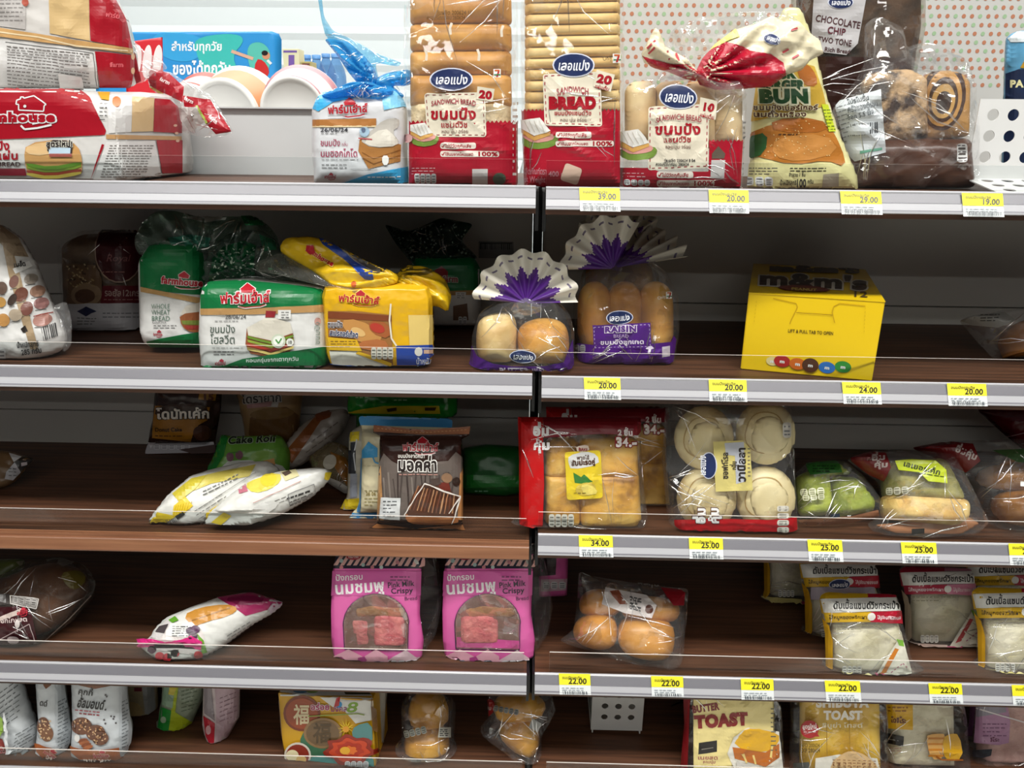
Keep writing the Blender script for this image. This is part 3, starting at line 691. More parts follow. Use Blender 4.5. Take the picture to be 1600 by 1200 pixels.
pk.poly([(149, 80), (205, 86), (206, 110), (202, 134), (156, 134)], RED); pk.text('farm', 172, 104, 7, '#d2626a', .03); pk.ell(204, 88, 3, 5, '#d5b08c'); pk.ell(204, 110, 3, 5, '#d5b08c'); pk.text('ฟาร์ม', 164, 26, 7, '#d2626a', .02, rot=10)
pk.flush('printed_label')
f2 = Frame(atY(230, 110, .13), 10, -20); pk.pouch('gathered_tail', [(204, 60), (228, 82), (252, 92), (262, 108), (240, 112), (226, 128), (206, 132)], .008, FILMC, .02, amp=.004, f0=120, frame=f2, zmin=None)
pk.poly([(206, 80), (212, 82), (221, 126), (213, 130), (208, 110)], RED); pk.flush('printed_tail')

# blue and white milk loaf
f = fr(563, .045, 'L', 0, 2); pk = Pack('milk_bread_bag', 'white and blue bagged milk loaf with a blue gathered top on the top left shelf', 'bread', f)
pk.pouch('wrapper', [(489, 168), (500, 146), (560, 138), (622, 142), (636, 170), (637, 292), (491, 292), (489, 230)], .026, ink('#d2d3d6', .3, .25), .02, Tb=.055, amp=.0018, f0=70)
BLU = '#3aa3d6'
pk.poly([(489, 170), (500, 144), (560, 138), (595, 138), (598, 150), (560, 152), (520, 160), (498, 174)], BLU); pk.poly([(592, 140), (622, 142), (634, 166), (600, 172), (596, 150)], '#7cc0e0')
farm(pk, 513, 178, 62, 12, -3, True, '#b01828', None); pk.line([(513, 182), (540, 181)], 1.2, '#999')
pk.poly([(489, 187), (588, 185), (588, 197), (489, 197)], '#a9713c'); pk.poly([(489, 196), (588, 196), (588, 198.5), (489, 199)], '#d9c39a'); pk.text('26/06/24', 501, 206, 6.5, '#3a3a40', .02, w=43); pk.lines(502, 208, 530, 1, 3, '#888')
for t, y, w, h in (('ขนมปัง', 228, 31, 10), ('นมฮอกไกโด', 245, 58, 11)): pk.text(t, 501, y, h, '#9c2f50', .01, w=w)
pk.text('กลิ่น', 534, 228, 5, '#9c2f50', 0, w=10)
pk.lines(503, 249, 560, 1, 3, '#888', 1); pk.lines(503, 257, 542, 2, 4.5, '#666', 1.2); pk.line([(548, 264), (590, 264)], .8, '#aaa'); farm(pk, 507, 278, 18, 4.5, 0, True, '#a83040', None)
pk.poly([(562, 218), (575, 210), (626, 226), (625, 252), (576, 264), (560, 236)], '#a8743e'); pk.poly([(560, 218), (580, 205), (600, 186), (622, 184), (624, 196), (612, 206), (626, 226), (582, 232)], '#b9b4ac', 1); pk.poly([(566, 222), (600, 198), (618, 214), (622, 228), (584, 230)], '#d5d0c4', 1)
for y in (238, 246): pk.line([(566, y), (584, y+10), (625, y-4)], 1.2, '#8a5a2c')
pk.poly([(597, 243), (608, 243), (607, 258), (598, 258)], '#e6e4e0', 1); pk.ell(570, 206, 8, 8, '#9fb9cc'); pk.ell(568, 203, 3, 4, '#5d6c86'); pk.line([(560, 216), (582, 218)], 2, '#b04a50')
pk.poly([(532, 286), (575, 272), (637, 260), (637, 292), (530, 292)], BLU); pk.lines(575, 275, 625, 1, 3, '#dcebf2', 1.6)
pk.flush('printed_label')
BF = film('#4fb4e6', .6, .8, .12, .9, 22); BF2 = film('#bfe6f6', .25, .8, .1, .9, 24)
g = Frame(atY(585, 130, .05), 4)
pk.pouch('bow', [(507, 62), (516, 60), (545, 66), (570, 88), (586, 108), (592, 128), (578, 138), (560, 132), (545, 114), (525, 84)], .012, BF, .014, amp=.004, f0=150, frame=g, zmin=None, pleat=(586, 126, 17, .006), step=4)
pk.pouch('bow', [(588, 122), (604, 114), (640, 108), (652, 120), (640, 134), (612, 134), (634, 150), (620, 158), (596, 142), (584, 134)], .01, BF, .014, amp=.005, f0=150, frame=g, zmin=None)
pk.pouch('gathered_tail', [(492, -30), (500, -30), (506, 26), (520, 48), (552, 62), (590, 84), (628, 98), (622, 104), (586, 98), (592, 124), (582, 124), (560, 92), (520, 68), (508, 56), (502, 30)], .006, BF2, .012, amp=.006, f0=140, pleat=(586, 126, 19, .005), step=4, frame=Frame(atY(560, 80, .06), 4), zmin=None)
pk.pouch('gathered_tail', [(548, 128), (580, 128), (592, 134), (618, 142), (600, 158), (560, 154), (520, 156), (500, 150), (520, 140)], .012, BF, .014, amp=.003, f0=150, frame=Frame(atY(560, 140, .03), 4), zmin=None, pleat=(588, 124, 25, .004), step=4)

# two tall sandwich loaves
def tall(name, label, u0, u1, tilt, Y, rolls):
    f = fr((u0+u1)/2, Y, 'L' if u1 < 836 else 'R', 0, tilt); pk = Pack(name, label, 'bread', f)
    w = u1-u0
    if rolls:
        for k, (a, b) in enumerate(((-45, -2), (-8, 42), (36, 84), (78, 122), (114, 172))):
            pk.pouch('bread_roll', [(u0+9, a+6), (u0+18, a), (u1-18, a-1), (u1-9, a+6), (u1-8, b-6), (u1-16, b), (u0+18, b+1), (u0+9, b-6)], .020, CRUST, .016, Tb=.03, amp=.0006, aim=False, smooth=1)
        pk.pouch('loaf', [(u0+10, 150), (u1-10, 150), (u1-8, 284), (u0+12, 284)], .019, CRUMB, .02, Tb=.03, aim=False)
    else:
        y = -45
        while y < 176:
            pk.pouch('bread_slice', [(u0+6, y+2), (u0+14, y), (u1-10, y-3), (u1-5, y+1), (u1-5, y+17), (u1-12, y+19), (u0+14, y+22), (u0+6, y+19)], .020, mottled('sandwich_bread', '#caa158', '#e6cb8c', 18, .6, .25, 5, (.3, .7), (1, 1, 3)), .006, Tb=.03, amp=.0008, aim=False, seed=int(y), step=9); y += 17
        pk.pouch('loaf', [(u0+8, 160), (u1-8, 160), (u1-8, 284), (u0+8, 284)], .017, CRUMB, .02, Tb=.03, aim=False)
    pk.pouch('clear_bag', [(u0, -60), (u1, -60), (u1+2, 100), (u1, 180), (u1+1, 296), (u0+6, 296), (u0+2, 180), (u0-2, 100)], .026, FILM, .025, Tb=.036, amp=.0012, f0=60)
    return pk
def red_base(pk, u0, u1, v, vb, n): pk.poly([(u0, vb)]+scallop(u0, u1, v, n, 4)+[(u1, vb)], '#a21228')
pk = tall('sandwich_loaf_bag', 'tall clear bag of stacked bread rolls with red base, right beside the shelf gap', 632, 808, 1, .045, True)
red_base(pk, 640, 808, 188, 296, 26)
pk.text('วันผลิต 200624 15', 682, 23, 6.5, '#6a4a28', .02, w=56); pk.text('ควรบริโภคก่อน 260624', 667, 31, 6.5, '#6a4a28', .02, w=60)
for (u, v, r) in ((706, 36, 1), (786, 40, 1), (664, 77, -1), (746, 77, -1)): pk.line([(u, v), (u-3*r, v+8), (u-2*r, v+18)], 4, '#d8cdbb')
pk.poly(rnd([(663, 146), (758, 144), (760, 214), (668, 214)], 5), CREAM); pk.line([(666, 148), (755, 147), (757, 211), (671, 211)], 1.2, '#8a4040', closed=True, dash=5)
lepan(pk, 705, 124, 34, 18); pk.poly([(746, 135), (773, 139), (770, 159), (744, 155)], CREAM); pk.text('20', 748, 152.5, 12, RED, .06, w=21, rot=7)
pk.text('SANDWICH BREAD', 674, 166, 8, '#9a3a44', .02, w=70, arc=4); pk.text('ขนมปัง', 673, 186, 16, RED, .035, w=72); pk.text('แซนด์วิช', 689, 199, 9, RED, .02, w=42); pk.text('หอม นุ่ม อร่อย', 690, 208, 5.5, '#705048', .01, w=42)
sandwich_pic(pk, 642, 192, .75); pk.ell(640, 216, 7, 7, '#cfa0a0'); seven(pk, 771, 108, 11); pk.text('Only', 755, 117, 6, '#7a5a30', .02, w=14, rot=-6)
pills(pk, 688, 223, 56, 92, 9.5, 3.2); pk.lines(644, 262, 680, 3, 4.5, '#d9a8ac', 1.2); nutri(pk, 648, 271, 34, 15); pk.poly([(738, 264), (762, 264), (762, 288), (738, 288)], '#cfc8c6'); pk.ell(780, 279, 10, 9, '#4f5a48')
pk.lines(800, 160, 809, 12, 10, '#c9c4bc', 4, 3); pk.flush('printed_film')
pk = tall('sandwich_loaf_bag', 'tall clear bag of sliced sandwich bread with large BREAD lettering on red', 814, 974, 1, .045, False)
red_base(pk, 815, 968, 170, 296, 26)
pk.poly(rnd([(848, 116), (938, 112), (941, 198), (851, 196)], 5), CREAM); pk.line([(851, 119), (935, 115), (938, 195), (854, 193)], 1.3, '#a03a44', closed=True, dash=5)
lepan(pk, 896, 102, 33, 19); pk.poly([(932, 109), (959, 117), (953, 144), (927, 135)], CREAM); pk.text('20', 932, 128, 12.5, RED, .06, w=22, rot=12); pk.text('แผ่นเต็ม', 929, 137, 5.5, RED, .02, w=22, rot=14)
pk.text('SANDWICH', 870, 149, 10, '#9a3a44', .02, w=50, arc=4); pk.text('BREAD', 858, 169, 17.5, RED, .09, w=74); pk.text('ขนมปังแซนด์วิช', 866, 180, 7, RED, .02, w=58); pk.text('หอม นุ่ม อร่อย', 875, 190, 5.5, '#705048', .01, w=42)
sandwich_pic(pk, 814, 184, 1.0); seven(pk, 957, 84, 12); pk.text('Only', 942, 95, 7, '#7a6a4a', .02, w=14, rot=-6); pills(pk, 868, 206, 56, 90, 9.5, 4)
pk.text('ผลิตภัณฑ์ตรา', 818, 272, 9, '#b77a82', .02, w=36); pk.text('net Weight', 816, 284, 9, '#b77a82', .02, w=36); pk.text('400 g', 857, 275, 8, '#b77a82', .02, w=24)
pk.poly(rnd([(884, 254), (910, 264), (902, 288), (875, 280)], 5), '#d8b8a4'); pk.flush('printed_film')

# ten-slice loaf with twisted red top
f = fr(1068, .05, 'R', 0, 2); pk = Pack('small_loaf_bag', 'ten slice clear loaf bag with red base and a twisted red and cream top', 'bread', f)
for a, b in ((976, 1026), (1022, 1072), (1066, 1118), (1112, 1160)): pk.pouch('bread_roll', [(a, 140), (a+10, 128), (b-10, 126), (b, 140), (b, 232), (a, 232)], .020, mottled('pale_top_bread', '#c08a48', '#e8d2a2', 12, .5, .2, 4, (.3, .6)), .02, Tb=.03, aim=False)
pk.pouch('clear_bag', [(970, 150), (976, 124), (1030, 118), (1098, 112), (1150, 128), (1166, 155), (1162, 220), (1158, 300), (968, 300), (968, 215)], .028, FILM, .022, Tb=.04, amp=.0014, f0=70)
pk.poly([(1106, 296), (1108, 222)]+scallop(1108, 1160, 218, 8, 3)+[(1156, 296)], '#a21228'); pk.poly([(968, 262), (1014, 262), (1030, 268), (1108, 268), (1108, 297), (968, 297)], '#a21228')
pk.poly(rnd([(1013, 167), (1108, 162), (1106, 262), (1012, 266)], 5), CREAM); pk.line([(1016, 170), (1105, 166), (1103, 259), (1015, 263)], 1.3, '#a03a44', closed=True, dash=5)
lepan(pk, 1059, 152, 30, 19, 4); pk.poly([(1094, 152), (1121, 158), (1117, 187), (1091, 180)], CREAM); pk.text('10', 1096, 172, 12.5, RED, .06, w=19, rot=10); pk.text('แผ่นเต็ม', 1093, 182, 5.5, RED, .02, w=22, rot=12)
pk.text('SANDWICH BREAD', 1024, 192, 8.5, '#9a3a44', .02, w=72, arc=5); pk.text('ขนมปัง', 1023, 210, 16, RED, .035, w=72); pk.text('แซนด์วิช', 1036, 222, 8.5, RED, .02, w=44); pk.text('หอม นุ่ม อร่อย', 1039, 232, 5.5, '#705048', .01, w=40)
pk.text('วันผลิต 230624 8 04', 1038, 253, 4.6, '#333', .02, w=48); pk.text('ควรบริโภคก่อน 280624', 1024, 259, 4.6, '#333', .02, w=52)
sandwich_pic(pk, 968, 202, 1.0); pk.lines(974, 270, 1008, 2, 5, '#d9a8ac', 1.2); nutri(pk, 976, 280, 40, 9); pills(pk, 1026, 268, 57, 90, 9.5, 3)
pk.poly([(1111, 250), (1133, 250), (1131, 278), (1110, 278)], '#b9b4b2'); pk.poly([(1112, 240), (1122, 228), (1133, 240), (1131, 248), (1112, 248)], '#5f5348'); pk.lines(1160, 190, 1166, 12, 8, '#888', 3, 3)
pk.flush('printed_film')
tw = Frame(atY(1140, 90, .032), 0); TWO = ink('#dcd2b4', .2, .6); TWR = ink('#b0152e', .2, .6)
for ol, rd, cr in (([(1092, 114), (1074, 92), (1052, 80), (1040, 72), (1030, 48), (1023, 43), (1013, 62), (1002, 84), (1006, 98), (1024, 106), (1046, 112), (1070, 122), (1086, 126)], [(1004, 87), (1016, 92), (1050, 100), (1072, 100), (1092, 114), (1086, 127), (1060, 122), (1020, 107)], ()),
                   ([(1086, 116), (1098, 92), (1118, 70), (1150, 46), (1182, 36), (1206, 24), (1224, 34), (1246, 32), (1262, 50), (1280, 62), (1286, 84), (1264, 96), (1252, 110), (1226, 118), (1204, 134), (1160, 138), (1120, 140), (1094, 132)], [(1086, 116), (1098, 88), (1112, 78), (1134, 66), (1160, 72), (1172, 80), (1204, 84), (1224, 98), (1228, 117), (1206, 135), (1160, 140), (1118, 141), (1092, 132)], 1)):
    pk.pouch('twisted_top', ol, .017, TWO, .02, Tb=.006, amp=.003, f0=120, frame=tw, zmin=None, pleat=(1091, 118, 19, .0038), step=4, smooth=0)
    pk.poly(rd, '#a8112c', step=3)
    if cr: 
        pk.poly([(1100, 84), (1130, 58), (1150, 44), (1156, 58), (1134, 66), (1112, 78)], '#d8cc6a'); lepan(pk, 1206, 62, 13, 8, 15)
        for p in (((1222, 82), (1232, 76)), ((1238, 92), (1248, 86)), ((1236, 48), (1246, 44))): pk.line(p, 3, '#b04048')
    else:
        for p in (((1056, 84), (1060, 96)), ((1012, 76), (1024, 64)), ((1014, 84), (1024, 74)), ((1042, 80), (1046, 92))): pk.line(p, 3, '#b04048')
    pk.flush('printed_top')
pk.pouch('clear_top', [(1036, 78), (1052, 44), (1090, 28), (1130, 20), (1180, 18), (1230, 18), (1256, 40), (1220, 60), (1160, 76), (1110, 84), (1070, 96)], .008, FILMC, .02, Tb=.004, amp=.004, f0=120, frame=Frame(atY(1140, 60, .047), 0), zmin=None, pleat=(1091, 118, 13, .004), aim=False)
pk.pouch('clear_neck', [(1030, 112), (1066, 104), (1120, 128), (1156, 124), (1168, 150), (1150, 168), (1120, 160), (1090, 122), (1050, 128), (1028, 130)], .01, FILMC, .014, amp=.005, f0=140, frame=Frame(atY(1090, 130, .022), 6), zmin=None, aim=False)

# duck burger bun
f = fr(1248, .074, 'R', 0, 3); pk = Pack('burger_bun_bag', 'yellow and brown burger bun bag leaning between the twisted loaf and the marbled bread', 'bread', f)
pk.pouch('wrapper', [(1174, 190), (1184, 120), (1200, 60), (1225, 12), (1250, 12), (1270, 60), (1288, 140), (1312, 210), (1338, 272), (1340, 300), (1168, 300), (1172, 250)], .018, ink('#d9d39a', .22, .4), .03, Tb=.008, amp=.002, f0=70)
pk.poly([(1178, 140), (1186, 116), (1245, 96), (1272, 104), (1286, 146), (1290, 166), (1174, 190)], '#c6a23e', 0); pk.poly([(1244, 100), (1262, 100), (1275, 118), (1276, 136), (1256, 134), (1246, 116)], '#a8642a', 1)
pk.poly([(1170, 200), (1290, 186), (1314, 230), (1322, 262), (1290, 250), (1240, 258), (1180, 244), (1166, 236)], '#b0702c', 1); pk.poly([(1204, 186), (1280, 184), (1300, 206), (1210, 208)], '#a25f22', 1); pk.poly([(1210, 214), (1290, 208), (1312, 238), (1250, 254), (1206, 244)], '#c08442', 1)
for i in range(60):
    a = random.Random(i); pk.ell(a.uniform(1185, 1300), a.uniform(188, 246), 1.1, .8, '#e0c48a', 30, 6)
for t, u, v, h, w, rot in (('DUCK', 1186, 122, 18, 56, 0), ('BURGER', 1186, 140, 14, 70, 0), ('BUN', 1188, 160, 20, 76, 0)): pk.text(t, u, v, h, '#234a2a', .07, w=w, rot=rot, halo='#d8d6b8', halo_w=.1, shear=-.05)
for t, v, w in (('ขนมปังเบอร์เกอร์', 172, 96), ('นมถั่วเหลือง', 183, 78)): pk.text(t, 1180, v, 8, '#4a2a18', .03, w=w, halo='#d8d2ae', halo_w=.09)
pk.poly([(1282, 163), (1292, 164), (1304, 206), (1294, 206)], '#c2d030'); pk.lines(1284, 172, 1296, 7, 5, '#6a7a20', 1.4, 4, 0, 1.2); pk.lines(1216, 209, 1246, 1, 4, '#3a2a20', 1.5)
pk.poly([(1158, 300), (1162, 262), (1180, 250), (1240, 262), (1296, 254), (1326, 280), (1340, 300)], '#dcd69c'); pk.poly([(1168, 214), (1200, 206), (1196, 240), (1168, 250)], '#2f5a30', 1)
pk.lines(1234, 262, 1290, 2, 4, '#3a3a30', 1.4); pk.text('จำนวน 1 ชิ้น', 1232, 275, 5, '#333', .02, w=26); pk.text('น้ำหนักสุทธิ', 1218, 288, 7, '#333', .02, w=26); pk.text('100', 1243, 291, 12, '#333', .03, w=16); pk.text('กรัม', 1261, 286, 6, '#333', .02, w=10)
pk.poly([(1286, 272), (1310, 270), (1310, 290), (1284, 292)], '#a39a86'); nutri(pk, 1166, 276, 42, 14, 3); pk.lines(1172, 262, 1214, 3, 4.5, '#555', 1.2); pk.flush('printed_label')

# chocolate chip bread at the back
f = fr(1345, .19, 'R', 0, 0); pk = Pack('chocolate_bread_bag', 'tall dark chocolate chip bread bag standing behind the clear marbled bread bag', 'bread', f)
pk.pouch('chocolate_loaf', [(1248, -70), (1436, -70), (1436, 40), (1420, 130), (1410, 280), (1262, 280), (1256, 110)], .03, mottled('dark_swirl_bread', '#24150e', '#6a4a30', 30, .6, .5), .03, Tb=.06, aim=False)
pk.pouch('clear_bag', [(1244, -80), (1442, -80), (1440, 50), (1424, 130), (1414, 284), (1258, 284), (1250, 110), (1244, 30)], .036, FILMD, .03, Tb=.066, amp=.0015)
pk.poly([(1258, 88), (1424, 90), (1416, 284), (1262, 284)], '#2e1712'); pk.poly([(1274, -40), (1360, -40), (1340, 68), (1322, 86), (1288, 82), (1268, 60)], '#b4b2b4')
lepan(pk, 1313, 4, 20, 10)
for t, u, v, h, w, rot, c in (('CHOCOLATE', 1274, 33, 11, 70, 10, '#4a2a2e'), ('CHIP', 1292, 52, 11, 28, 8, '#5a2430'), ('TWO TONE', 1278, 65, 9, 52, 8, '#4a2a2e'), ('Rich Bread', 1288, 80, 7, 40, 6, '#4a2a2e')): pk.text(t, u, v, h, c, .02, w=w, rot=rot)
pk.flush('printed_label')

# marbled bread in clear bag
f = fr(1425, .097, 'R', 0, 3); pk = Pack('marbled_bread_bag', 'clear bag of marbled chocolate bread slices with white barcode label', 'bread', f)
TAN = '#b98a4a'
pk.pouch('bread_slice', [(1345, 130), (1362, 112), (1420, 108), (1445, 122), (1446, 220), (1350, 226)], .022, mottled('flaked_chocolate_bread', '#2c1910', '#c0a078', 48, .6, .7, 5, (.42, .58)), .02, Tb=.02, aim=False)
pk.pouch('bread_slice', [(1440, 122), (1455, 112), (1496, 112), (1512, 128), (1510, 214), (1440, 222)], .022, ink(TAN, .6, .3), .02, Tb=.02)
for a, b, c in ((34, 52, '#3d2418'), (28, 44, TAN), (22, 35, '#40281a'), (17, 27, '#c49a58'), (11, 18, '#38221a'), (5, 9, '#2a1a14')): pk.ell(1474, 152+ (52-b)*.25, a, b, c, 8)
pk.flush('swirl_print'); 
pk.pouch('chocolate_tray', [(1334, 216), (1440, 214), (1512, 216), (1518, 294), (1330, 294)], .026, ink('#4a2a1a', .3, .2), .02, Tb=.03, aim=False)
pk.pouch('clear_bag', [(1330, 296), (1322, 262), (1302, 170), (1338, 128), (1354, 100), (1356, 34), (1370, 26), (1406, 44), (1412, 76), (1440, 66), (1476, 74), (1502, 92), (1518, 130), (1524, 200), (1524, 296)], .033, film('#ffffff', .05, .9, .08, 1.1, 24), .03, Tb=.036, amp=.004, f0=75)
pk.poly([(1304, 160), (1376, 140), (1384, 238), (1336, 252), (1324, 240)], '#bfc5c8'); pk.bars(1330, 194, 1372, 212, '#33363a', -4, 3); pk.lines(1308, 168, 1328, 9, 7, '#7a8084', 1.3, 2, -.3); pk.text('โปรโมชั่น', 1326, 164, 7, '#4a5054', .02, w=34, rot=-14); pk.text('ครัวซองต์รวม', 1326, 176, 8, '#6a7074', .02, w=48, rot=-14); pk.text('ช็อค 5.5 นิ้ว', 1326, 187, 7, '#5a6064', .02, w=40, rot=-14); pk.rect(1344, 236, 1378, 240, '#6aa08a', 0, -6)
nutri(pk, 1494, 224, 18, 30, 1, '#c9cac8', '#55504c'); pk.lines(1496, 226, 1510, 6, 5, '#4a4444', 1.5); pk.flush('printed_label')

# perforated white divider, blue pack
def perforated(x0, z0, nx, nz, p, r, y, w0, w1, h0, h1, plane):
    """plate with round holes; plane(a,b) maps plate coordinates to the place"""
    V, F = [], []; seg = 24
    def ring(cx, cz):
        n = len(V); 
        for k in range(seg):
            a = 2*math.pi*k/seg; c, s = math.cos(a), math.sin(a); m = max(abs(c), abs(s)); V.append((cx+p/2*c/m, cz+p/2*s/m)); V.append((cx+r*c, cz+r*s))
        for k in range(seg): i, j = n+2*k, n+2*((k+1) % seg); F.append((i, j, j+1, i+1))
    for a in range(nx):
        for b in range(nz): ring(x0+p*(a+.5), z0+p*(b+.5))
    X0, X1, Z0, Z1 = x0, x0+nx*p, z0, z0+nz*p
    for q in ((w0, X0, h0, h1), (X1, w1, h0, h1), (X0, X1, h0, Z0), (X0, X1, Z1, h1)):
        if q[1]-q[0] > 1e-6 and q[3]-q[2] > 1e-6: n = len(V); V += [(q[0], q[2]), (q[1], q[2]), (q[1], q[3]), (q[0], q[3])]; F.append((n, n+1, n+2, n+3))
    A = np.array([plane(a, b, 0) for a, b in V]); B = np.array([plane(a, b, .0012) for a, b in V]); n = len(V)
    R = []; from collections import Counter
    ec = Counter(tuple(sorted(e)) for f in F for e in zip(f, f[1:]+f[:1]))
    for f in F:
        for e in zip(f, f[1:]+f[:1]):
            if ec[tuple(sorted(e))] == 1: R.append((e[0], e[1], e[1]+n, e[0]+n))
    return np.concatenate([A, B]), F+[tuple(i+n for i in f[::-1]) for f in F]+R
fx = atY(1519, 262, .075)[0]; z0 = FLO['R'][0]+.0006
vz = perforated(fx+.006, z0+.026, 13, 3, .0238, .0066, 0, fx, fx+.34, z0+.012, z0+.103, lambda a, b, t: (a-.0+.06*(b-z0)*0, .085+t, b))
hz_ = perforated(fx+.008, .014, 13, 3, .0238, .0066, 0, fx, fx+.34, .010, .0862, lambda a, b, t: (a, b, z0+.0118+t-(.0862-b)*.15))
o = put('perforated_divider', *join(vz, hz_), ink('#d6d6d4', .4, 0), None, None, False, (fx+.1, .08, z0)); props(o, 'white perforated metal divider standing at the right end of the top shelf', 'divider')
f = Frame((atY(1590, 100, .16)[0]+.03, .16, z0), 0); pk = Pack('snack_pack', 'blue and navy snack pack behind the perforated divider at the right edge', 'snack', f)
pk.pouch('wrapper', [(1570, 140), (1574, 56), (1590, 48), (1700, 48), (1706, 290), (1566, 290)], .02, ink('#5f9fc4', .3, .2), .03)
pk.poly([(1572, 115), (1592, 108), (1700, 112), (1700, 290), (1568, 290)], '#1f2c4a'); pk.poly([(1594, 106), (1602, 92), (1650, 92), (1650, 112)], '#b58a2a'); pk.text('PA', 1579, 136, 11, '#e2dca8', .05, w=20); pk.poly([(1575, 60), (1590, 50), (1700, 50), (1700, 64), (1580, 66)], '#cfd8dc'); pk.flush('printed_label')
# ---------------------------------------------------------------- second shelf, left bay
GRN, DGRN = '#0f6a38', '#0b4a2a'
f = fr(40, .05, 'L', 1, 6); pk = Pack('grain_bread_bag', 'white bag printed with brown grain ovals at the left end of the second shelf', 'bread', f)
pk.pouch('wrapper', [(-60, 340), (4, 352), (30, 372), (52, 410), (76, 468), (100, 520), (101, 536), (96, 548), (58, 566), (-60, 575)], .03, ink('#d2d1ce', .22, .5), .04, Tb=.03, amp=.004, f0=65)
pk.poly([(2, 372), (14, 374), (30, 424), (48, 500), (60, 545), (48, 545), (34, 500), (14, 430)], '#a08a6c'); pk.poly([(0, 352), (28, 372), (44, 402), (20, 400), (0, 380)], '#8f7d66')
pk.poly([(20, 420), (44, 408), (50, 416), (24, 428)], '#dcdcd8'); pk.text('เมล็ด', 22, 418, 7, '#333', .04, w=18, rot=-8)
for i, (u, v, a, b, c, r) in enumerate(((48, 436, 11, 8, '#8d8479', -12), (22, 440, 7, 10, '#6d4a40', 20), (58, 455, 12, 9, '#8a6a58', -14), (33, 460, 10, 12, '#6a4336', 30), (64, 474, 12, 9, '#86605c', -14), (42, 482, 9, 11, '#744a40', 20), (3, 450, 9, 10, '#5d4a40', 0), (2, 472, 8, 8, '#b58a4a', 0), (20, 468, 6, 10, '#40342e', 30), (25, 492, 10, 9, '#a99a86', 10), (66, 500, 15, 10, '#a4776c', -14), (6, 500, 10, 10, '#b0824a', 0))):
    pk.ell(u, v, a, b, c, r); pk.line([(u-a*.8, v+b+2), (u+a*.6, v+b)], 1, '#55504c')
pk.line([(52, 494), (82, 488)], 1.4, '#8a3a30'); pk.bars(64, 512, 86, 532, '#2e2e30', -8, 3, 4); pk.text('น้ำหนักสุทธิ', 27, 543, 8, '#2a2a2c', .03, w=34, rot=-5); pk.text('285 กรัม', 34, 554, 8, '#2a2a2c', .03, w=32, rot=-8); nutri(pk, -14, 544, 24, 20, 2); pk.poly([(33, 514), (40, 508), (44, 518), (37, 520)], '#2a2420'); pk.flush('printed_label')
pk.pouch('clear_side', [(82, 478), (104, 470), (112, 500), (112, 540), (98, 552), (100, 530)], .004, FILMC, .01, amp=.003, f0=120, aim=False)

f = fr(165, .21, 'L', 1, 2); pk = Pack('twelve_grain_loaf', 'brown twelve grain loaf in a dark red label standing back in shadow', 'bread', f)
pk.pouch('loaf', [(104, 378), (130, 366), (212, 366), (224, 380), (226, 516), (108, 514)], .035, mottled('grain_crust', '#5b4634', '#8d7458', 26, .6, .5), .025, Tb=.05, aim=False)
pk.pouch('clear_bag', [(98, 376), (126, 360), (216, 360), (230, 378), (230, 520), (112, 518), (106, 500)], .041, FILMS, .03, Tb=.06, amp=.0015)
pk.ell(186, 392, 38, 50, '#a48c78'); pk.ell(186, 392, 36, 48, '#43141a'); pk.text('Royal', 166, 408, 11, '#8a5a5a', .0, w=36, shear=.25); pk.lines(152, 424, 198, 1, 4, '#9a6a60', 1.4)
pk.poly([(108, 412), (150, 414), (160, 436), (160, 474), (106, 474)], '#6a523c'); pk.ell(136, 460, 24, 18, '#8d765c', 0); pk.ell(134, 462, 16, 11, '#5a4030')
for i in range(46): r = random.Random(i); pk.ell(r.uniform(106, 150), r.uniform(412, 448), 2.2, 1.2, r.choice(('#a08a60', '#c0ad86', '#3e2d22')), r.uniform(0, 180), 7)
pk.poly([(162, 446), (228, 446), (228, 472), (158, 474)], '#5d1a24'); pk.text('รอยัล12เกรน', 165, 462, 10, '#b09a90', .02, w=58); pk.lines(164, 467, 220, 1, 4, '#a07a74', 1.2)
pk.poly([(108, 474), (228, 473), (228, 514), (114, 514)], '#b9b9bd'); pk.poly([(122, 486), (136, 478), (152, 486), (136, 494)], '#242a4a'); pk.lines(122, 496, 152, 3, 4, '#777', 1.4); pk.lines(162, 488, 216, 2, 6, '#66666a', 1.4); pk.flush('printed_label')

def green_loaf(name, label, u0, Y, ol, tilt=2): 
    f = fr(u0, Y, 'L', 1, tilt); pk = Pack(name, label, 'bread', f)
    pk.pouch('wrapper', ol, .022, ink('#d6d6d3', .25, .3), .02, Tb=.075, amp=.0014, f0=70); return pk
pk = green_loaf('wheat_bread_bag', 'green topped bag lettered WHOLE WHEAT BREAD, just behind the front green loaf', 272, .085, [(219, 408), (232, 384), (262, 372), (312, 380), (319, 410), (319, 540), (232, 540), (222, 520)])
pk.poly([(219, 406), (234, 384), (262, 372), (330, 382), (346, 408), (346, 462), (300, 460), (260, 456), (220, 448)], GRN); pk.poly([(220, 448), (260, 456), (318, 466), (318, 476), (260, 463), (221, 456)], '#b58f5a')
farm(pk, 253, 442, 62, 11, 5, False, '#a81828', '#d9c9c6')
for i, t in enumerate(('WHOLE', 'WHEAT', 'BREAD')): pk.text(t, 237, 482+9.5*i, 7.6, '#5a7a68', .0, w=29)
pk.text('โฮลวีต', 238, 505, 5, '#777', 0, w=22); pk.lines(240, 508, 276, 2, 3.5, '#666', 1); farm(pk, 240, 524, 14, 4.5, 0, False, '#a83040', None)
pk.poly([(290, 478), (318, 470), (318, 490), (282, 492)], '#d4cec0'); pk.poly([(281, 490), (318, 486), (318, 516), (300, 520), (284, 510)], '#9a5a34', 1); pk.poly([(284, 500), (318, 500), (318, 508), (286, 506)], '#7a8a3a'); pk.poly([(288, 508), (318, 508), (318, 514), (292, 514)], '#a03a30')
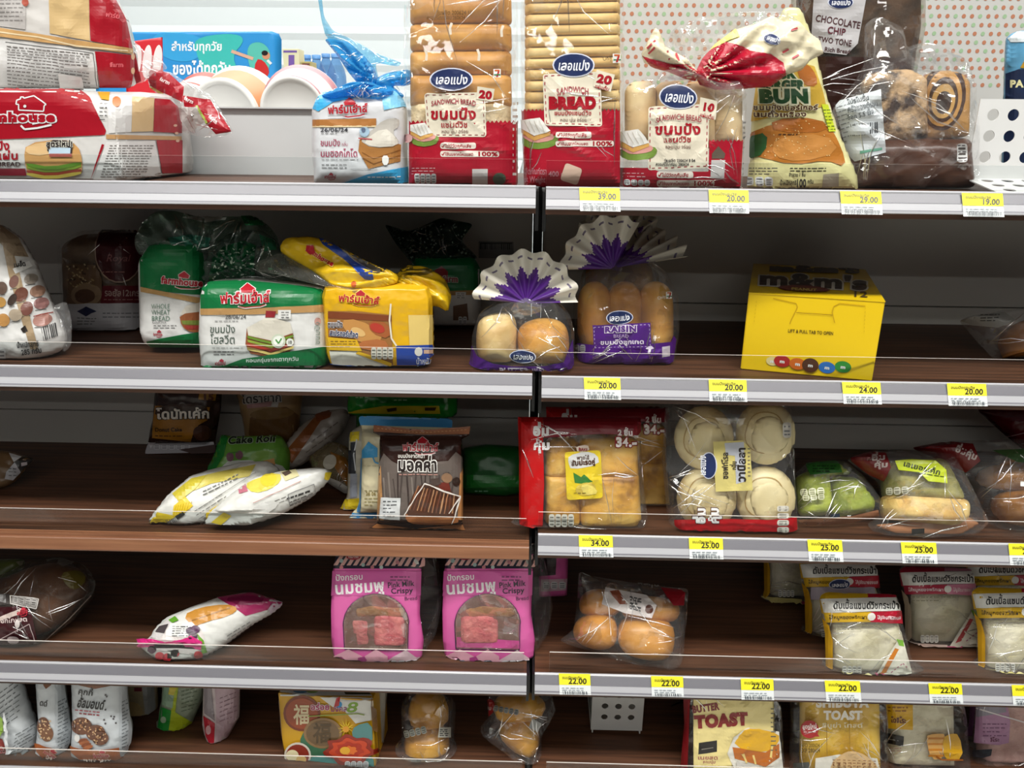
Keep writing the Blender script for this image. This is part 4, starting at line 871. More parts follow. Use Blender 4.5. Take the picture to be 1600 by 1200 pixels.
pk.poly([(230, 532), (262, 526), (300, 520), (346, 512), (346, 540), (231, 540)], GRN); pk.flush('printed_label')
GF = film('#b8ccc0', .16, .8, .09, .9, 22)
pk.pouch('gathered_top', [(216, 400), (214, 372), (224, 346), (246, 332), (276, 330), (312, 340), (352, 340), (396, 338), (420, 352), (436, 374), (420, 392), (380, 384), (330, 396), (280, 398), (240, 392)], .02, GF, .03, amp=.005, f0=90, frame=Frame(atY(320, 365, .10), 25), zmin=None, pleat=(330, 400, 13, .005))
pk.poly([(262, 372), (300, 366), (330, 372), (326, 384), (296, 392), (270, 386)], '#2d6a58'); pk.poly([(372, 330), (410, 338), (412, 352), (384, 352)], GRN); pk.poly([(288, 334), (356, 336), (352, 344), (320, 348), (286, 340)], '#aeb8b2'); pk.flush('printed_top')

pk = green_loaf('wheat_bread_bag', 'green topped whole wheat loaf with Thai lettering standing at the front edge, second shelf left', 412, .034, [(315, 452), (326, 440), (380, 438), (460, 446), (504, 452), (512, 474), (512, 562), (506, 580), (316, 580), (313, 520)])
pk.poly([(314, 452), (326, 440), (380, 438), (460, 446), (506, 452), (512, 476), (470, 480), (400, 481), (314, 482)], GRN); pk.poly([(314, 482), (400, 481), (511, 476), (510, 487), (400, 491), (314, 492)], '#b18a58')
farm(pk, 345, 474, 78, 15, -2, True, '#b01828', '#e6dcd8'); pk.text('28/06/24', 352, 498, 7, '#555', .01, w=33); pk.lines(336, 501, 372, 1, 3, '#888')
pk.text('ขนมปัง', 328, 520, 12, '#2c4436', .0, w=40); pk.text('โฮลวีต', 329, 537, 13, '#2c4436', .0, w=39); pk.lines(332, 543, 380, 1, 3, '#8a8a86', 1); pk.lines(334, 549, 366, 2, 4, '#555', 1.2); farm(pk, 336, 570, 17, 5, 0, True, '#a83040', None)
pk.poly([(386, 512), (420, 494), (454, 504), (458, 520), (424, 532), (388, 524)], '#d2cdbf', 0); pk.poly([(386, 512), (388, 524), (424, 532), (458, 520), (460, 534), (452, 552), (424, 558), (392, 552), (384, 538)], '#8a4f30', 0)
for c, y in (('#8aa03c', 536), ('#b03a2c', 542), ('#d8c070', 548), ('#6a8a30', 530)): pk.poly([(387, y-6), (424, y+3), (460, y-8), (459, y-4), (424, y+7), (388, y-2)], c)
pk.ell(436, 532, 11, 11, '#c4ccb8'); pk.ell(436, 532, 8, 8, '#dfe3da'); pk.line([(432, 530), (436, 536), (441, 528)], 2, '#4a8a44'); pk.ell(454, 534, 6, 6, '#d6d8d0'); pk.text('10', 451, 536.5, 5, '#333', .02, w=6)
pk.poly([(416, 485), (432, 486), (430, 496), (415, 496)], '#8a2a30'); pk.poly([(435, 484), (455, 484), (455, 498), (435, 498)], '#dcdcd8'); pk.lines(440, 487, 453, 3, 4, '#777', 1.2); pk.ell(496, 502, 5, 6, '#c89a90'); pk.text('ขนมปัง', 499, 538, 8, '#8a9a90', 0, w=36, rot=-90)
pk.poly([(318, 578), (318, 574), (350, 570), (380, 560), (420, 554), (470, 546), (512, 540), (512, 578)], GRN); pk.text('หอมกรุ่นจากเตาทุกวัน', 386, 565, 5.5, '#cfd9d0', .02, w=82, rot=-2); pk.flush('printed_label')
pk.pouch('gathered_top', [(318, 442), (322, 410), (336, 380), (372, 360), (410, 360), (434, 376), (440, 392), (470, 420), (496, 446), (440, 440), (380, 436)], .03, GF, .04, amp=.005, f0=90, frame=Frame(atY(400, 410, .085), 18), zmin=None, pleat=(380, 420, 15, .005))
pk.poly([(326, 438), (332, 404), (348, 386), (380, 376), (400, 384), (396, 410), (400, 436), (360, 436)], DGRN); pk.poly([(404, 366), (428, 376), (432, 390), (412, 392)], '#2a6a4c')
for i in range(60): r = random.Random(i*3); u, v = r.uniform(332, 398), r.uniform(388, 436); pk.ell(u, v, 2.2, 1, '#b8c4b4', r.uniform(-50, 50), 6)
pk.flush('printed_top')

# yellow loaf
f = fr(610, .058, 'L', 1, 2); pk = Pack('yellow_bread_bag', 'yellow and blue loaf bag with a long yellow tail flopped to the left', 'bread', f)
V, F = box_vf(-.5, .5, -.5, .5, 0, 1, .16)
bm = bmesh.new(); vs = [bm.verts.new(v) for v in V]; [bm.faces.new([vs[i] for i in q]) for q in F]; bmesh.ops.subdivide_edges(bm, edges=bm.edges[:], cuts=9, use_grid_fill=True); bm.verts.index_update()
V = np.array([v.co[:] for v in bm.verts]); F = [tuple(v.index for v in q.verts) for q in bm.faces]; bm.free()
c0 = atZ(515, 572, FLO['L'][1]); c1 = atZ(613, 580, FLO['L'][1]); c2 = atZ(703, 562, FLO['L'][1]); hh = .104
ax = (c1-c0)[:2]; ay = (c2-c1)[:2]; fl = np.linalg.norm(ax); 
ax = ax/fl; nn = np.array([-ax[1], ax[0]]); dl = .10
W = np.empty_like(V); W[:, 0] = c0[0]+ax[0]*(V[:, 0]+.5)*fl*1.02+nn[0]*(V[:, 1]+.5)*dl; W[:, 1] = c0[1]+ax[1]*(V[:, 0]+.5)*fl*1.02+nn[1]*(V[:, 1]+.5)*dl
c0 = np.array([-.252, .016]); c1 = np.array([-.160, .012]); W[:, 0] = c0[0]+(V[:, 0]+.5)*.135+(V[:, 1]+.5)*(-.012); W[:, 1] = .014+(V[:, 1]+.5)*.105+(V[:, 0]+.5)*.006
W[:, 2] = f.o[2]+V[:, 2]*hh+crumple(V[:, :2]*.15, .003, 9, 60)*np.clip(V[:, 2]*2-1, 0, 1)
pk.add('wrapper', W, F, ink('#d8a81c', .22, .5))
pk.poly([(513, 486), (560, 486), (612, 492), (614, 577), (520, 573), (513, 530)], '#9a6a38', 0); pk.poly([(513, 486), (612, 493), (612, 502), (513, 497)], '#7a3f22'); 
pk.poly([(530, 500), (560, 498), (600, 520), (590, 540), (550, 530)], '#c08a4a', 1); pk.poly([(575, 500), (608, 504), (610, 530), (580, 520)], '#a05a30', 1); pk.poly([(556, 534), (600, 528), (610, 544), (570, 548)], '#b06a3a', 1); pk.ell(590, 512, 12, 7, '#b03a2c', 20); pk.ell(560, 518, 12, 6, '#d8b070', 25)
pk.text('ขนมปัง', 513, 511, 9, '#40302c', .03, w=23, halo='#dfe0e4', halo_w=.09); pk.text('สเปรดอร์เก้อต', 516, 523, 8.5, '#26335a', .03, w=44, rot=5, halo='#dfe0e4', halo_w=.09)
pk.poly([(513, 526), (558, 530), (566, 548), (516, 546)], '#d8ac20'); pk.lines(518, 532, 556, 3, 4, '#7a5a20', 1.2)
pk.poly([(515, 548), (560, 548), (614, 570), (614, 578), (520, 574)], '#dcd9cc'); pk.poly([(516, 568), (560, 572), (612, 577), (612, 582), (516, 576)], '#2a4a94'); pk.poly([(560, 548), (612, 566), (612, 572), (556, 552)], '#d8ac20'); nutri(pk, 580, 542, 35, 18, 4, '#d6d2c4', '#6a6a62')
pk.poly([(638, 492), (690, 492), (700, 540), (640, 540)], '#dcc070', 0); pk.poly([(676, 474), (708, 468), (708, 520), (680, 500)], '#c9b88a', 1)
pk.poly([(619, 540), (686, 538), (684, 582), (621, 582)], '#23439a'); pk.poly([(690, 528), (706, 516), (704, 545), (690, 560)], '#23439a'); pk.poly([(694, 540), (704, 532), (702, 556), (692, 566)], '#cfd2da'); pk.lines(693, 546, 703, 4, 4, '#2a3a6a', 1.3, 4, -.6)
pk.ell(654, 549, 6, 7, '#dad6cc'); pk.rect(662, 546, 678, 552, '#cfa890'); pk.text('น้ำหนัก', 650, 568, 9, '#d2d8e6', .02, w=25); pk.text('เนยนม 227 กรัม', 648, 578, 7, '#d2d8e6', .02, w=30)
pk.line([(611, 474), (609, 500), (612, 528), (620, 540)], 2.6, '#dfd8c4'); farm(pk, 529, 470, 64, 10, 4, True, '#a81828', '#e8c85a')
pk.poly([(680, 560), (687, 556), (688, 580), (680, 582)], '#a8843a'); pk.flush('printed_label')
YW = ink('#dcb41e', .18, .6)
pk.pouch('gathered_tail', [(436, 392), (444, 376), (476, 370), (506, 374), (540, 392), (580, 412), (612, 424), (624, 432), (620, 442), (586, 452), (548, 452), (518, 446), (484, 420), (450, 402)], .012, YW, .025, amp=.003, f0=90, frame=Frame(atY(530, 415, .045), 40), zmin=None, pleat=(622, 436, 17, .004), step=5)
pk.poly([(498, 372), (512, 376), (546, 398), (582, 424), (584, 438), (570, 436), (536, 404), (504, 382)], '#23439a'); pk.poly([(516, 376), (560, 384), (600, 408), (604, 424), (584, 426), (548, 398)], '#4f4a42'); pk.line([(540, 384), (585, 412)], 2, '#9a978c'); pk.line([(536, 392), (580, 424)], 1.5, '#8a877c')
pk.text('farmhouse', 478, 390, 8, '#b01a28', .05, w=50, rot=34, halo='#e8d070'); pk.poly([(480, 384), (490, 384), (494, 394), (486, 398), (478, 392)], '#b01a28'); pk.ell(553, 444, 4, 5, '#c05a1c')
pk.flush('printed_tail')
pk.pouch('yellow_top', [(612, 470), (606, 446), (622, 428), (640, 416), (672, 420), (696, 436), (706, 462), (700, 488), (680, 476), (650, 486), (628, 482)], .03, YW, .03, amp=.002, f0=100, frame=Frame(atY(660, 460, .062), 28), zmin=None, pleat=(616, 438, 21, .004), step=5)
pk.poly([(622, 420), (660, 414), (680, 424), (660, 430), (630, 430)], '#6a5a20'); pk.flush('printed_top')
pk.pouch('clear_tail', [(400, 410), (440, 394), (484, 420), (520, 446), (580, 452), (560, 462), (500, 446), (430, 428), (400, 424)], .004, film('#d8d8d0', .12, .6, .1, .7, 20), .01, amp=.003, f0=100, frame=Frame(atY(480, 430, .036), 40), zmin=None, aim=False)

# green loaf far back, barcode sticker on the back panel
f = fr(690, .22, 'L', 1, 2); pk = Pack('wheat_bread_bag', 'dark green topped loaf bag deep in shadow behind the yellow loaf', 'bread', f)
pk.pouch('wrapper', [(640, 420), (650, 400), (740, 402), (752, 424), (750, 508), (640, 508)], .02, ink('#c9c9c6', .3, .3), .02, Tb=.05, amp=.0014)
pk.poly([(640, 420), (650, 400), (740, 402), (752, 424), (752, 454), (640, 456)], GRN); pk.poly([(640, 456), (752, 453), (752, 460), (640, 463)], '#a07a4a'); pk.poly([(676, 424), (690, 416), (700, 424), (700, 442), (680, 444)], '#8a1a26'); pk.text('farm', 692, 440, 9, '#8a1a26', .04, w=24, halo='#bba')
pk.rect(712, 456, 728, 466, '#d0d0cc'); pk.lines(714, 458, 727, 3, 3, '#666', 1); pk.poly([(708, 478), (730, 474), (732, 500), (708, 500)], '#6a4a34'); nutri(pk, 716, 494, 14, 12, 2); pk.flush('printed_label')
pk.pouch('gathered_top', [(642, 410), (618, 380), (600, 350), (640, 362), (690, 340), (740, 350), (720, 376), (748, 404), (700, 408)], .02, film('#6a8a78', .2, .6, .12, .8, 24), .03, amp=.006, f0=80, frame=Frame(atY(690, 380, .23), 15), zmin=None, pleat=(690, 420, 13, .006))
for i in range(90): r = random.Random(i*7); pk.ell(r.uniform(622, 735), r.uniform(350, 405), 1.7, 1, '#8fa294', r.uniform(0, 180), 6)
pk.flush('printed_top')
f = Frame(atY(775, 390, BACK-.0006)); pk = Pack('barcode_sticker', 'small grey barcode sticker on the back panel above the white fan bag', 'sticker', f)
V, F, _ = grid_fill(np.array([(748, 377), (802, 378), (803, 404), (748, 403)]), 60); pk.add('sticker', f.hit(V), F, ink('#8f8f8d', .5, 0)); pk.rect(750, 379, 800, 396, '#2c2c2c'); pk.bars(752, 381, 800, 392, '#9a9a98', 0, 8); pk.lines(752, 398, 799, 1, 3, '#444', 2); pk.flush('printed_code')

# ---------------------------------------------------------------- purple bun bags with pleated fans
PUR = '#4d2078'
def fan(pk, part, cu, cv, Y, tilt, R, rin, a0, a1, n, white='#dcd7c8', squash=1.0, amp=.007, yaw=0, zig=.12):
    fm = Frame(atY(cu, cv, Y), tilt, yaw); V, F, mi = [], [], []; na, nr = n*8, 26
    for j in range(nr+1):
        t = j/nr
        for i in range(na+1):
            a = math.radians(a0+(a1-a0)*i/na); ph = 2*math.pi*n*i/na; r = R*(t*.97+.03)*(1+.045*math.sin(ph)*t)
            V.append(fm.pt(r*math.cos(a), r*math.sin(a)*squash, amp*math.sin(ph)*t+.004*math.sin(a*3)*t))
    for j in range(nr):
        for i in range(na):
            k = j*(na+1)+i; F.append((k, k+1, k+na+2, k+na+1)); tm = (j+.5)/nr; zz = rin+zig*abs(((i/8) % 1)-.5)*2-zig*.5
            mi.append(1 if tm < zz else (2 if j == nr-4 and (i % 4 < 2) else 0))
    return pk.add(part, np.array(V), F, [ink(white, .4, .1), ink(PUR, .35, .1), ink('#6a6078', .4, 0)], mi, aim=False)
BUNM = mottled('shiny_bun', '#a3621a', '#e8ba60', 13, .38, .12, 4, (.3, .65), c3='#d4953a'); BUNP = mottled('pale_bun', '#c08a3e', '#efdba4', 11, .45, .15, 4, (.3, .6), c3='#e2c282')
f = fr(815, .052, 'L', 1, 2); f.o[0] = atY(815, 560, .052)[0]; pk = Pack('butter_bun_bag', 'clear bun bag with purple base and white fan at the front edge by the gap', 'bread', f)
for ol, m in (([(744, 520), (748, 500), (766, 490), (796, 488), (808, 500), (808, 552), (800, 566), (752, 564), (744, 548)], BUNP), ([(806, 530), (812, 508), (840, 496), (870, 498), (888, 512), (890, 552), (880, 568), (812, 566)], BUNM)): pk.pouch('bun', ol, .030, m, .03, Tb=.025, smooth=2, amp=.001, aim=False, seed=len(ol))
pk.pouch('clear_bag', [(736, 560), (738, 520), (750, 488), (780, 468), (822, 462), (868, 466), (890, 490), (898, 520), (896, 590), (736, 590), (732, 574)], .036, film('#ffffff', .05, .7, .08, .9, 26), .028, Tb=.032, amp=.002, f0=75)
pk.poly([(736, 590), (733, 574), (738, 540), (746, 556), (770, 568), (800, 572), (850, 572), (880, 566), (894, 530), (897, 590)], PUR); lepan(pk, 817, 557, 21, 10, 3); pk.text('BUTTER', 780, 583, 9, '#d8cfe0', .04, w=46); pk.text('BREAD', 830, 580, 5, '#b8a8c8', .02, w=20); pk.flush('printed_film')
fan(pk, 'pleated_fan', 822, 474, .040, 6, .064, .58, 176, 2, 7, zig=.22); pk.pouch('gathered_neck', [(806, 470), (822, 462), (840, 470), (850, 486), (822, 494), (796, 486)], .008, FILMC, .012, amp=.002, frame=Frame(atY(822, 476, .044), 6), zmin=None, pleat=(822, 468, 13, .003), aim=False)

f = fr(978, .095, 'R', 1, 2); pk = Pack('raisin_bun_bag', 'raisin bread bag with purple label and a bent white fan, right of the shelf gap', 'bread', f)
for k, (a, b) in enumerate(((902, 956), (948, 1004), (996, 1052))): pk.pouch('bun', [(a, 470), (a+6, 450), (a+20, 440), (b-18, 440), (b-4, 452), (b, 474), (b, 548), (a, 548)], .032, BUNM, .03, Tb=.03, smooth=2, amp=.001, aim=False, seed=k)
pk.pouch('clear_bag', [(896, 470), (906, 436), (936, 412), (970, 398), (1010, 402), (1040, 424), (1058, 456), (1062, 510), (1052, 566), (1046, 572), (904, 572), (900, 560), (896, 520)], .039, FILM, .03, Tb=.04, amp=.0018, f0=75)
pk.poly([(902, 574), (902, 536), (960, 542), (1048, 534), (1052, 524), (1056, 530), (1050, 574)], PUR); pk.poly([(926, 508), (1016, 504), (1018, 544), (928, 546)], PUR); pk.line([(928, 511), (1014, 507), (1016, 541), (930, 543)], .9, '#b8a8cc', closed=True, dash=3)
lepan(pk, 968, 496, 21, 11, -3); pk.text('RAISIN', 945, 519, 9, '#57307f', .05, w=50, rot=-2, halo='#ded6e4', halo_w=.08); pk.text('BREAD', 958, 527, 5, '#b49cc8', .02, w=24, rot=-1); pk.text('ขนมปังลูกเกด', 938, 538, 7, '#d8d0e0', .03, w=68, rot=-1)
pk.poly([(1008, 545), (1012, 541), (1018, 540), (1022, 544), (1017, 546), (1016, 552), (1012, 552), (1013, 546)], '#cfc6d8'); nutri(pk, 898, 538, 18, 12, 2, '#a6a6ae'); pk.poly([(1034, 542), (1046, 540), (1046, 556), (1034, 558)], '#b9b2bc'); seven(pk, 1040, 456, 9); pk.text('Only', 1028, 468, 5, '#d8d0c0', .02, w=12, rot=-14); pk.flush('printed_film')
fan(pk, 'pleated_fan', 958, 420, .085, 6, .066, .54, 182, 62, 5, zig=.22); fan(pk, 'bent_fan', 962, 418, .10, 58, .098, .5, 88, 14, 6, '#c9c4b4', .9, .006)
f = fr(965, .2, 'R', 1, 2); pk = Pack('raisin_bun_bag', 'second purple fan bun bag hidden in the dark behind the raisin bread bag', 'bread', f)
pk.pouch('bun', [(915, 420), (940, 400), (1000, 400), (1020, 420), (1020, 520), (915, 520)], .03, BUNM, .03, aim=False)
pk.pouch('clear_bag', [(908, 430), (930, 390), (966, 374), (1006, 386), (1030, 430), (1030, 528), (908, 528)], .036, FILMD, .03, amp=.002, aim=False); fan(pk, 'pleated_fan', 966, 388, .19, 5, .063, .62, 172, 8, 9, '#b9b3a4')

# yellow candy box
z0 = FLO['R'][1]+.0004; BLp, BRp = atZ(1156.5, 577, z0), atZ(1368, 591, z0); zt = atY(1170, 458, BLp[1])[2]
TA, TB, TD, TC = atZ(1170, 458, zt), atZ(1383, 472, zt), atZ(1172, 416, zt), atZ(1354, 418, zt)
xd = TB-TA; bw = np.linalg.norm(xd); xd /= bw; dd = (TC+TD)/2-(TA+TB)/2; bd_ = float(np.linalg.norm(dd)); dd /= bd_; bh = zt-z0; BLp = np.array([TA[0], TA[1], z0]); print('BOX', bw, bd_, bh, xd, dd)
f = Frame(BLp, 0, math.degrees(math.atan2(xd[1], xd[0]))); pk = Pack('candy_box', 'yellow cardboard candy display box with coloured candies printed along its bottom', 'box', f)
YB = '#e3bf12'
P = lambda a, b, c: BLp+xd*a*bw+dd*b*bd_+np.array([0, 0, c*bh])
V = np.array([P(a, b, c) for c in (0, 1) for b in (0, 1) for a in (0, 1)]); F = [(0, 1, 5, 4), (1, 3, 7, 5), (3, 2, 6, 7), (2, 0, 4, 6), (0, 2, 3, 1)]
lid = np.array([P(0, 0, 1), P(1, 0, 1), P(1, 1, 1), P(0, 1, 1)])
bm = bmesh.new(); vv = [bm.verts.new(v) for v in V]; [bm.faces.new([vv[i] for i in q]) for q in F]; bmesh.ops.bevel(bm, geom=[e for e in bm.edges if not e.is_boundary], offset=.0012, segments=2, affect='EDGES'); bm.verts.index_update(); V = np.array([v.co[:] for v in bm.verts]); F = [tuple(v.index for v in q.verts) for q in bm.faces]; bm.free()
pk.add('carton', V, F, ink(YB, .3, .02), smooth=False)
pk.line([(1208, 466), (1244, 474), (1246, 480), (1236, 500), (1234, 506)], 1.1, '#b8920e'); pk.line([(1244, 488), (1302, 492)], .9, '#8a6a10'); pk.line([(1302, 480), (1300, 488), (1304, 504)], 1.1, '#b8920e'); pk.line([(1302, 479), (1312, 474), (1352, 478)], 1.1, '#b8920e')
for a, b in (((1182, 470), (1178, 506)), ((1352, 480), (1350, 520))): pk.line([a, b], .7, '#cba810', dash=3)
pk.text('LIFT & PULL TAB TO OPEN', 1231, 519, 5.2, '#4a3a10', .02, w=71, rot=3.5)
for u, v, a, b, c in ((1207, 564, 10, 7, '#d9c98a'), (1222, 564, 13, 9, '#a82424'), (1246, 568, 13, 9, '#c8641c'), (1266, 570, 13, 11, '#4f2c18'), (1292, 574, 13, 9, '#2d6db8'), (1317, 573, 13, 9, '#2e8a34')):
    pk.ell(u, v, a, b, c, 8); pk.text('m', u, v+2.6, 5.2, '#dcdcd8', .05, w=8, rot=8, anchor='c')
pk.flush('printed_carton')
o = put('lid', *box_vf(0, 1, 0, 1, 0, 1), ink(YB, .3, .02), None, pk.root, False, pk.base); 
lv = [P(-.002+1.004*(v.co[0]+pk.base[0]), -.004+1.0*(v.co[1]+pk.base[1]), 1.0+.008*(v.co[2]+pk.base[2])) for v in o.data.vertices]
for v, q in zip(o.data.vertices, lv): v.co = tuple(np.array(q)-pk.base)
LV = np.array(lv); pk.body = o; pk.aim(LV, [tuple(p.vertices) for p in o.data.polygons])
pk.text("m&m's", 1186, 445, 20, '#2e1a10', .05, w=170, rot=3.0, halo='#d8d4c8', halo_w=.05); pk.poly([(1210, 449), (1250, 446), (1300, 453), (1290, 458), (1230, 456)], '#6a2418', 1); pk.text('PEANUT', 1236, 455, 4, '#d8c060', .03, w=40, rot=3); pk.text('12', 1330, 464, 9, '#4a3a20', .02, w=26, rot=3)
pk.text("m&m's", 1204, 424, 9, '#3a2410', .10, w=140, rot=1.5)
pk.flush('printed_lid')

# bun bag lying at the right end
f = fr(1580, .12, 'R', 1, 35); pk = Pack('croissant_bag', 'clear bag with a glossy brown bun at the right end of the second shelf', 'bread', f)
pk.pouch('bun', [(1556, 530), (1580, 506), (1620, 496), (1700, 496), (1700, 600), (1640, 610), (1590, 590), (1566, 560)], .04, mottled('glazed_bun', '#7a3f10', '#c5842c', 12, .25, .1, 4), .04, Tb=.01, smooth=2, aim=False)
pk.pouch('clear_bag', [(1498, 500), (1520, 494), (1560, 488), (1600, 484), (1720, 480), (1720, 620), (1640, 616), (1590, 598), (1556, 566), (1524, 530)], .046, FILMC, .05, Tb=.012, amp=.003, f0=80)
pk.poly([(1500, 501), (1530, 493), (1570, 488), (1586, 500), (1560, 512), (1520, 508)], '#8a8a86'); pk.lines(1532, 492, 1562, 3, 4, '#3a3a3a', 1.5); pk.flush('printed_label')
# ---------------------------------------------------------------- third shelf, left bay (low packs lying on the board)
def frl(u, v, side, row, tilt=60, yaw=0, roll=0, up=.004):
    return lim(Frame(atZ(u, v, FLO[side][row]+up), tilt, yaw, roll), side, row)
def lying(name, label, cat, u, v, side, row, ol, T, mat, tilt=60, R=.025, part='wrapper', up=.004, amp=.002, smooth=1, **k):
    """flat pack lying on the board: its plane passes through pixel (u, v) on the board"""
    f = frl(u, v, side, row, tilt, up=up); pk = Pack(name, label, cat, f, base=(f.o[0], f.o[1], FLO[side][row]+.0004))
    pk.pouch(part, ol, T, mat, R, amp=amp, smooth=smooth, zmin=-.5, **k)
    o = ALL[-1]; low = FLO[side][row]+.0006-pk.base[2]
    for v_ in o.data.vertices: v_.co.z = max(v_.co.z, low)
    return pk
WB = ink('#dcdcd6', .25, .5)
pk = lying('snack_bag', 'tip of a brown and silver snack bag at the left edge of the third shelf', 'snack', 10, 762, 'L', 2, [(-60, 694), (0, 704), (20, 706), (36, 712), (55, 717), (42, 728), (28, 748), (8, 762), (-60, 772)], .012, ink('#6a5136', .3, .5), 40)
pk.poly([(14, 708), (34, 714), (22, 722)], '#c4c4c6'); pk.poly([(20, 724), (36, 714), (54, 717), (42, 728), (30, 738), (24, 730)], '#2a2826'); pk.poly([(10, 738), (24, 722), (32, 738), (20, 750), (8, 748)], '#a9a8ac'); pk.lines(14, 732, 26, 3, 5, '#555', 1.3); pk.rect(33, 723, 42, 728, '#c4bcc0', 0, -2); pk.flush('printed_label')

f = fr(285, .215, 'L', 2, 6); pk = Pack('donut_cake_bag', 'brown and gold donut cake bag standing at the back of the third shelf', 'cake', f)
pk.pouch('wrapper', [(246, 590), (348, 592), (345, 640), (336, 692), (338, 709), (226, 711), (230, 696), (238, 660)], .022, ink('#34201a', .25, .5), .03, inner=[(246, 590), (346, 592), (342, 640), (332, 690), (232, 692), (240, 650)], amp=.002)
pk.poly([(243, 634), (328, 636), (324, 656), (310, 664), (302, 678), (298, 690), (238, 684), (240, 655)], '#a8721e'); pk.poly([(246, 632), (322, 630), (326, 650), (242, 652)], '#3a2418', 1); pk.text('โดนัทเค้ก', 246, 654, 14, '#efe8dc', .04, w=82, rot=-1, halo='#1e120c', halo_w=.09)
pk.text('Donut Cake', 243, 674, 6, '#2a1810', .03, w=42); pk.lines(243, 680, 285, 1, 3, '#4a2a14', 1.4); pk.ell(316, 676, 14, 12, '#4a2818'); pk.poly([(312, 612), (338, 614), (336, 626), (310, 624)], '#a87a28'); pk.text('15', 316, 625, 10, '#5a2a14', .05, w=18)
pk.poly([(232, 692), (334, 690), (338, 706), (226, 709)], '#b4b4ba'); nutri(pk, 240, 694, 58, 8, 5, '#cfcfd4'); pk.poly([(232, 690), (244, 690), (236, 700)], '#dcdce0'); pk.poly([(280, 702), (336, 694), (338, 707), (300, 708)], '#4a3a38'); pk.flush('printed_label')

f = fr(420, .255, 'L', 2, 4); pk = Pack('pancake_bag', 'pale brown pancake bag with Thai lettering far back on the third shelf', 'cake', f)
pk.pouch('wrapper', [(362, 585), (478, 585), (470, 640), (466, 692), (386, 694), (376, 640)], .02, ink('#a8875c', .3, .4), .03, amp=.002)
pk.poly([(378, 612), (440, 612), (434, 636), (386, 634)], '#c9c5be'); pk.text('โดรายากิ', 379, 630, 13, '#3a302c', .02, w=62, rot=-3, halo='#d8d4cc', halo_w=.07); pk.poly([(392, 640), (466, 634), (466, 692), (388, 692)], '#76542f', 1); pk.ell(425, 646, 34, 9, '#8a6a3c', -4); pk.poly([(386, 632), (426, 626), (424, 634), (388, 638)], '#b98a88'); pk.flush('printed_label')

pk = lying('cake_roll_bag', 'green cake roll bag under the two white and yellow cake bags', 'cake', 400, 742, 'L', 2, [(324, 736), (340, 700), (346, 678), (362, 682), (440, 680), (454, 706), (452, 738), (430, 752), (344, 750)], .022, ink('#74b244', .22, .5), 25, .03)
pk.poly([(320, 734), (338, 704), (344, 678), (356, 684), (350, 712), (334, 738)], '#1f8a36'); pk.text('Cake Roll', 356, 694, 11, '#1a2a18', .03, w=74, rot=-3, shear=.2, halo='#b8cfb0', halo_w=.06); pk.poly([(348, 722), (380, 718), (420, 722), (448, 730), (440, 748), (346, 748)], '#d4d8d0', 1); pk.ell(360, 714, 6, 7, '#8a5a6a'); pk.ell(374, 711, 6, 7, '#8a5a6a'); pk.ell(412, 714, 20, 10, '#86b83c'); pk.poly([(412, 720), (428, 716), (430, 726), (416, 728)], '#d8981c'); pk.line([(360, 708), (374, 706)], 1.4, '#4a8a34'); pk.poly([(398, 736), (414, 734), (416, 744), (400, 746)], '#a8202c'); pk.flush('printed_label')

pk = lying('banana_cake_bag', 'whitish bag with brown banana print leaning behind the white and yellow cake bags', 'cake', 470, 735, 'L', 2, [(430, 726), (440, 700), (470, 666), (500, 644), (540, 638), (548, 650), (536, 676), (510, 700), (470, 728), (446, 736)], .02, ink('#b9b0a6', .2, .6), 35, .025)
pk.poly([(446, 706), (478, 668), (492, 652), (504, 654), (480, 690), (456, 724)], '#9a5a2c'); pk.poly([(440, 722), (452, 700), (462, 706), (450, 728)], '#b5642c'); pk.poly([(492, 648), (520, 640), (516, 652), (496, 660)], '#8a4a28'); pk.lines(478, 706, 524, 4, 7, '#7a6a62', 1.3, 5, -.7, 2); pk.lines(486, 690, 528, 1, 7, '#7a6a62', 2, 5, -.75); pk.flush('printed_label')
pk = lying('gold_film_bag', 'small gold and clear bag squeezed behind the white cake bags, left of the blue pack', 'cake', 525, 770, 'L', 2, [(482, 716), (500, 704), (520, 690), (546, 700), (556, 730), (556, 768), (540, 772), (510, 752), (490, 738)], .02, film('#d8c8a0', .3, .9, .08, .9, 26), 45, .02, part='clear_bag')
pk.poly([(506, 742), (530, 752), (552, 766), (540, 771), (512, 754)], '#c9c8c0'); pk.poly([(516, 706), (540, 716), (554, 758), (548, 766), (524, 732)], '#8a5a20'); pk.ell(516, 722, 10, 12, '#b9b4a4', 30); pk.flush('printed_label')

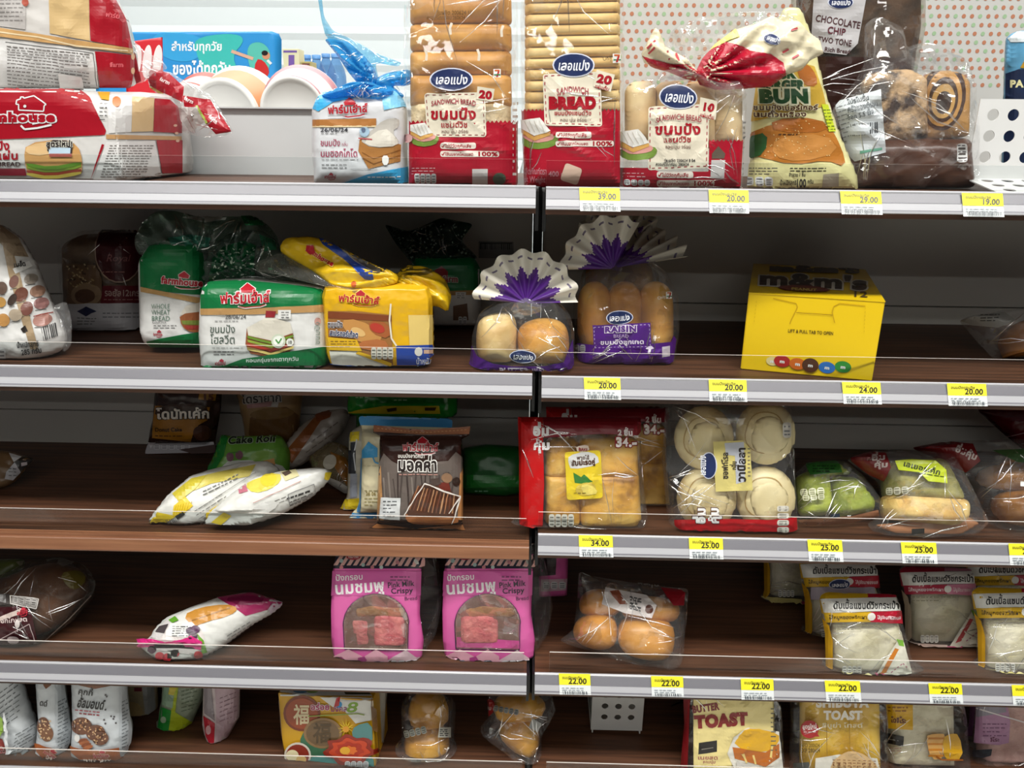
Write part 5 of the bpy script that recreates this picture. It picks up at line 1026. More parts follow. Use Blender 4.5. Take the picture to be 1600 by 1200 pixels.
YEL = '#ddc22c'
pk = lying('banana_cake_bag', 'white and yellow printed cake bag with its yellow tip pointing left at the front', 'cake', 300, 815, 'L', 2, [(229, 822), (244, 802), (262, 778), (300, 746), (330, 736), (380, 724), (424, 722), (440, 736), (420, 760), (360, 800), (320, 817), (284, 822), (248, 817)], .026, WB, 48, .035)
pk.poly([(230, 821), (246, 800), (276, 806), (260, 816), (244, 818)], YEL); pk.poly([(272, 790), (290, 776), (302, 790), (280, 808), (270, 804)], '#dfc233'); pk.poly([(300, 748), (340, 738), (400, 726), (390, 744), (330, 756), (300, 768)], '#cfc05a'); pk.poly([(270, 772), (300, 748), (322, 744), (306, 764), (280, 784)], '#c9b93c')
pk.lines(304, 798, 350, 7, 5.5, '#6a6a66', 1.3, 7, -.62, 3.2); pk.lines(318, 768, 372, 2, 5, '#55554f', 1.6, 7, -.5); pk.poly([(274, 806), (286, 799), (290, 803), (278, 811)], '#2a2a28'); pk.line([(318, 790), (400, 738)], 1, '#88867e'); pk.poly([(322, 800), (352, 780), (374, 772), (372, 790), (344, 806), (322, 814)], '#dfc233'); pk.bars(256, 812, 276, 818, '#777', -4, 3, 3)
for i in range(7): pk.line([(276+4*i, 790-1*i), (272+4*i, 806-1.5*i)], .9, '#c9a81c')
pk.flush('printed_label')
pk = lying('banana_cake_bag', 'white and yellow printed cake bag lying on top, nearest the blue and brown packs', 'cake', 400, 822, 'L', 2, [(318, 820), (332, 800), (360, 776), (398, 748), (440, 738), (500, 732), (520, 736), (512, 752), (486, 776), (440, 802), (390, 820), (352, 828)], .026, WB, 48, .035, up=.012)
pk.poly([(382, 758), (400, 748), (438, 738), (440, 752), (424, 764), (396, 772)], '#dcd05a', 1); pk.ell(420, 750, 13, 10, '#e2cf40', -20); pk.poly([(438, 738), (462, 734), (468, 744), (446, 752)], '#d8d0a0'); pk.poly([(440, 740), (452, 736), (456, 740), (446, 745)], '#5a4a40'); pk.poly([(508, 738), (520, 738), (514, 752), (506, 748)], YEL); pk.poly([(372, 760), (384, 756), (388, 768), (374, 772)], '#c97a8a')
pk.lines(448, 778, 484, 1, 5, '#3a3a38', 3, 4, -.35); pk.lines(452, 784, 488, 2, 5, '#66645e', 1.5, 4, -.4); pk.line([(450, 772), (490, 756), (492, 770), (452, 788)], 1, '#777', closed=True); pk.lines(420, 786, 450, 2, 5, '#77756e', 1.2, 5, -.4); pk.line([(396, 786), (470, 752)], 1, '#b98a80'); pk.poly([(330, 816), (350, 800), (362, 806), (346, 820)], YEL); pk.poly([(390, 796), (420, 780), (440, 786), (400, 812)], '#cfcfca', 1)
pk.flush('printed_label')

# upright bags
f = fr(548, .092, 'L', 2, 8); pk = Pack('cake_bag', 'narrow yellow edged bag seen edge on behind the blue and cream bag', 'cake', f)
pk.pouch('wrapper', [(546, 676), (562, 664), (590, 664), (590, 796), (530, 799), (536, 786), (542, 776)], .01, ink('#b9b4a4', .25, .5), .015, amp=.002)
pk.poly([(547, 676), (562, 674), (561, 688), (548, 690)], '#d8c22c'); pk.poly([(545, 692), (556, 690), (556, 740), (545, 740)], '#2e3138'); pk.line([(558, 686), (553, 710), (556, 735)], 2, '#c4c8cc'); pk.poly([(548, 740), (558, 740), (558, 776), (547, 778)], '#9aa0ac'); pk.poly([(540, 780), (562, 778), (562, 798), (531, 799), (536, 788)], '#cdb524'); pk.flush('printed_label')
f = fr(630, .064, 'L', 2, 8); pk = Pack('cream_bread_bag', 'cream bread bag with blue crimped ends just behind the brown mocha bag', 'bread', f)
pk.pouch('wrapper', [(559, 650), (708, 655), (706, 670), (694, 676), (696, 800), (700, 822), (543, 820), (549, 802), (562, 790), (566, 672)], .018, ink('#cfc6a4', .22, .5), .025, Tb=.006, inner=[(566, 670), (694, 674), (696, 800), (560, 800)], amp=.002)
pk.poly([(560, 650), (708, 655), (707, 668), (560, 664)], '#3b84b8'); pk.poly([(550, 802), (590, 800), (690, 802), (700, 822), (543, 820)], '#3b84b8'); pk.poly([(566, 704), (576, 690), (590, 700), (590, 714), (566, 716)], '#3f93c4', 0); pk.poly([(562, 716), (566, 716), (564, 800), (558, 800)], '#3b84b8')
pk.text('26 06 24', 572, 774, 6, '#8a7a40', .02, w=24); pk.lines(570, 766, 592, 1, 4, '#8a8054'); pk.lines(570, 778, 590, 3, 5, '#a09668', 1.5); pk.lines(568, 727, 592, 1, 3, '#b0a888', 1.5); pk.line([(583, 714), (586, 722), (592, 724)], 2, '#3f93c4'); pk.flush('printed_label')
f = fr(655, .037, 'L', 2, 10); pk = Pack('mocha_bread_bag', 'dark brown mocha bread bag with copper crimped ends at the front of the third shelf', 'bread', f)
pk.pouch('wrapper', [(584, 664), (660, 672), (735, 666), (733, 680), (722, 686), (722, 816), (727, 830), (700, 836), (650, 839), (604, 834), (574, 828), (590, 816), (594, 680), (583, 676)], .019, ink('#35211c', .2, .5), .03, Tb=.005, inner=[(592, 680), (724, 684), (724, 818), (590, 816)], amp=.0022, smooth=0)
pk.poly([(584, 664), (660, 672), (735, 666), (733, 678), (660, 679), (584, 674)], '#8a5536'); pk.line([(590, 669), (660, 676), (730, 671)], 1.2, '#b98a60', dash=3)
pk.poly([(589, 818), (650, 826), (724, 818), (728, 830), (700, 836), (650, 838), (604, 834), (574, 828)], '#9a6238'); pk.line([(582, 829), (650, 837), (722, 831)], 2, '#5a3018', dash=2); pk.ell(649, 830, 8, 4, '#2a1c16'); pk.line([(608, 829), (624, 830)], 1.4, '#c9a080'); pk.line([(674, 830), (692, 829)], 1.4, '#c9a080')
pk.poly([(592, 726), (600, 708), (612, 720), (624, 726), (700, 720), (712, 706), (724, 716), (722, 812), (590, 812)], '#645a54'); pk.poly([(590, 750), (596, 726), (600, 812), (590, 812)], '#b98a5a'); pk.poly([(718, 740), (724, 730), (722, 812), (714, 812)], '#b07a4a')
for i in range(16): r = random.Random(i); u = 600+i*7.2; pk.line([(u, 742+r.uniform(-6, 6)), (u+r.uniform(-8, 8), 806)], r.uniform(1.5, 3), r.choice(('#4a403c', '#80766e', '#3a2f2c')))
pk.poly([(634, 800), (650, 762), (668, 752), (716, 772), (712, 790), (708, 812), (640, 812)], '#52301f', 1)
for i in range(12): pk.line([(640+6*i, 796+.5*i), (654+5*i, 758+1.2*i)], 1.8, ('#9a6848', '#6a4030', '#b08460')[i % 3])
pk.poly([(634, 800), (640, 806), (716, 806), (714, 818), (650, 818), (634, 812)], '#a8683a', 1); pk.poly([(684, 755), (700, 752), (704, 766), (690, 766)], '#6a2c22'); pk.poly([(672, 748), (686, 746), (690, 756), (676, 760)], '#4a3c36'); pk.ell(698, 746, 8, 8, '#8a6a50'); pk.ell(712, 752, 6, 7, '#2c1a12')
for a in (((632, 802), (664, 754), (716, 774), (706, 814)), ((716, 774), (700, 800))): pk.line(a, 1.6, '#ded8d0')
farm(pk, 629, 704, 56, 11, 1, True, '#b01828', '#e8dcd8'); pk.text('ขนมปังลาดหน้า', 622, 715, 6, '#e8e2da', .02, w=42); pk.text('มอคค่า', 622, 735, 19, '#241a18', .03, w=62, halo='#e4e0da', halo_w=.1); pk.lines(624, 740, 684, 1, 3, '#b98a80', 1.6)
pk.poly([(597, 777), (626, 777), (625, 811), (594, 809)], '#cfd2d2'); pk.lines(600, 782, 620, 5, 5.5, '#55585a', 1.7); pk.flush('printed_label')

f = fr(630, .17, 'L', 2, 4); pk = Pack('green_cake_bag', 'green bag with a yellow crimped bottom standing behind the cream bag', 'cake', f)
pk.pouch('wrapper', [(546, 590), (716, 592), (714, 650), (690, 652), (548, 648), (542, 640)], .02, ink('#1f7a28', .2, .5), .03, amp=.002, zmin=None); pk.pouch('lower_wrapper', [(556, 640), (700, 642), (700, 720), (556, 720)], .019, ink('#1a5a22', .25, .5), .03, Tb=.012, amp=.002, aim=False)
pk.poly([(541, 645), (560, 640), (600, 634), (686, 634), (688, 646), (600, 646)], '#b8a41c'); pk.poly([(604, 638), (620, 636), (620, 641), (606, 643)], '#3a2a14'); pk.poly([(664, 636), (682, 636), (680, 641), (664, 641)], '#3a2a14'); pk.lines(556, 620, 576, 1, 4, '#8ac084', 2); pk.lines(616, 624, 636, 1, 4, '#8ac084', 2); pk.flush('printed_label')
pk = lying('green_cake_bag', 'green bag lying in the shadow between the mocha bag and the pineapple pies', 'cake', 770, 772, 'L', 2, [(722, 700), (760, 694), (826, 698), (828, 768), (790, 776), (722, 770)], .02, ink('#175c24', .3, .3), 25)
pk.poly([(722, 742), (826, 744), (826, 760), (722, 762)], '#1d7a2c'); pk.lines(742, 766, 764, 1, 4, '#8ac09a', 1.8); pk.flush('printed_label')

# ---------------------------------------------------------------- third shelf, right bay
PIE = mottled('pie_crust', '#7d4a12', '#ecc062', 24, .45, .35, 7, (.3, .66), c3='#d6a03e')
def pies(name, label, Y, du, dv, front):
    f = fr(905+du, Y, 'R', 2, 9); pk = Pack(name, label, 'pie', f); q = lambda *p: [(a+du, b+dv) for a, b in p]
    for i, ol in enumerate((q((850, 692), (858, 684), (900, 684), (904, 690), (904, 745), (850, 745)), q((902, 690), (908, 684), (990, 682), (996, 690), (998, 745), (902, 745)), q((850, 738), (906, 738), (908, 816), (900, 822), (856, 820), (850, 812)), q((904, 738), (998, 738), (1002, 812), (994, 822), (912, 822), (904, 814)))):
        pk.pouch('pie', ol, .015, PIE, .014, Tb=.015, amp=.0012, f0=180, aim=False, seed=i)
    if front: ol = [(810, 652), (1000, 654), (1004, 740), (1012, 810), (1004, 832), (850, 834), (797, 838), (812, 820), (812, 720)]
    else: ol = q((810, 656), (1000, 656), (1006, 740), (1010, 830), (812, 832), (812, 720))
    pk.pouch('clear_bag', ol, .020, film('#ffffff', .04, .8, .09, .9, 20), .022, Tb=.022, amp=.0022, f0=80, smooth=0); o = lambda p: [(a+du, b+dv) for a, b in p]
    pk.poly(o([(810, 652), (848, 653), (850, 760), (848, 828), (812, 820), (812, 720)]), '#b80f12'); pk.poly(o([(848, 653), (1000, 654), (1002, 672), (996, 680), (940, 678), (900, 680), (850, 684)]), '#7a1420', 0)
    pk.text('อิ่ม', 833+du, 680+dv, 13, '#e9e6e4', .06, w=26); pk.text('คุ้ม', 833+du, 702+dv, 13, '#e9e6e4', .06, w=27)
    pk.text('2 ชิ้น', 965+du, 680+dv, 8, '#e8e0dc', .05, w=24, halo='#8a1a20', halo_w=.08); pk.text('34.-', 962+du, 697+dv, 14, '#efe9e4', .06, w=32, halo='#8a1a20', halo_w=.08)
    return pk
pk = pies('pineapple_pie_pack', 'clear red edged pack of pineapple pies with yellow label, spanning the shelf gap', .034, 0, 0, True)
pk.poly(rnd([(882, 706), (938, 703), (942, 778), (886, 781)], 5), '#d9bf2c'); pk.poly([(888, 712), (914, 704), (934, 710), (936, 726), (892, 734), (888, 722)], '#cfcfcc', 1); pk.text('พายไส้', 901, 718, 6, '#4a3020', .03, w=20, rot=-2); pk.text('สับปะรดคู่', 893, 727, 7.5, '#4a2a18', .05, w=38, rot=-4); pk.poly([(900, 698), (918, 694), (922, 704), (902, 706)], '#c9b8a8', 1); pk.text('BAKE', 904, 704, 4.5, '#8a2020', .04, w=14)
pk.poly([(896, 738), (908, 745), (912, 741), (926, 752), (914, 756), (898, 754)], '#3a7a34'); pk.ell(915, 764, 16, 10, '#c8b04a', -8); pk.poly([(906, 758), (922, 756), (936, 770), (914, 774)], '#e2d06a', 1); pk.lines(896, 769, 916, 1, 3, '#6a5a20'); nutri(pk, 857, 803, 40, 20, 4, '#d4d0c4', '#77736a'); pk.flush('printed_film')
pk = pies('pineapple_pie_pack', 'second pineapple pie pack standing in shadow behind the front pie pack', .105, 44, -20, False); pk.flush('printed_film')

f = fr(1140, .04, 'R', 2, 9); pk = Pack('vanilla_pastry_pack', 'clear pack of four round vanilla pastries with sideways lettering', 'pastry', f)
PALE = mottled('pale_pastry', '#c9a768', '#efe2b4', 9, .5, .12, 3, (.3, .6), c3='#e2d09a')
for i, (u, v) in enumerate(((1100, 684), (1196, 676), (1104, 778), (1196, 778))):
    ol = [(u+47*math.cos(t), v+50*math.sin(t)) for t in np.linspace(0, 2*math.pi, 20, endpoint=False)]; pk.pouch('pastry', ol, .018, PALE, .026, Tb=.016, amp=.0012, smooth=0, aim=(i == 0), seed=i)
    pk.body = ALL[-1]
    if i: pk.aim(ALL[-1].data and np.array([v_.co[:] for v_ in ALL[-1].data.vertices])+pk.base, [tuple(p_.vertices) for p_ in ALL[-1].data.polygons])
    pk.pouch('pastry_centre', [(u+(29+2*math.sin(3*t+i))*math.cos(t), v+(32+2*math.cos(2*t))*math.sin(t)) for t in np.linspace(0, 2*math.pi, 22, endpoint=False)], .0035, PALE, .009, Tb=.001, lift=.0165, amp=.0005, smooth=0, aim=False)
    ring = [(u+(31+2*math.sin(3*t))*math.cos(t), v+(34+2*math.cos(2*t))*math.sin(t)) for t in np.linspace(.4*i, 5.6+.4*i, 26)]; pk.line(ring, 1.8, '#b59658'); pk.flush('pastry_swirl')
pk.pouch('clear_bag', [(1040, 632), (1236, 630), (1240, 720), (1246, 838), (1150, 842), (1050, 838), (1042, 800), (1034, 720)], .025, film('#ffffff', .04, .8, .09, .9, 20), .022, Tb=.022, amp=.0024, f0=75, smooth=0)
pk.poly([(1054, 812), (1120, 810), (1200, 812), (1244, 808), (1246, 838), (1150, 841), (1056, 838)], '#b5141c'); pk.poly([(1114, 690), (1160, 688), (1172, 700), (1176, 766), (1118, 768)], '#d2c478'); pk.poly([(1132, 692), (1162, 690), (1164, 752), (1150, 756), (1148, 712), (1134, 710)], '#b9bcc4')
lepan(pk, 1107, 727, 21, 13, -90); pk.text('ซอฟท์โรล', 1137, 748, 9, '#3a3430', .03, w=42, rot=-90); pk.text('กลิ่น', 1150, 734, 7, '#3a3430', .03, w=14, rot=-90); pk.text('วานิลลา', 1164, 752, 12, '#2e2824', .05, w=54, rot=-90); pk.lines(1168, 700, 1172, 8, 6, '#776f5a', 2)
pk.text('อิ่ม', 1101, 818, 13, '#e9e6e4', .06, w=26, rot=-90, halo='#4a1a14', halo_w=.09); pk.text('คุ้ม', 1122, 818, 13, '#e9e6e4', .06, w=26, rot=-90, halo='#4a1a14', halo_w=.09)
for i in range(4): nutri(pk, 1213, 790+11*i, 20, 9, 1, '#d6d2c6', '#6a665c')
nutri(pk, 1222, 660, 14, 24, 1, '#bdb9b0'); pk.flush('printed_film')

GCK = mottled('green_sponge', '#7f8f1c', '#b5c23c', 40, .6, .4); CLR = film('#ffffff', .06, .8, .09, 1.0, 24)
pk = lying('green_cake_pack', 'clear pack of two bright green cakes, right of the vanilla pastries', 'cake', 1310, 812, 'R', 2, [(1238, 744), (1262, 722), (1316, 720), (1344, 742), (1366, 770), (1380, 795), (1374, 808), (1330, 818), (1262, 824), (1240, 818)], .03, CLR, 30, .02, part='clear_bag', amp=.003)
sv = pk.tree
for i, ol in enumerate(([(1244, 744), (1262, 736), (1294, 738), (1298, 790), (1290, 806), (1248, 806)], [(1296, 752), (1306, 744), (1338, 746), (1364, 782), (1362, 800), (1306, 808), (1296, 800)], [(1262, 726), (1310, 724), (1330, 742), (1264, 744)])): pk.pouch('cake', ol, .022, GCK, .012, amp=.0006, aim=False, zmin=-.02, seed=i)
pk.tree = sv
pk.poly([(1258, 724), (1310, 720), (1316, 738), (1266, 742)], '#2f6a2a'); pk.lines(1270, 728, 1306, 3, 4, '#16301a', 1.8); nutri(pk, 1250, 764, 38, 12, 3, '#cfd0b0', '#6a7040', -4); nutri(pk, 1254, 774, 34, 9, 3, '#cfd0b0', '#6a7040', -4); pk.poly([(1246, 812), (1330, 806), (1372, 796), (1374, 806), (1330, 816), (1262, 822)], '#a8785a'); pk.rect(1297, 803, 1312, 808, '#2a3440', 0, -1); pk.flush('printed_film')

LCK = mottled('yellow_layer_cake', '#c99a48', '#ecd28a', 40, .6, .3)
pk = lying('layer_cake_pack', 'clear pack of yellow layer cake with a lime label', 'cake', 1440, 832, 'R', 2, [(1326, 716), (1360, 706), (1400, 702), (1480, 708), (1500, 742), (1524, 790), (1539, 818), (1520, 836), (1450, 842), (1376, 838), (1358, 826), (1384, 790), (1376, 752), (1350, 736)], .036, CLR, 30, .024, part='clear_bag', amp=.003)
sv = pk.tree
pk.pouch('cake', [(1384, 770), (1500, 778), (1508, 790), (1506, 812), (1490, 822), (1384, 812), (1380, 790)], .028, LCK, .012, amp=.0005, aim=False, zmin=-.02); pk.pouch('cake_top', [(1378, 722), (1470, 716), (1496, 768), (1500, 786), (1384, 780)], .027, mottled('olive_sponge', '#6e6a2c', '#a09a4c', 45, .6, .3), .012, amp=.0005, aim=False, zmin=-.02); pk.pouch('cake_card', [(1366, 820), (1510, 806), (1532, 818), (1500, 836), (1400, 836)], .004, ink('#b5774a', .5, .1), .01, aim=False, zmin=-.03)
pk.tree = sv
pk.poly([(1326, 716), (1360, 706), (1384, 708), (1392, 730), (1382, 752), (1350, 738)], '#6a1218'); pk.text('อิ่ม', 1362, 719, 8, '#b0a4a0', .05, w=22); pk.text('คุ้ม', 1366, 729, 8, '#b0a4a0', .05, w=22)
pk.poly([(1398, 720), (1424, 718), (1462, 720), (1478, 734), (1480, 755), (1450, 752), (1436, 738), (1404, 734)], '#b4c22c', 0); pk.text('เลเยอร์เค้ก', 1410, 728, 8, '#23301a', .03, w=60, rot=14); pk.lines(1430, 738, 1474, 1, 3, '#3a4a1c', 1.4, 4, .15); nutri(pk, 1384, 762, 36, 12, 3, '#cfcdb8', '#6a6850', -4); pk.rect(1424, 826, 1444, 834, '#2a2622', 0, -1); pk.flush('printed_film')
pk = lying('bun_pack', 'clear pack of glossy brown buns at the right end of the third shelf', 'bread', 1590, 826, 'R', 2, [(1424, 700), (1480, 690), (1600, 686), (1720, 690), (1720, 840), (1600, 832), (1560, 826), (1536, 806), (1500, 752), (1460, 716)], .045, CLR, 30, .03, part='clear_bag', amp=.003)
sv = pk.tree; GBUN = mottled('glazed_bun_brown', '#6a3a12', '#b9802e', 13, .25, .1, 4)
for i, ol in enumerate(([(1524, 736), (1560, 722), (1720, 722), (1720, 772), (1540, 770)], [(1550, 776), (1580, 762), (1720, 762), (1720, 826), (1580, 824), (1558, 806)])): pk.pouch('bun', ol, .036, GBUN, .03, amp=.0006, aim=False, zmin=-.02, smooth=2, seed=i)
pk.tree = sv
pk.poly([(1426, 700), (1480, 690), (1520, 694), (1532, 720), (1510, 738), (1462, 716)], '#6a0f14'); pk.text('อิ่มคุ้ม', 1492, 704, 9, '#b8aca8', .05, w=36, rot=24); pk.poly([(1550, 704), (1600, 702), (1720, 706), (1720, 730), (1590, 722)], '#33502a'); pk.rect(1594, 752, 1640, 760, '#c9c9c4', 0, 4); pk.flush('printed_film')
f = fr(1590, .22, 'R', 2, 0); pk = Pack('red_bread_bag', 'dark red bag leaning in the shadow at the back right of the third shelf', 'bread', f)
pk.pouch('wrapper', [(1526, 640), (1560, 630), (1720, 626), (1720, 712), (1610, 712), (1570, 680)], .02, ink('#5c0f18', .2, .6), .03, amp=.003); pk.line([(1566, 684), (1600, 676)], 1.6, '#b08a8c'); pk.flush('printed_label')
# ---------------------------------------------------------------- fourth shelf, left bay
pk = lying('chocolate_bread_bag', 'dark chocolate bread roll bag lying at the left end of the fourth shelf', 'bread', 60, 1000, 'L', 3, [(-70, 900), (0, 900), (50, 876), (92, 870), (128, 882), (146, 906), (144, 930), (112, 970), (66, 1006), (0, 1010), (-70, 1008)], .04, FILMD, 30, .05, part='clear_bag', amp=.003)
sv = pk.tree
pk.pouch('bread_roll', [(-66, 906), (2, 906), (50, 884), (90, 878), (124, 888), (138, 908), (136, 928), (106, 964), (62, 998), (-66, 1000)], .034, mottled('dark_bread', '#3a1d0e', '#7a4a22', 10, .4, .15), .05, amp=.001, aim=False, zmin=-.03, smooth=2); pk.tree = sv
pk.poly([(-60, 950), (20, 948), (44, 944), (50, 962), (58, 1000), (50, 1006), (-60, 1008)], '#3a1016'); pk.poly([(-60, 930), (16, 928), (20, 944), (-60, 950)], '#3a3532'); pk.poly([(20, 930), (62, 936), (58, 950), (18, 944)], '#8a8682'); nutri(pk, 22, 931, 38, 11, 4, '#a9a6a2', '#4a4642', 8); pk.line([(18, 930), (62, 936), (58, 950), (18, 944)], 1.2, '#cfcac4', closed=True)
pk.poly([(-50, 966), (0, 964), (34, 950), (30, 960), (0, 970)], '#c9b8b0', 0); farm(pk, 28, 961, 18, 6, -10, True, '#c03040', None); pk.text('ขนมปังช็อกโกแลต', -36, 976, 7, '#d8c8c4', .02, w=80, rot=-4); pk.ell(28, 974, 4, 6, '#d8d0cc'); pk.line([(28, 976), (28, 986)], 1.2, '#d8d0cc'); pk.line([(0, 998), (16, 990), (46, 974), (54, 1000)], 1.3, '#b9a8a8'); pk.ell(22, 998, 9, 6, '#a99a9a'); pk.poly([(92, 896), (124, 890), (136, 906), (120, 922), (106, 918)], '#5a4f1c', 1)
pk.line([(66, 1004), (108, 966), (142, 930)], 1.6, '#8a8078'); pk.flush('printed_film')
pk = lying('olive_bread_bag', 'olive bag partly behind the dark chocolate bread at the left edge', 'bread', 0, 905, 'L', 3, [(-60, 880), (0, 874), (38, 873), (36, 890), (10, 912), (-60, 916)], .015, ink('#55602e', .3, .4), 40, .02); pk.poly([(24, 878), (37, 876), (33, 886)], '#8a8470'); pk.flush('printed_label')

pk = lying('berry_roll_bag', 'white and pink berry bread bag lying alone on the fourth left shelf', 'bread', 285, 1030, 'L', 3, [(213, 1002), (236, 1000), (244, 984), (262, 966), (300, 950), (345, 934), (392, 926), (426, 936), (444, 942), (424, 958), (392, 976), (352, 1006), (326, 1022), (300, 1030), (262, 1032), (240, 1028), (224, 1016)], .028, WB, 50, .03)
pk.poly([(338, 934), (392, 926), (428, 936), (444, 942), (426, 950), (384, 962), (370, 952)], '#a02a5c'); pk.poly([(346, 936), (390, 930), (420, 938), (380, 948)], '#7a1a44', 1); pk.poly([(428, 938), (444, 942), (424, 958), (418, 952)], '#c9b9c4')
pk.poly([(286, 962), (312, 950), (352, 944), (374, 950), (360, 962), (322, 972), (302, 980)], '#c48a3a', 1); pk.line([(300, 970), (330, 960), (360, 950)], 2, '#9a6a24')
pk.poly([(250, 978), (300, 972), (318, 990), (322, 1012), (300, 1022), (240, 1014)], '#d8d0cc', 0); pk.poly([(236, 996), (262, 970), (268, 974), (250, 1000)], '#cfcac8'); pk.poly([(267, 974), (300, 976), (292, 996), (259, 994)], '#dededa'); pk.lines(270, 979, 294, 5, 3.6, '#4a4a4a', 1.2); pk.poly([(250, 980), (264, 976), (258, 990), (244, 988)], '#4a4244')
pk.poly([(264, 970), (274, 964), (280, 970), (270, 974)], '#5f9a2e'); pk.poly([(308, 990), (318, 1000), (324, 1018), (316, 1020)], '#6aa030'); 
for u, v, c in ((298, 986, '#3a1a3a'), (306, 984, '#4a1a44'), (302, 994, '#3a1030'), (250, 1024, '#c02030'), (238, 1014, '#43122e'), (262, 1026, '#c42432'), (274, 1020, '#b01c28'), (310, 1022, '#b8202c')): pk.ell(u, v, 7, 6, c)
pk.poly([(213, 1002), (240, 1000), (270, 1002), (300, 994), (316, 1002), (314, 1014), (280, 1012), (244, 1012), (214, 1008)], '#cc2a78'); pk.line([(220, 1006), (314, 1004)], 1.4, '#e070a8'); pk.poly([(262, 1016), (280, 1014), (276, 1028), (262, 1028)], '#d8d4c8')
pk.lines(354, 992, 392, 4, 5, '#7a7a78', 1.4, 6, -.62); pk.flush('printed_label')

# pink boxes
PINK = '#dd62a8'
def pinkbox(label, du, dv, Y, tip):
    f = fr(588+du, Y, 'L', 3, 2); pk = Pack('pink_bread_box', label, 'box', f, 'pink crispy bread boxes'); q = lambda *p: [(a+du, b+dv) for a, b in p]; o = lambda a, b: (a+du, b+dv)
    pk.pouch('clear_sleeve', q((640, 872), (674, 868), (682, 900), (690, 950), (682, 990), (664, 1020), (656, 1046), (640, 1046)), .002, FILMS, .01, Tb=.055, amp=.001, aim=False, frame=Frame(f.pt(0, 0)+np.array([0, .014, 0]), 2))
    pk.pouch('carton', q((526, 866), (660, 866), (658, 892), (656, 960), (662, 1000), (657, 1052), (525, 1052), (518, 1000), (517, 955), (520, 892)), .012, ink(PINK, .25, .05), .05, Tb=.02, smooth=0, amp=0, p=.6)
    cut_ = lambda k: o(*k)
    pk.poly(q((524, 862), (660, 862), (659, 888), (522, 888)), '#16162c')
    for i in range(14): u = 522+i*10; pk.poly(q((u, 883), (u+6, 883), (u+16, 868), (u+10, 868)), '#d9a8a0')
    pk.ell(553+du, 870+dv, 11, 5, '#a8202c'); pk.text('farm', 545+du, 872+dv, 4, '#e0c0c0', .03, w=16)
    for i, (u, v, c) in enumerate(((534, 876, '#9fb8b4'), (568, 882, '#a8c0bc'), (596, 886, '#b8c8c4'), (582, 886, '#c07a80'), (622, 878, '#c07a80'), (650, 876, '#d0d0c8'), (534, 886, '#c87a84'))): pk.ell(u+du, v+dv, 3, 3, c, 0, 8)
    pk.poly(q((520, 892), (658, 892), (657, 930), (518, 930)), '#cf58a0'); pk.lines(610+du, 900+dv, 640+du, 2, 5, '#7a3a68', 2)
    pk.text('ปังกรอบ', 525+du, 907+dv, 9, '#ece6e8', .02, w=43, rot=-3); pk.text('นมชมพู', 524+du, 928+dv, 18, '#f0eaec', .03, w=78, rot=-4)
    pk.text('Pink Milk', 606+du, 918+dv, 8.5, '#2a1430', .02, w=41, rot=-5); pk.text('Crispy', 611+du, 927+dv, 8.5, '#2a1430', .02, w=34, rot=-3); pk.text('Bread', 632+du, 938+dv, 6, '#3a2040', .0, w=20, rot=-4)
    arch = [(539, 1013), (537, 975)]+[(588-51*math.cos(t), 975-48*math.sin(t)) for t in np.linspace(.1, 3.04, 14)]+[(638, 975), (637, 1015)]
    pk.poly(q(*arch), '#7a5a4e'); pk.line(q(*arch), 1.4, '#3a1a44', closed=True); pk.flush('printed_carton')
    tv = pk.tree; PKB = mottled('pink_toast', '#c05a62', '#e08a84', 60, .7, .6); CR = mottled('toast_crust', '#8a5a34', '#b98a58', 40, .6, .4)
    fb = Frame(f.pt(0, 0)-np.array([0, .0118, 0]), 2)
    pk.pouch('toast', q((582, 962), (600, 958), (632, 964), (634, 1008), (582, 1008)) if not tip else q((546, 962), (590, 960), (606, 966), (606, 1004), (546, 1004)), .004, PKB, .006, Tb=.001, amp=.0006, smooth=1, frame=fb, aim=False)
    pk.pouch('crust', q((552, 950), (580, 944), (630, 950), (632, 964), (584, 962), (556, 964)), .003, CR, .006, Tb=.001, amp=.0008, frame=fb, aim=False)
    if not tip: pk.pouch('toast', q((548, 968), (576, 966), (582, 1006), (556, 1008)), .0025, PKB, .006, Tb=.001, amp=.0006, frame=fb, aim=False, seed=3)
    fw = Frame(f.pt(0, 0)-np.array([0, .0165, 0]), 2); pk.pouch('window_film', q(*arch), .0015, film('#ffffff', .02, 1.0, .05, 1.0, 22), .004, Tb=.0005, amp=.0008, frame=fw, aim=False, smooth=0)
    pk.tree = tv
    if tip: pk.poly(q((540, 994), (637, 1000), (637, 1012), (540, 1010)), '#d8489a')
    for u, w_ in ((545, 36), (588, 30)): pk.poly(q((u-w_*.6, 1046), (u-w_*.6, 1024), (u, 1013), (u+w_*.6, 1024), (u+w_*.6, 1046)), '#e2a4b4'); pk.ell(u+2+du, 1037+dv, 10, 6, '#22223c'); pk.line([o(u-4, 1037), o(u+8, 1037)], 1.2, '#c9c4d0')
    pk.poly(q((606, 1048), (606, 1030), (634, 1014), (656, 1030), (656, 1048)), '#d8b8c0'); nutri(pk, 610+du, 1030+dv, 45, 16, 4, '#e2dee0', '#6a6a70'); pk.poly(q((560, 1026), (570, 1024), (574, 1030), (568, 1034), (576, 1044), (560, 1046)), '#b03a84')
    pk.flush('printed_base')
pinkbox('pink crispy bread box, left of the two at the front', 0, 0, .034, False)
pinkbox('pink crispy bread box nearer the shelf gap, right of its twin', 174, 0, .040, True)
f = fr(866, .16, 'R', 3, 2); pk = Pack('pink_bread_box', 'pink crispy bread box in deep shadow just right of the shelf gap', 'box', f, 'pink crispy bread boxes')
pk.pouch('carton', [(842, 860), (888, 860), (886, 930), (842, 932)], .01, ink(PINK, .3, .05), .02, Tb=.03, smooth=0, amp=0, zmin=.0005)
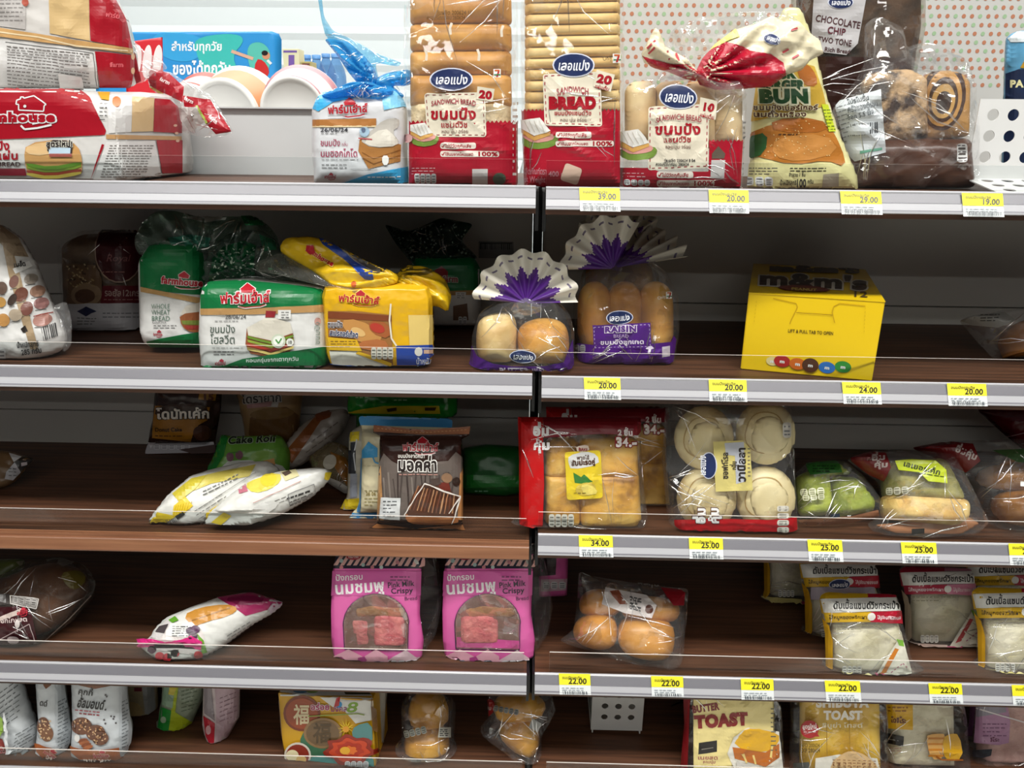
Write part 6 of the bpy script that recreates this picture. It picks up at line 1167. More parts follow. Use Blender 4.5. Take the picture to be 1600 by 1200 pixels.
pk.poly([(842, 862), (870, 862), (868, 898), (842, 900)], '#2a1a20'); pk.poly([(846, 905), (886, 904), (884, 922), (846, 924)], '#cfb0ba'); nutri(pk, 848, 908, 36, 12, 3); pk.flush('printed_carton')

# ---------------------------------------------------------------- fourth shelf, right bay
pk = lying('bread_roll_bag', 'clear bag of six golden bread rolls with tilted white label', 'bread', 975, 1040, 'R', 3, [(904, 892), (922, 900), (1000, 912), (1076, 920), (1072, 970), (1066, 1036), (1054, 1048), (1000, 1040), (940, 1024), (884, 1006), (874, 1000), (896, 984), (902, 940)], .034, film('#ffffff', .05, .8, .09, 1.0, 22), 38, .03, part='clear_bag', amp=.003)
sv = pk.tree; GOLD = mottled('golden_roll', '#9a5c16', '#dca44c', 11, .35, .12, 4, (.3, .65), c3='#c98a34')
for i, ol in enumerate(([(906, 930), (930, 918), (972, 926), (970, 962), (930, 966), (904, 958)], [(970, 930), (1010, 930), (1062, 938), (1062, 972), (1010, 976), (970, 966)], [(898, 968), (930, 956), (964, 962), (966, 1010), (930, 1018), (894, 1000)], [(964, 968), (1000, 960), (1056, 970), (1052, 1030), (1010, 1034), (966, 1018)])): pk.pouch('bread_roll', ol, .028, GOLD, .025, amp=.0008, aim=False, zmin=-.02, smooth=2, seed=i)
pk.tree = sv
pk.poly([(946, 918), (1010, 930), (1026, 946), (1018, 966), (976, 958), (940, 944)], '#c4bcb8'); pk.poly([(952, 924), (966, 922), (980, 944), (968, 944)], '#8a4a34'); pk.bars(984, 934, 1000, 950, '#333', 2, 3); pk.lines(984, 932, 1002, 5, 4.5, '#3a3a3a', 2, 3, .2); pk.ell(1014, 952, 6, 7, '#55342a'); pk.text('อิ่มคุ้ม', 996, 912, 9, '#a8a4a0', .03, w=34, rot=10); pk.poly([(1032, 918), (1064, 922), (1070, 926), (1068, 946), (1052, 946)], '#8a1420'); pk.flush('printed_film')

BRD = mottled('soft_white_bread', '#d0c9a6', '#efead2', 26, .75, .25)
def sand(label, Y, du, dv, s, side2, pinkv=False, tilt=8, front=False, right=False):
    m = lambda p: [((a-1290)*s+1290+du, (b-1062)*s+1062+dv) for a, b in p]; M = lambda a, b: m([(a, b)])[0]
    f = fr(M(1350, 1060)[0], Y, 'R', 3, tilt); pk = Pack('double_sandwich_bag', label, 'sandwich', f, 'double sandwich bags')
    pk.pouch('sandwich', m([(1300, 968), (1400, 964), (1412, 1000), (1422, 1050), (1300, 1050), (1298, 1000)]), .017, BRD, .03, Tb=.014, amp=.0008, aim=False, smooth=1)
    pk.pouch('clear_bag', m([(1281, 932), (1290, 926), (1402, 930), (1408, 968), (1416, 996), (1424, 1030), (1442, 1064), (1400, 1070), (1340, 1068), (1280, 1066), (1290, 1046), (1291, 990), (1284, 956)]), .021, film('#ffffff', .05, .8, .09, 1.0, 22), .03, Tb=.02, amp=.0022, f0=80)
    c1, c2 = ('#c9a01e', '#a8142c') if not pinkv else ('#a8203c', '#c87a94')
    pk.poly(m([(1281, 932), (1290, 926), (1358, 928), (1358, 934), (1300, 936), (1294, 960), (1284, 958)]), c1); pk.poly(m([(1356, 927), (1402, 930), (1403, 934), (1356, 934)]), c2)
    pk.poly(m([(1283, 936), (1404, 934), (1406, 954), (1288, 957)]), '#dad9d2'); pk.text('ดับเบิ้ลแซนด์วิชกระเป๋า', *M(1302, 951), 10*s, '#1e1c1a', .03, w=102*s, rot=0)
    pk.poly(m([(1288, 957), (1362, 956), (1362, 971), (1291, 972)]), c1); pk.poly(m([(1360, 956), (1407, 954), (1409, 974), (1360, 971)]), c2); pk.text('ไส้หมูหยองพริกเผา', *M(1296, 966.5), 5.5*s, '#3a2a10' if not pinkv else '#e8d8dc', .02, w=58*s); pk.ell(*M(1361, 963), 6*s, 5.5*s, '#d8d6ce'); pk.text('ไส้ปูอัดมายองเนส', *M(1370, 967), 5.5*s, '#ead8da', .02, w=36*s)
    pk.lines(*M(1302, 976), M(1380, 0)[0], 1, 3, '#8a8668', 1.2); pk.lines(*M(1302, 982), M(1346, 0)[0], 1, 3, '#8a8668', 1.2)
    pk.poly(m([(1284, 962), (1296, 976), (1302, 1000), (1302, 1044), (1292, 1062), (1286, 1062), (1292, 1040), (1291, 990)]), '#c9981c' if not pinkv else '#b9a890')
    pk.poly(m([(1362, 1064), (1392, 1016), (1404, 998), (1412, 1004), (1424, 1050), (1426, 1062)]), '#ddd9c8'); pk.poly(m([(1374, 1054), (1398, 1012), (1404, 1014), (1384, 1050)]), '#c87a2a' if not pinkv else '#b04a4a'); pk.poly(m([(1400, 998), (1410, 1000), (1412, 1010), (1404, 1008)]), '#7ab03a'); pk.line(m([(1392, 1050), (1410, 1036), (1416, 1042)]), 1.6, '#b06a80', dash=3)
    pk.poly(m([(1284, 1052), (1360, 1056), (1360, 1066), (1282, 1066)]), '#cfc27a' if not pinkv else '#d8c0b4'); pk.poly(m([(1358, 1060), (1430, 1062), (1440, 1066), (1360, 1068)]), '#a83a60')
    if 'blue logo' in label: pk.poly(m([(1300, 972), (1400, 972), (1402, 992), (1300, 992)]), '#a49aa8'); lepan(pk, 1311, 912, 17, 8, -2)
    nutri(pk, *M(1316, 1040), 30*s, 13*s, 4, '#e6e4da', '#77746a'); pk.flush('printed_film')
sand('double sandwich bag standing foremost at the guard, yellow and red header', .036, 0, 0, 1, 1)
sand('double sandwich bag with pink header, right behind the foremost one', .10, 124, -50, .93, 1, True)
sand('double sandwich bag with yellow edge, left behind the foremost one, blue logo seen', .115, -32, -58, .97, 1)
sand('double sandwich bag at the right edge of the fourth shelf, cut off by the photo', .045, 238, -4, 1.03, 1)
sand('double sandwich bag in shadow behind the one at the right edge', .13, 228, -62, .95, 1)
sand('double sandwich bag deepest in shadow, leftmost of the sandwiches', .20, -96, -122, .84, 1)
# ---------------------------------------------------------------- bottom shelf, left bay
SIL = ink('#c3c8cb', .25, .4)
def pouchbag(label, ol, Y, u, name='cookie_bag', cat='cookies', mat=SIL, T=.018, R=.02, tilt=3, yaw=0):
    f = fr(u, Y, 'L', 4, tilt, yaw); pk = Pack(name, label, cat, f); pk.pouch('wrapper', ol, T, mat, R, amp=.002, smooth=0); return pk
pk = pouchbag('silver cookie bag turned sideways at the left edge of the bottom shelf', [(-80, 1030), (24, 1030), (40, 1090), (57, 1134), (55, 1166), (38, 1192), (26, 1198), (-80, 1198)], .045, 0)
pk.lines(0, 1082, 30, 8, 8, '#55595c', 1.6, 3, -.75); pk.lines(26, 1146, 56, 9, 5.5, '#6a6e70', 1.6, 5, -.62, -1.2); pk.poly([(-20, 1118), (6, 1112), (8, 1150), (-20, 1150)], '#8fb04a', 1); pk.poly([(-20, 1150), (4, 1154), (14, 1180), (10, 1196), (-20, 1196)], '#8a3a34'); farm(pk, -14, 1172, 24, 6, 20, True, '#b02030', '#d8c8c4'); pk.poly([(8, 1110), (12, 1110), (20, 1196), (14, 1196)], '#e2e4e6'); pk.flush('printed_label')
def almond(label, u0, u1, ue, Y, thin):
    """front panel u0..u1, side panel to ue"""
    pk = pouchbag(label, [(u0, 1036), (ue-10 if not thin else u1+8, 1036), (ue-8, 1090), (ue, 1140), (ue-2, 1160), (u1+4 if not thin else u1+10, 1197), (u0+26 if not thin else u0+22, 1197), (u0, 1172), (u0+4, 1120)], Y, (u0+u1)/2)
    w = u1-u0
    pk.poly([(u1, 1036), (ue-12, 1036), (ue-8, 1090), (ue, 1140), (ue-2, 1160), (u1+6, 1196), (u1, 1150)], '#b4babe'); pk.lines(u1+4, 1096, ue-6, 14, 5.5, '#6a7074', 1.5, 4, -.5)
    pk.poly([(u0+6, 1036), (u1-2, 1036), (u1-6, 1070), (u0+w*.5, 1076), (u0+10, 1070)], '#7a4a2c')
    if not thin:
        pk.text('คุกกี้', u0+10, 1084, 9, '#26211e', .02, w=24, rot=6); pk.text('อัลมอนด์', u0+8, 1104, 14, '#1e1a18', .03, w=42, rot=6, shear=.15); pk.lines(u0+6, 1108, u0+44, 1, 3, '#a8404a', 1.6, 3, .1); pk.lines(u0+12, 1113, u0+44, 1, 3, '#8a3038', 2, 3, .1)
        for a, b, r in ((u0+16, 1134, 16), (u0+38, 1144, 15), (u0+46, 1152, 13)): pk.ell(a, b, r, r*.85, '#6b4430'); [pk.ell(a+random.Random(i*7+int(a)).uniform(-r, r)*.75, b+random.Random(i*13+int(a)).uniform(-r, r)*.6, 1.8, 1.1, ('#d8b48a', '#4a2c1c', '#b98a60')[i % 3], i*40, 6) for i in range(26)]
        for i in range(4): pk.ell(u0+18+i*3, 1156+i*3.2, 8, 3.2, ('#8a4a2a', '#a8623a')[i % 2], -14)
        pk.ell(u0+10, 1152, 4, 6, '#e2e0dc')
        for i in range(9): r = random.Random(i); pk.ell(r.uniform(u0+48, u1-4), r.uniform(1080, 1132), 1.6, 1.6, '#4a4446', 0, 8)
        pk.poly([(u0, 1164), (u0+16, 1168), (u0+44, 1170), (u1, 1166), (u1+4, 1196), (u0+26, 1197), (u0+2, 1174)], '#9a5226'); farm(pk, u0+36, 1181, 24, 6, -3, False, '#b82030', '#d8b8a4'); pk.text('FRESH DAILY', u0+20, 1190, 6, '#e8d8cc', .03, w=42, rot=-1)
    else:
        pk.text('ดด์', u0+4, 1102, 9, '#26211e', .02, w=12, rot=8); pk.ell(u0+10, 1134, 10, 14, '#6b4430'); pk.ell(u0+16, 1146, 10, 12, '#7a5238'); [pk.ell(u0+12+random.Random(i).uniform(-9, 9), 1140+random.Random(i+50).uniform(-16, 14), 1.8, 1.2, '#d8b48a', i*40, 6) for i in range(24)]
        pk.poly([(u0, 1160), (u1, 1168), (u1+8, 1196), (u0+24, 1196), (u0+2, 1172)], '#9a5226'); farm(pk, u0+12, 1172, 18, 6, 30, False, '#b82030', '#d8b8a4'); pk.text('DAILY', u0+16, 1180, 6, '#e8d8cc', .03, w=18, rot=30)
    pk.flush('printed_label')
almond('narrow almond cookie bag, between the silver bag and the wide almond cookie bag', 58, 86, 111, .040, True)
almond('white almond cookie bag with FRESH DAILY on brown, widest of the cookie bags', 112, 186, 206, .036, False)
pk = pouchbag('pale bag with a yellow foot right behind the wide almond cookie bag', [(190, 1036), (244, 1036), (246, 1100), (242, 1152), (236, 1160), (204, 1158), (196, 1100)], .13, 216, mat=ink('#a89a78', .3, .4)); pk.poly([(206, 1136), (232, 1134), (236, 1160), (204, 1160)], '#c9a820'); pk.ell(216, 1140, 5, 4, '#8a2030'); pk.poly([(222, 1072), (240, 1072), (244, 1120), (238, 1156), (230, 1150), (226, 1110)], '#9a9c98'); pk.poly([(198, 1094), (222, 1100), (224, 1124), (204, 1126)], '#b9a070', 1); pk.rect(210, 1074, 222, 1080, '#7a2a3a'); pk.flush('printed_label')
pk = pouchbag('green and lime snack bag standing edge on, left of the red and white bag', [(256, 1036), (330, 1036), (318, 1090), (300, 1130), (272, 1158), (258, 1156), (246, 1142), (252, 1096)], .10, 270, mat=ink('#8f9a84', .3, .4)); pk.poly([(252, 1104), (268, 1110), (262, 1156), (246, 1142)], '#1f8a34'); pk.poly([(268, 1080), (280, 1066), (274, 1112), (300, 1128), (272, 1158), (262, 1154), (268, 1112)], '#a8b81c'); pk.poly([(258, 1070), (274, 1072), (270, 1106), (254, 1100)], '#8aa48a'); pk.lines(284, 1080, 308, 6, 6, '#5a6a50', 1.3, 3, -.3); pk.ell(256, 1124, 4, 5, '#a8c0a0'); pk.poly([(266, 1072), (278, 1070), (272, 1086), (264, 1084)], '#c8b83a'); pk.flush('printed_label')
pk = pouchbag('red and white snack bag standing edge on, left of the yellow gift box', [(320, 1036), (376, 1036), (374, 1120), (356, 1152), (334, 1174), (322, 1150), (316, 1122)], .075, 340, mat=ink('#c4b4b4', .3, .4)); pk.poly([(318, 1118), (336, 1130), (334, 1174), (322, 1150)], '#b0142c'); pk.poly([(336, 1070), (374, 1070), (370, 1120), (354, 1152), (336, 1172), (338, 1120)], '#b59aa2'); pk.poly([(320, 1070), (330, 1072), (336, 1126), (320, 1114)], '#8a8084'); pk.ell(326, 1140, 4, 7, '#d8a8ac'); pk.lines(344, 1090, 368, 6, 7, '#8a6a74', 1.3, 3, -.4); pk.flush('printed_label')

# gift box
f = fr(510, .028, 'L', 4, 2, -4); pk = Pack('gift_box', 'yellow gift box with red flower and large seal on the bottom shelf', 'box', f)
C = lambda u, v: f.loc(f.hit([(u, v)]))[0]
w0, w1 = C(436, 1095)[0], C(582, 1095)[0]; top = C(500, 1088)[1]
VB = np.array([f.pt(x, z, -d) for d in (0, .075) for x, z in ((w0, .0005), (w1, .0005), (w1, top), (w0, top))]); FB = [(0, 1, 2, 3), (5, 4, 7, 6), (3, 2, 6, 7), (1, 5, 6, 2), (4, 0, 3, 7), (4, 5, 1, 0)]
VB[:, 2] = np.maximum(VB[:, 2], f.o[2]); pk.add('carton', VB, FB, ink('#c9981a', .35, .03), smooth=False)
pk.poly([(500, 1089), (582, 1091), (584, 1124), (556, 1130), (540, 1112), (520, 1104)], '#d8d6ce'); pk.ell(472, 1114, 29, 28, '#7a3418'); pk.ell(472, 1114, 25, 24, '#98431c'); pk.text('福', 459, 1128, 24, '#d8c8a0', .02, w=26)
pk.text('อร่อย', 486, 1108, 9, '#a8285c', .03, w=30, halo='#e2d8d4'); pk.text('มงคล', 517, 1111, 9, '#8a2a6a', .02, w=26); pk.ell(530, 1100, 5, 5, '#2a8ac0'); pk.text('8', 540, 1112, 16, '#7aa02c', .02, w=18, shear=.3); pk.line([(482, 1118), (560, 1114), (570, 1116)], 1.6, '#8aa03c')
pk.poly([(526, 1090), (532, 1090), (530, 1102), (522, 1104)], '#b02020'); pk.poly([(476, 1140), (496, 1126), (526, 1128), (534, 1150), (526, 1176), (500, 1190), (476, 1180), (468, 1158)], '#3a6a4c', 1); pk.ell(505, 1144, 30, 24, '#8a6a44'); pk.ell(505, 1144, 26, 20, '#6a5236'); pk.text('福', 490, 1156, 24, '#4a3820', .03, w=30)
for i in range(12): a = i*math.pi/6; pk.poly([(542+2*math.cos(a-.6), 1136+2*math.sin(a-.6)), (542+14*math.cos(a), 1136+16*math.sin(a)), (542+2*math.cos(a+.6), 1136+2*math.sin(a+.6))], '#dcc02c')
pk.ell(542, 1136, 5, 5, '#c98a1c'); pk.poly([(556, 1130), (582, 1124), (584, 1160), (560, 1156), (550, 1144)], '#4a7a78', 1); pk.poly([(480, 1180), (530, 1176), (560, 1184), (584, 1176), (586, 1215), (480, 1215)], '#3f8a86', 1)
for r, c in ((1, '#8a2412'), (.78, '#c0401c'), (.55, '#a82c14'), (.3, '#d86a24')):
    pk.poly([(548+(38+5*math.sin(7*t))*r*math.cos(t), 1168+(22+3*math.sin(7*t+1))*r*math.sin(t)) for t in np.linspace(0, 2*math.pi, 40, endpoint=False)], c)
pk.ell(541, 1168, 8, 6, '#dca42c'); pk.ell(466, 1178, 21, 20, '#d8cfc0'); pk.ell(466, 1178, 18, 17, '#8a2c1c'); pk.ell(458, 1178, 10, 9, '#e8dcb0'); pk.ell(472, 1184, 8, 6, '#dcb46a'); pk.poly([(450, 1190), (488, 1190), (490, 1215), (450, 1215)], '#7a1c1c'); nutri(pk, 540, 1185, 38, 10, 4)
pk.line([(437, 1093), (446, 1210)], 1.2, '#5a3a1a'); pk.line([(581, 1093), (590, 1210)], 1.2, '#6a4a24'); pk.flush('printed_carton')
tp = atY(500, 1086, f.pt(0, top)[1]+.01); pk.aim(VB, FB); pk.poly([(438, 1076), (574, 1078), (582, 1088), (438, 1087)], '#c9ccc8'); pk.ell(470, 1080, 12, 4, '#5a8ab0'); pk.ell(488, 1080, 10, 4, '#7aa04a'); pk.poly([(536, 1079), (574, 1079), (580, 1086), (540, 1086)], '#3a3a24'); pk.flush('printed_lid')
pk.pouch('back_carton', [(576, 1062), (604, 1062), (600, 1160), (584, 1164)], .002, ink('#8a8478', .4, .1), .004, Tb=.03, amp=0, smooth=0, frame=Frame(f.pt(.07, 0, -.04), 2), aim=False)

SBUN = mottled('syrup_bun', '#8a5212', '#e0ac42', 12, .3, .12, 4, (.3, .65), c3='#c58c2c')
f = fr(665, .06, 'L', 4, 12); pk = Pack('bun_bag', 'clear bag of stacked round golden buns on the bottom shelf, right of the gift box', 'bread', f)
for i, ol in enumerate(([(640, 1092), (660, 1080), (690, 1084), (702, 1104), (700, 1136), (636, 1136)], [(632, 1150), (650, 1134), (690, 1134), (704, 1152), (700, 1186), (660, 1194), (630, 1180)])): pk.pouch('bun', ol, .028, SBUN, .03, smooth=2, amp=.0008, aim=False, seed=i)
pk.pouch('clear_bag', [(626, 1100), (640, 1080), (690, 1080), (712, 1100), (710, 1150), (714, 1190), (712, 1212), (640, 1212), (616, 1210), (624, 1180), (628, 1140)], .034, CLR, .028, Tb=.03, amp=.0024)
nutri(pk, 630, 1142, 36, 12, 4, '#8a8a80', '#3a3a34', -14); pk.poly([(686, 1136), (704, 1136), (704, 1152), (684, 1152)], '#a8a69a'); pk.lines(687, 1139, 702, 4, 3, '#333', 1.6); pk.rect(642, 1184, 658, 1194, '#55534c', 0, 1); pk.poly([(628, 1186), (712, 1182), (714, 1206), (700, 1210), (660, 1200), (618, 1210)], FILMC); pk.flush('printed_film')
f = fr(800, .055, 'L', 4, 12); pk = Pack('bun_bag', 'pointed clear bag of golden buns by the shelf gap, second bag right of gift box', 'bread', f)
for i, ol in enumerate(([(766, 1100), (786, 1084), (850, 1086), (854, 1120), (780, 1130)], [(772, 1140), (800, 1120), (838, 1122), (846, 1160), (832, 1184), (800, 1172)])): pk.pouch('bun', ol, .026, SBUN, .03, smooth=2, amp=.0008, aim=False, seed=i)
pk.pouch('clear_bag', [(762, 1084), (862, 1084), (868, 1110), (846, 1150), (846, 1200), (836, 1212), (800, 1180), (754, 1146), (750, 1138), (764, 1122)], .032, CLR, .028, Tb=.03, amp=.0024, smooth=0)
pk.ell(762, 1106, 11, 14, '#8a1c1c', 20); pk.text('ขนม', 756, 1109, 6, '#d8c8c0', .02, w=13); nutri(pk, 772, 1102, 40, 9, 5, '#8a8a80', '#3a3a34', 10); pk.poly([(832, 1122), (846, 1130), (840, 1144), (826, 1136)], '#8f8f8a'); pk.flush('printed_film')
# ---------------------------------------------------------------- bottom shelf, right bay
hx0 = atY(924, 1120, .10); fx = hx0[0]; zt = atY(960, 1141, .10)[2]; pw = atY(1003, 1141, .10)[0]-fx
vz = perforated(fx+.010, zt+.015, 3, 5, (pw-.018)/3, .0052, 0, fx, fx+pw, zt, zt+.0225+5*(pw-.018)/3-.002, lambda a, b, t: (a, .10+t, b))
zf = FLO['R'][4]+.0004
o = put('perforated_divider', *join(vz, box_vf(fx, fx+pw, .1012, .20, zt+.0005, zt+.0015), box_vf(fx+.002, fx+.004, .1012, .2, zf, zt+.0015), box_vf(fx+pw-.004, fx+pw-.002, .1012, .2, zf, zt+.0015)), ink('#d2d2ce', .4, 0), None, None, False, (fx, .1, zf)); props(o, 'small white perforated metal divider on the bottom shelf near the upright', 'divider')
def toast(label, name, ol, bread, Y, u, mat, tilt=4, amp=.0006, R=.02):
    f = fr(u, Y, 'R', 4, tilt); pk = Pack(name, label, 'toast', f); pk.pouch('toast', bread, .018, mat, R, Tb=.02, aim=False, amp=amp, smooth=0)
    pk.pouch('clear_bag', ol, .023, film('#ffffff', .03, .7, .08, .8, 20), .022, Tb=.026, amp=.002, smooth=0); return pk
BUT = mottled('butter_toast', '#d6c070', '#f0e09a', 50, .7, .3)
pk = toast('butter toast bag with red BUTTER TOAST lettering on the bottom right shelf', 'butter_toast_bag', [(1066, 1040), (1216, 1040), (1222, 1130), (1226, 1216), (1062, 1216), (1070, 1130)], [(1082, 1044), (1208, 1044), (1212, 1216), (1084, 1216)], .034, 1140, BUT)
pk.poly([(1070, 1064), (1080, 1064), (1074, 1216), (1062, 1216)], '#8a1820'); pk.poly([(1084, 1060), (1206, 1060), (1208, 1150), (1196, 1140), (1150, 1152), (1140, 1216), (1084, 1216)], '#e8d690'); pk.text('BUTTER', 1083, 1113, 10.5, '#7a1a18', .06, w=41, rot=-8); pk.text('TOAST', 1087, 1136, 18, '#8a1a18', .08, w=82, rot=-4)
pk.poly([(1092, 1160), (1120, 1156), (1120, 1174), (1091, 1178)], '#23201c'); pk.line([(1096, 1170), (1114, 1167)], 1.2, '#8a8478'); pk.text('เนยสด', 1090, 1186, 6, '#a8605c', .02, w=32); pk.text('หอมนุ่ม', 1098, 1192, 5, '#a8605c', .02, w=20); pk.lines(1094, 1196, 1124, 1, 3, '#8a6a20', 1.4)
pk.poly([(1136, 1176), (1146, 1150), (1168, 1136), (1216, 1142), (1222, 1200), (1190, 1210), (1150, 1206)], '#dcd8cc', 0); pk.poly([(1144, 1166), (1158, 1142), (1176, 1136), (1216, 1144), (1216, 1160), (1196, 1176)], '#dca81e', 1); pk.poly([(1144, 1166), (1196, 1174), (1216, 1160), (1216, 1182), (1196, 1196), (1148, 1184)], '#b5641c'); pk.line([(1160, 1176), (1166, 1190)], 3, '#e2c87a'); pk.line([(1176, 1178), (1180, 1192)], 3, '#e2c87a'); pk.line([(1206, 1164), (1204, 1182)], 3, '#e2c87a'); pk.poly([(1150, 1188), (1196, 1198), (1220, 1190), (1222, 1216), (1150, 1216)], '#d4d0c8'); pk.lines(1204, 1106, 1212, 10, 7, '#6a6450', 2); pk.flush('printed_film')
SHB = mottled('custard_toast', '#cf9c1c', '#f0cc3c', 10, .5, .15)
pk = toast('toast bag lettered SHIBUYA TOAST with a round red badge', 'shibuya_toast_bag', [(1236, 1040), (1380, 1040), (1386, 1130), (1386, 1216), (1234, 1216), (1236, 1130)], [(1250, 1050), (1372, 1050), (1374, 1216), (1250, 1216)], .036, 1310, SHB)
pk.line([(1291, 1128), (1292, 1180)], 1.4, '#9a7414'); pk.line([(1326, 1110), (1328, 1180)], 1.4, '#9a7414')
pk.text('SHIBUYA', 1275, 1104, 14, '#e6dfd0', .06, w=82); pk.text('TOAST', 1287, 1123, 13, '#ece6d8', .06, w=60); pk.text('ชิบูย่า โทสต์', 1284, 1136, 7, '#d8cca8', .02, w=64); pk.ell(1265, 1139, 14, 14, '#a8181c'); pk.poly([(1270, 1150), (1280, 1150), (1276, 1144)], '#a8181c'); pk.text('สูตรใหม่', 1254, 1138, 6, '#ecdcd8', .03, w=22, rot=-4); pk.lines(1256, 1142, 1274, 1, 3, '#e0c0c0', 1.6)
pk.text('MFD 200624 1', 1251, 1167, 6, '#6a5214', .02, w=34); pk.text('EXP 280624', 1251, 1175, 6.5, '#5a4410', .03, w=30); pk.poly([(1274, 1184), (1310, 1178), (1370, 1184), (1380, 1216), (1272, 1216)], '#d6d2c6')
pk.poly([(1298, 1190), (1316, 1176), (1330, 1172), (1352, 1178), (1372, 1196), (1376, 1216), (1296, 1216)], '#c9a878', 1)
for i in range(8): pk.line([(1302+i*9, 1188-abs(4-i)*-1), (1300+i*9.5, 1214)], 1.6, '#7a4c28', dash=3); pk.line([(1300, 1186+i*4), (1374, 1188+i*4)], 1, '#8a5c34', dash=4)
pk.poly([(1240, 1192), (1264, 1190), (1266, 1216), (1240, 1216)], '#4a4a46'); pk.flush('printed_film')
pk = toast('cream toast bag with yellow label, right of the round red badge bag', 'milk_toast_bag', [(1376, 1040), (1494, 1040), (1508, 1120), (1514, 1196), (1500, 1206), (1382, 1200), (1380, 1120)], [(1386, 1050), (1486, 1050), (1490, 1192), (1386, 1190)], .058, 1440, mottled('cream_toast', '#cfc7a6', '#e6dfc4', 50, .7, .3), 6)
pk.poly([(1384, 1090), (1426, 1090), (1426, 1140), (1388, 1138)], '#d3a318'); pk.lines(1388, 1104, 1418, 2, 5, '#8a5414', 2); pk.text('โดจิโระ', 1393, 1128, 8, '#5a1a1c', .04, w=22, rot=3, halo='#d8b460', halo_w=.05); pk.poly([(1382, 1144), (1412, 1150), (1411, 1166), (1382, 1160)], '#1e1c1a'); pk.line([(1388, 1154), (1404, 1157)], 1.2, '#8a8a84'); pk.lines(1384, 1168, 1408, 2, 4, '#a88a7a', 1.4)
pk.poly([(1446, 1150), (1456, 1146), (1480, 1146), (1474, 1186), (1454, 1186)], '#d8a45a', 1); [pk.line([(1450, 1153+9*i), (1474, 1153+9*i)], 3, '#c07a24') for i in range(4)]; pk.poly([(1472, 1152), (1484, 1145), (1498, 1146), (1505, 1186), (1474, 1188)], '#c9981c', 1); pk.line([(1462, 1180), (1470, 1186), (1504, 1186)], 2.4, '#a05a1c'); pk.flush('printed_film')
pk = toast('pinkish toast bag with a mauve label at the right end of the bottom shelf', 'strawberry_toast_bag', [(1516, 1040), (1640, 1040), (1650, 1140), (1650, 1200), (1514, 1200), (1508, 1180), (1516, 1120)], [(1530, 1050), (1636, 1050), (1640, 1190), (1526, 1190)], .075, 1570, mottled('pink_toast_slice', '#c49a92', '#e0bab0', 40, .7, .3), 6)
pk.poly([(1526, 1104), (1530, 1100), (1574, 1104), (1578, 1128), (1576, 1160), (1560, 1164), (1522, 1160)], '#a87a9a'); pk.poly([(1526, 1096), (1570, 1100), (1572, 1112), (1526, 1120)], '#8a8490'); pk.lines(1536, 1130, 1572, 4, 6, '#6a3a60', 1.6); pk.text('โดจิโระ', 1537, 1158, 6, '#5a1a3a', .03, w=24); pk.rect(1534, 1150, 1547, 1160, '#b58aa8'); pk.poly([(1520, 1172), (1550, 1170), (1548, 1180), (1536, 1184), (1520, 1182)], '#20222a'); pk.poly([(1516, 1090), (1526, 1094), (1520, 1150), (1512, 1150)], '#4a2a44'); pk.line([(1526, 1106), (1600, 1128)], 2, '#d8d0d0'); pk.flush('printed_film')
f = fr(1056, .17, 'R', 4, 0, 30); pk = Pack('paper_card', 'small white card corner poking out left of the butter toast bag', 'card', f)
pk.pouch('card', [(1046, 1118), (1066, 1116), (1074, 1180), (1058, 1150)], .001, ink('#bdbdb8', .5, 0), .01, amp=0, smooth=0)

# ---------------------------------------------------------------- the aisle behind the top left shelf
o = put('rear_shelf', *box_vf(-1.25, -.02, .335, .95, -.095, -.075), ink('#cfd0d0', .4, 0), None, None, False, (-.6, .6, -.095)); props(o, 'white shelf board of the next aisle behind the grey divider', 'shelf')
f = Frame(atY(330, 90, .86)); f.o[2] = -.074; pk = Pack('sign_board', 'blue rounded advertising board with white Thai lettering behind the top left shelf', 'sign', f)
pk.pouch('board', [(150, 50), (425, 49), (436, 53), (440, 62), (440, 190), (150, 190)], .003, ink('#2f8fd0', .35, 0), .004, smooth=0, amp=0, step=20, creases=0)
pk.poly([(232, 51), (300, 51), (330, 70), (300, 100), (250, 90)], '#3aa0d8', 2); pk.poly([(300, 60), (360, 51), (386, 60), (360, 90), (384, 124), (320, 124), (310, 90)], '#3fb8b0', 2); pk.poly([(386, 70), (408, 64), (424, 80), (420, 116), (400, 124), (388, 100)], '#58b8a8', 2)
pk.text('สำหรับทุกวัย', 268, 79, 13, '#eef4f6', .025, w=80); pk.text('ของได้ทุกวัน', 270, 116, 18, '#f2f6f8', .03, w=92)
pk.poly([(400, 92), (412, 94), (422, 110), (416, 124), (396, 124)], '#c02a2a', 1); pk.ell(416, 87, 6, 6, '#c98a6a'); pk.ell(414, 83, 5, 4, '#1e1a1c'); pk.line([(418, 94), (424, 100)], 4, '#d8dcdc'); pk.line([(362, 80), (396, 92)], 5, '#d4a890'); pk.line([(376, 106), (390, 110)], 3, '#c0c040'); pk.flush('printed_board')
f = Frame(atY(235, 100, .62), 0, 10); f.o[2] = -.074; pk = Pack('promotion_card', 'red card with a white emblem behind the gathered film of the red loaf', 'card', f)
pk.pouch('card', [(196, 66), (254, 58), (256, 190), (198, 190)], .001, ink('#c8202c', .4, 0), .004, smooth=0, amp=0, creases=0); [pk.ell(u, 96, 7, 26, '#ecdcdc', 6) for u in (214, 230, 246)]; pk.flush('printed_card')
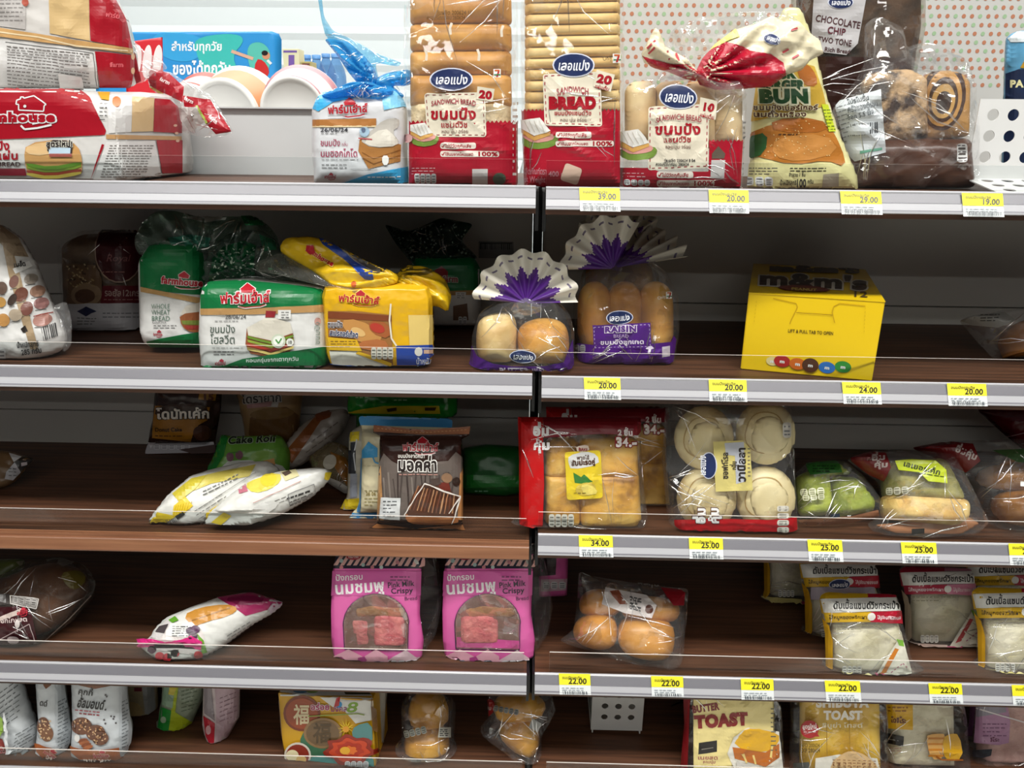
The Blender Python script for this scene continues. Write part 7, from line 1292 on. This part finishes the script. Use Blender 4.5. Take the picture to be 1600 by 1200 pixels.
def cup(label, u, v, Y, ax, rb, rt, L, c, band):
    c0 = atY(u, v, Y); a = Vector(ax).normalized(); prof = [(0, 0), (rb*.86, 0), (rb*.9, -.004), (rb, -.004), (rb*1.02, .004), (rt*.97, L*.8), (rt, L), (rt*1.06, L+.002), (rt*1.06, L+.006), (0, L+.006)]
    V, F = lathe(prof, c0, a, 40); mi = [{4: 1, 5: 2, 6: 2, 3: 2}.get(k//40, 0) for k in range(len(F))]
    o = put('noodle_cup', V, F, [ink('#e4e4e0', .35, 0), ink(c, .35, 0), ink(band, .35, 0)], mi, None, True, c0); props(o, label, 'noodle cup', 'instant noodle cups behind the divider'); return o
cup('white based noodle cup lying behind the divider, left of the blue and white loaf', 458, 172, .36, (-.08, 1, .06), .049, .062, .075, '#dcdad6', '#c08a90')
cup('orange patterned noodle cup lying behind the divider, left of the white based cup', 352, 182, .47, (.10, 1, .08), .060, .074, .07, '#d08a5a', '#dcd4cc')
cup('red rimmed noodle cup at the far left of the noodle cups', 300, 186, .58, (.1, 1, .08), .062, .074, .07, '#c4b4b0', '#b85a50')
for i, (u0, u1, v0, Y, c, c2, lab, nm, ct) in enumerate(((441, 466, 76, 1.15, '#e0d8b0', '#7a5aa0', 'cream and purple carton standing past the end of the blue board', 'carton', 'box'), (470, 486, 96, 1.15, '#b0a060', '#7a4a3a', 'small tan carton right of the cream and purple carton', 'carton', 'box'))):
    a, b = atY(u0, v0, Y), atY(u1, v0, Y); f = Frame((a[0], Y, a[2]-.12)); V, F = box_vf(a[0], b[0], Y, Y+.05, a[2]-.12, a[2], .001); pk = Pack(nm, lab, ct, f); pk.add('carton', V, F, ink(c, .4, 0), smooth=False); pk.rect(u0+10, v0+10, u1-6, v0+30, c2); pk.rect(u0+2, v0+3, u1-2, v0+6, c2); pk.flush('printed_carton')
BOT = film('#9fc4e4', .35, .4, .1, .2, 20)
prev = None
for i in range(5):
    u = (464, 494, 524, 479, 509)[i]; Y = 1.9+.08*(i//3); p = atY(u, 84+(i % 2)*2, Y); zb = p[2]-.2
    V, F = lathe([(0, 0), (.03, 0), (.032, .01), (.032, .13), (.028, .15), (.013, .185), (.013, .19)], (p[0], Y, zb), seg=18); r = bpy.data.objects.new('water_bottle', None); r.location = (p[0], Y, zb); ALL.append(r)
    props(r, 'blue water bottle in the far row behind the top left shelf', 'bottle', 'blue water bottles in the far aisle'); put('body', V, F, BOT, None, r, True, (p[0], Y, zb)); V, F = lathe([(.015, .187), (.015, .2), (0, .2)], (p[0], Y, zb), seg=14); put('cap', V, F, ink('#5a90c8', .4, 0), None, r, True, (p[0], Y, zb))
zb = atY(500, 84, 1.9)[2]-.2
o = put('far_shelf', *box_vf(-1.1, -.2, 1.1, 2.2, min(zb, atY(450, 76, 1.15)[2]-.12)-.03, min(zb, atY(450, 76, 1.15)[2]-.12)-.0005), ink('#cfd0d0', .4, 0), None, None, False, (-.6, 1.6, zb)); props(o, 'white far shelf holding water bottles and small cartons', 'shelf')
# ------------------------------------------------------------------ link everything
bpy.data.objects.remove(_fo); bpy.data.curves.remove(_fc)
for o in ALL: COL.objects.link(o)
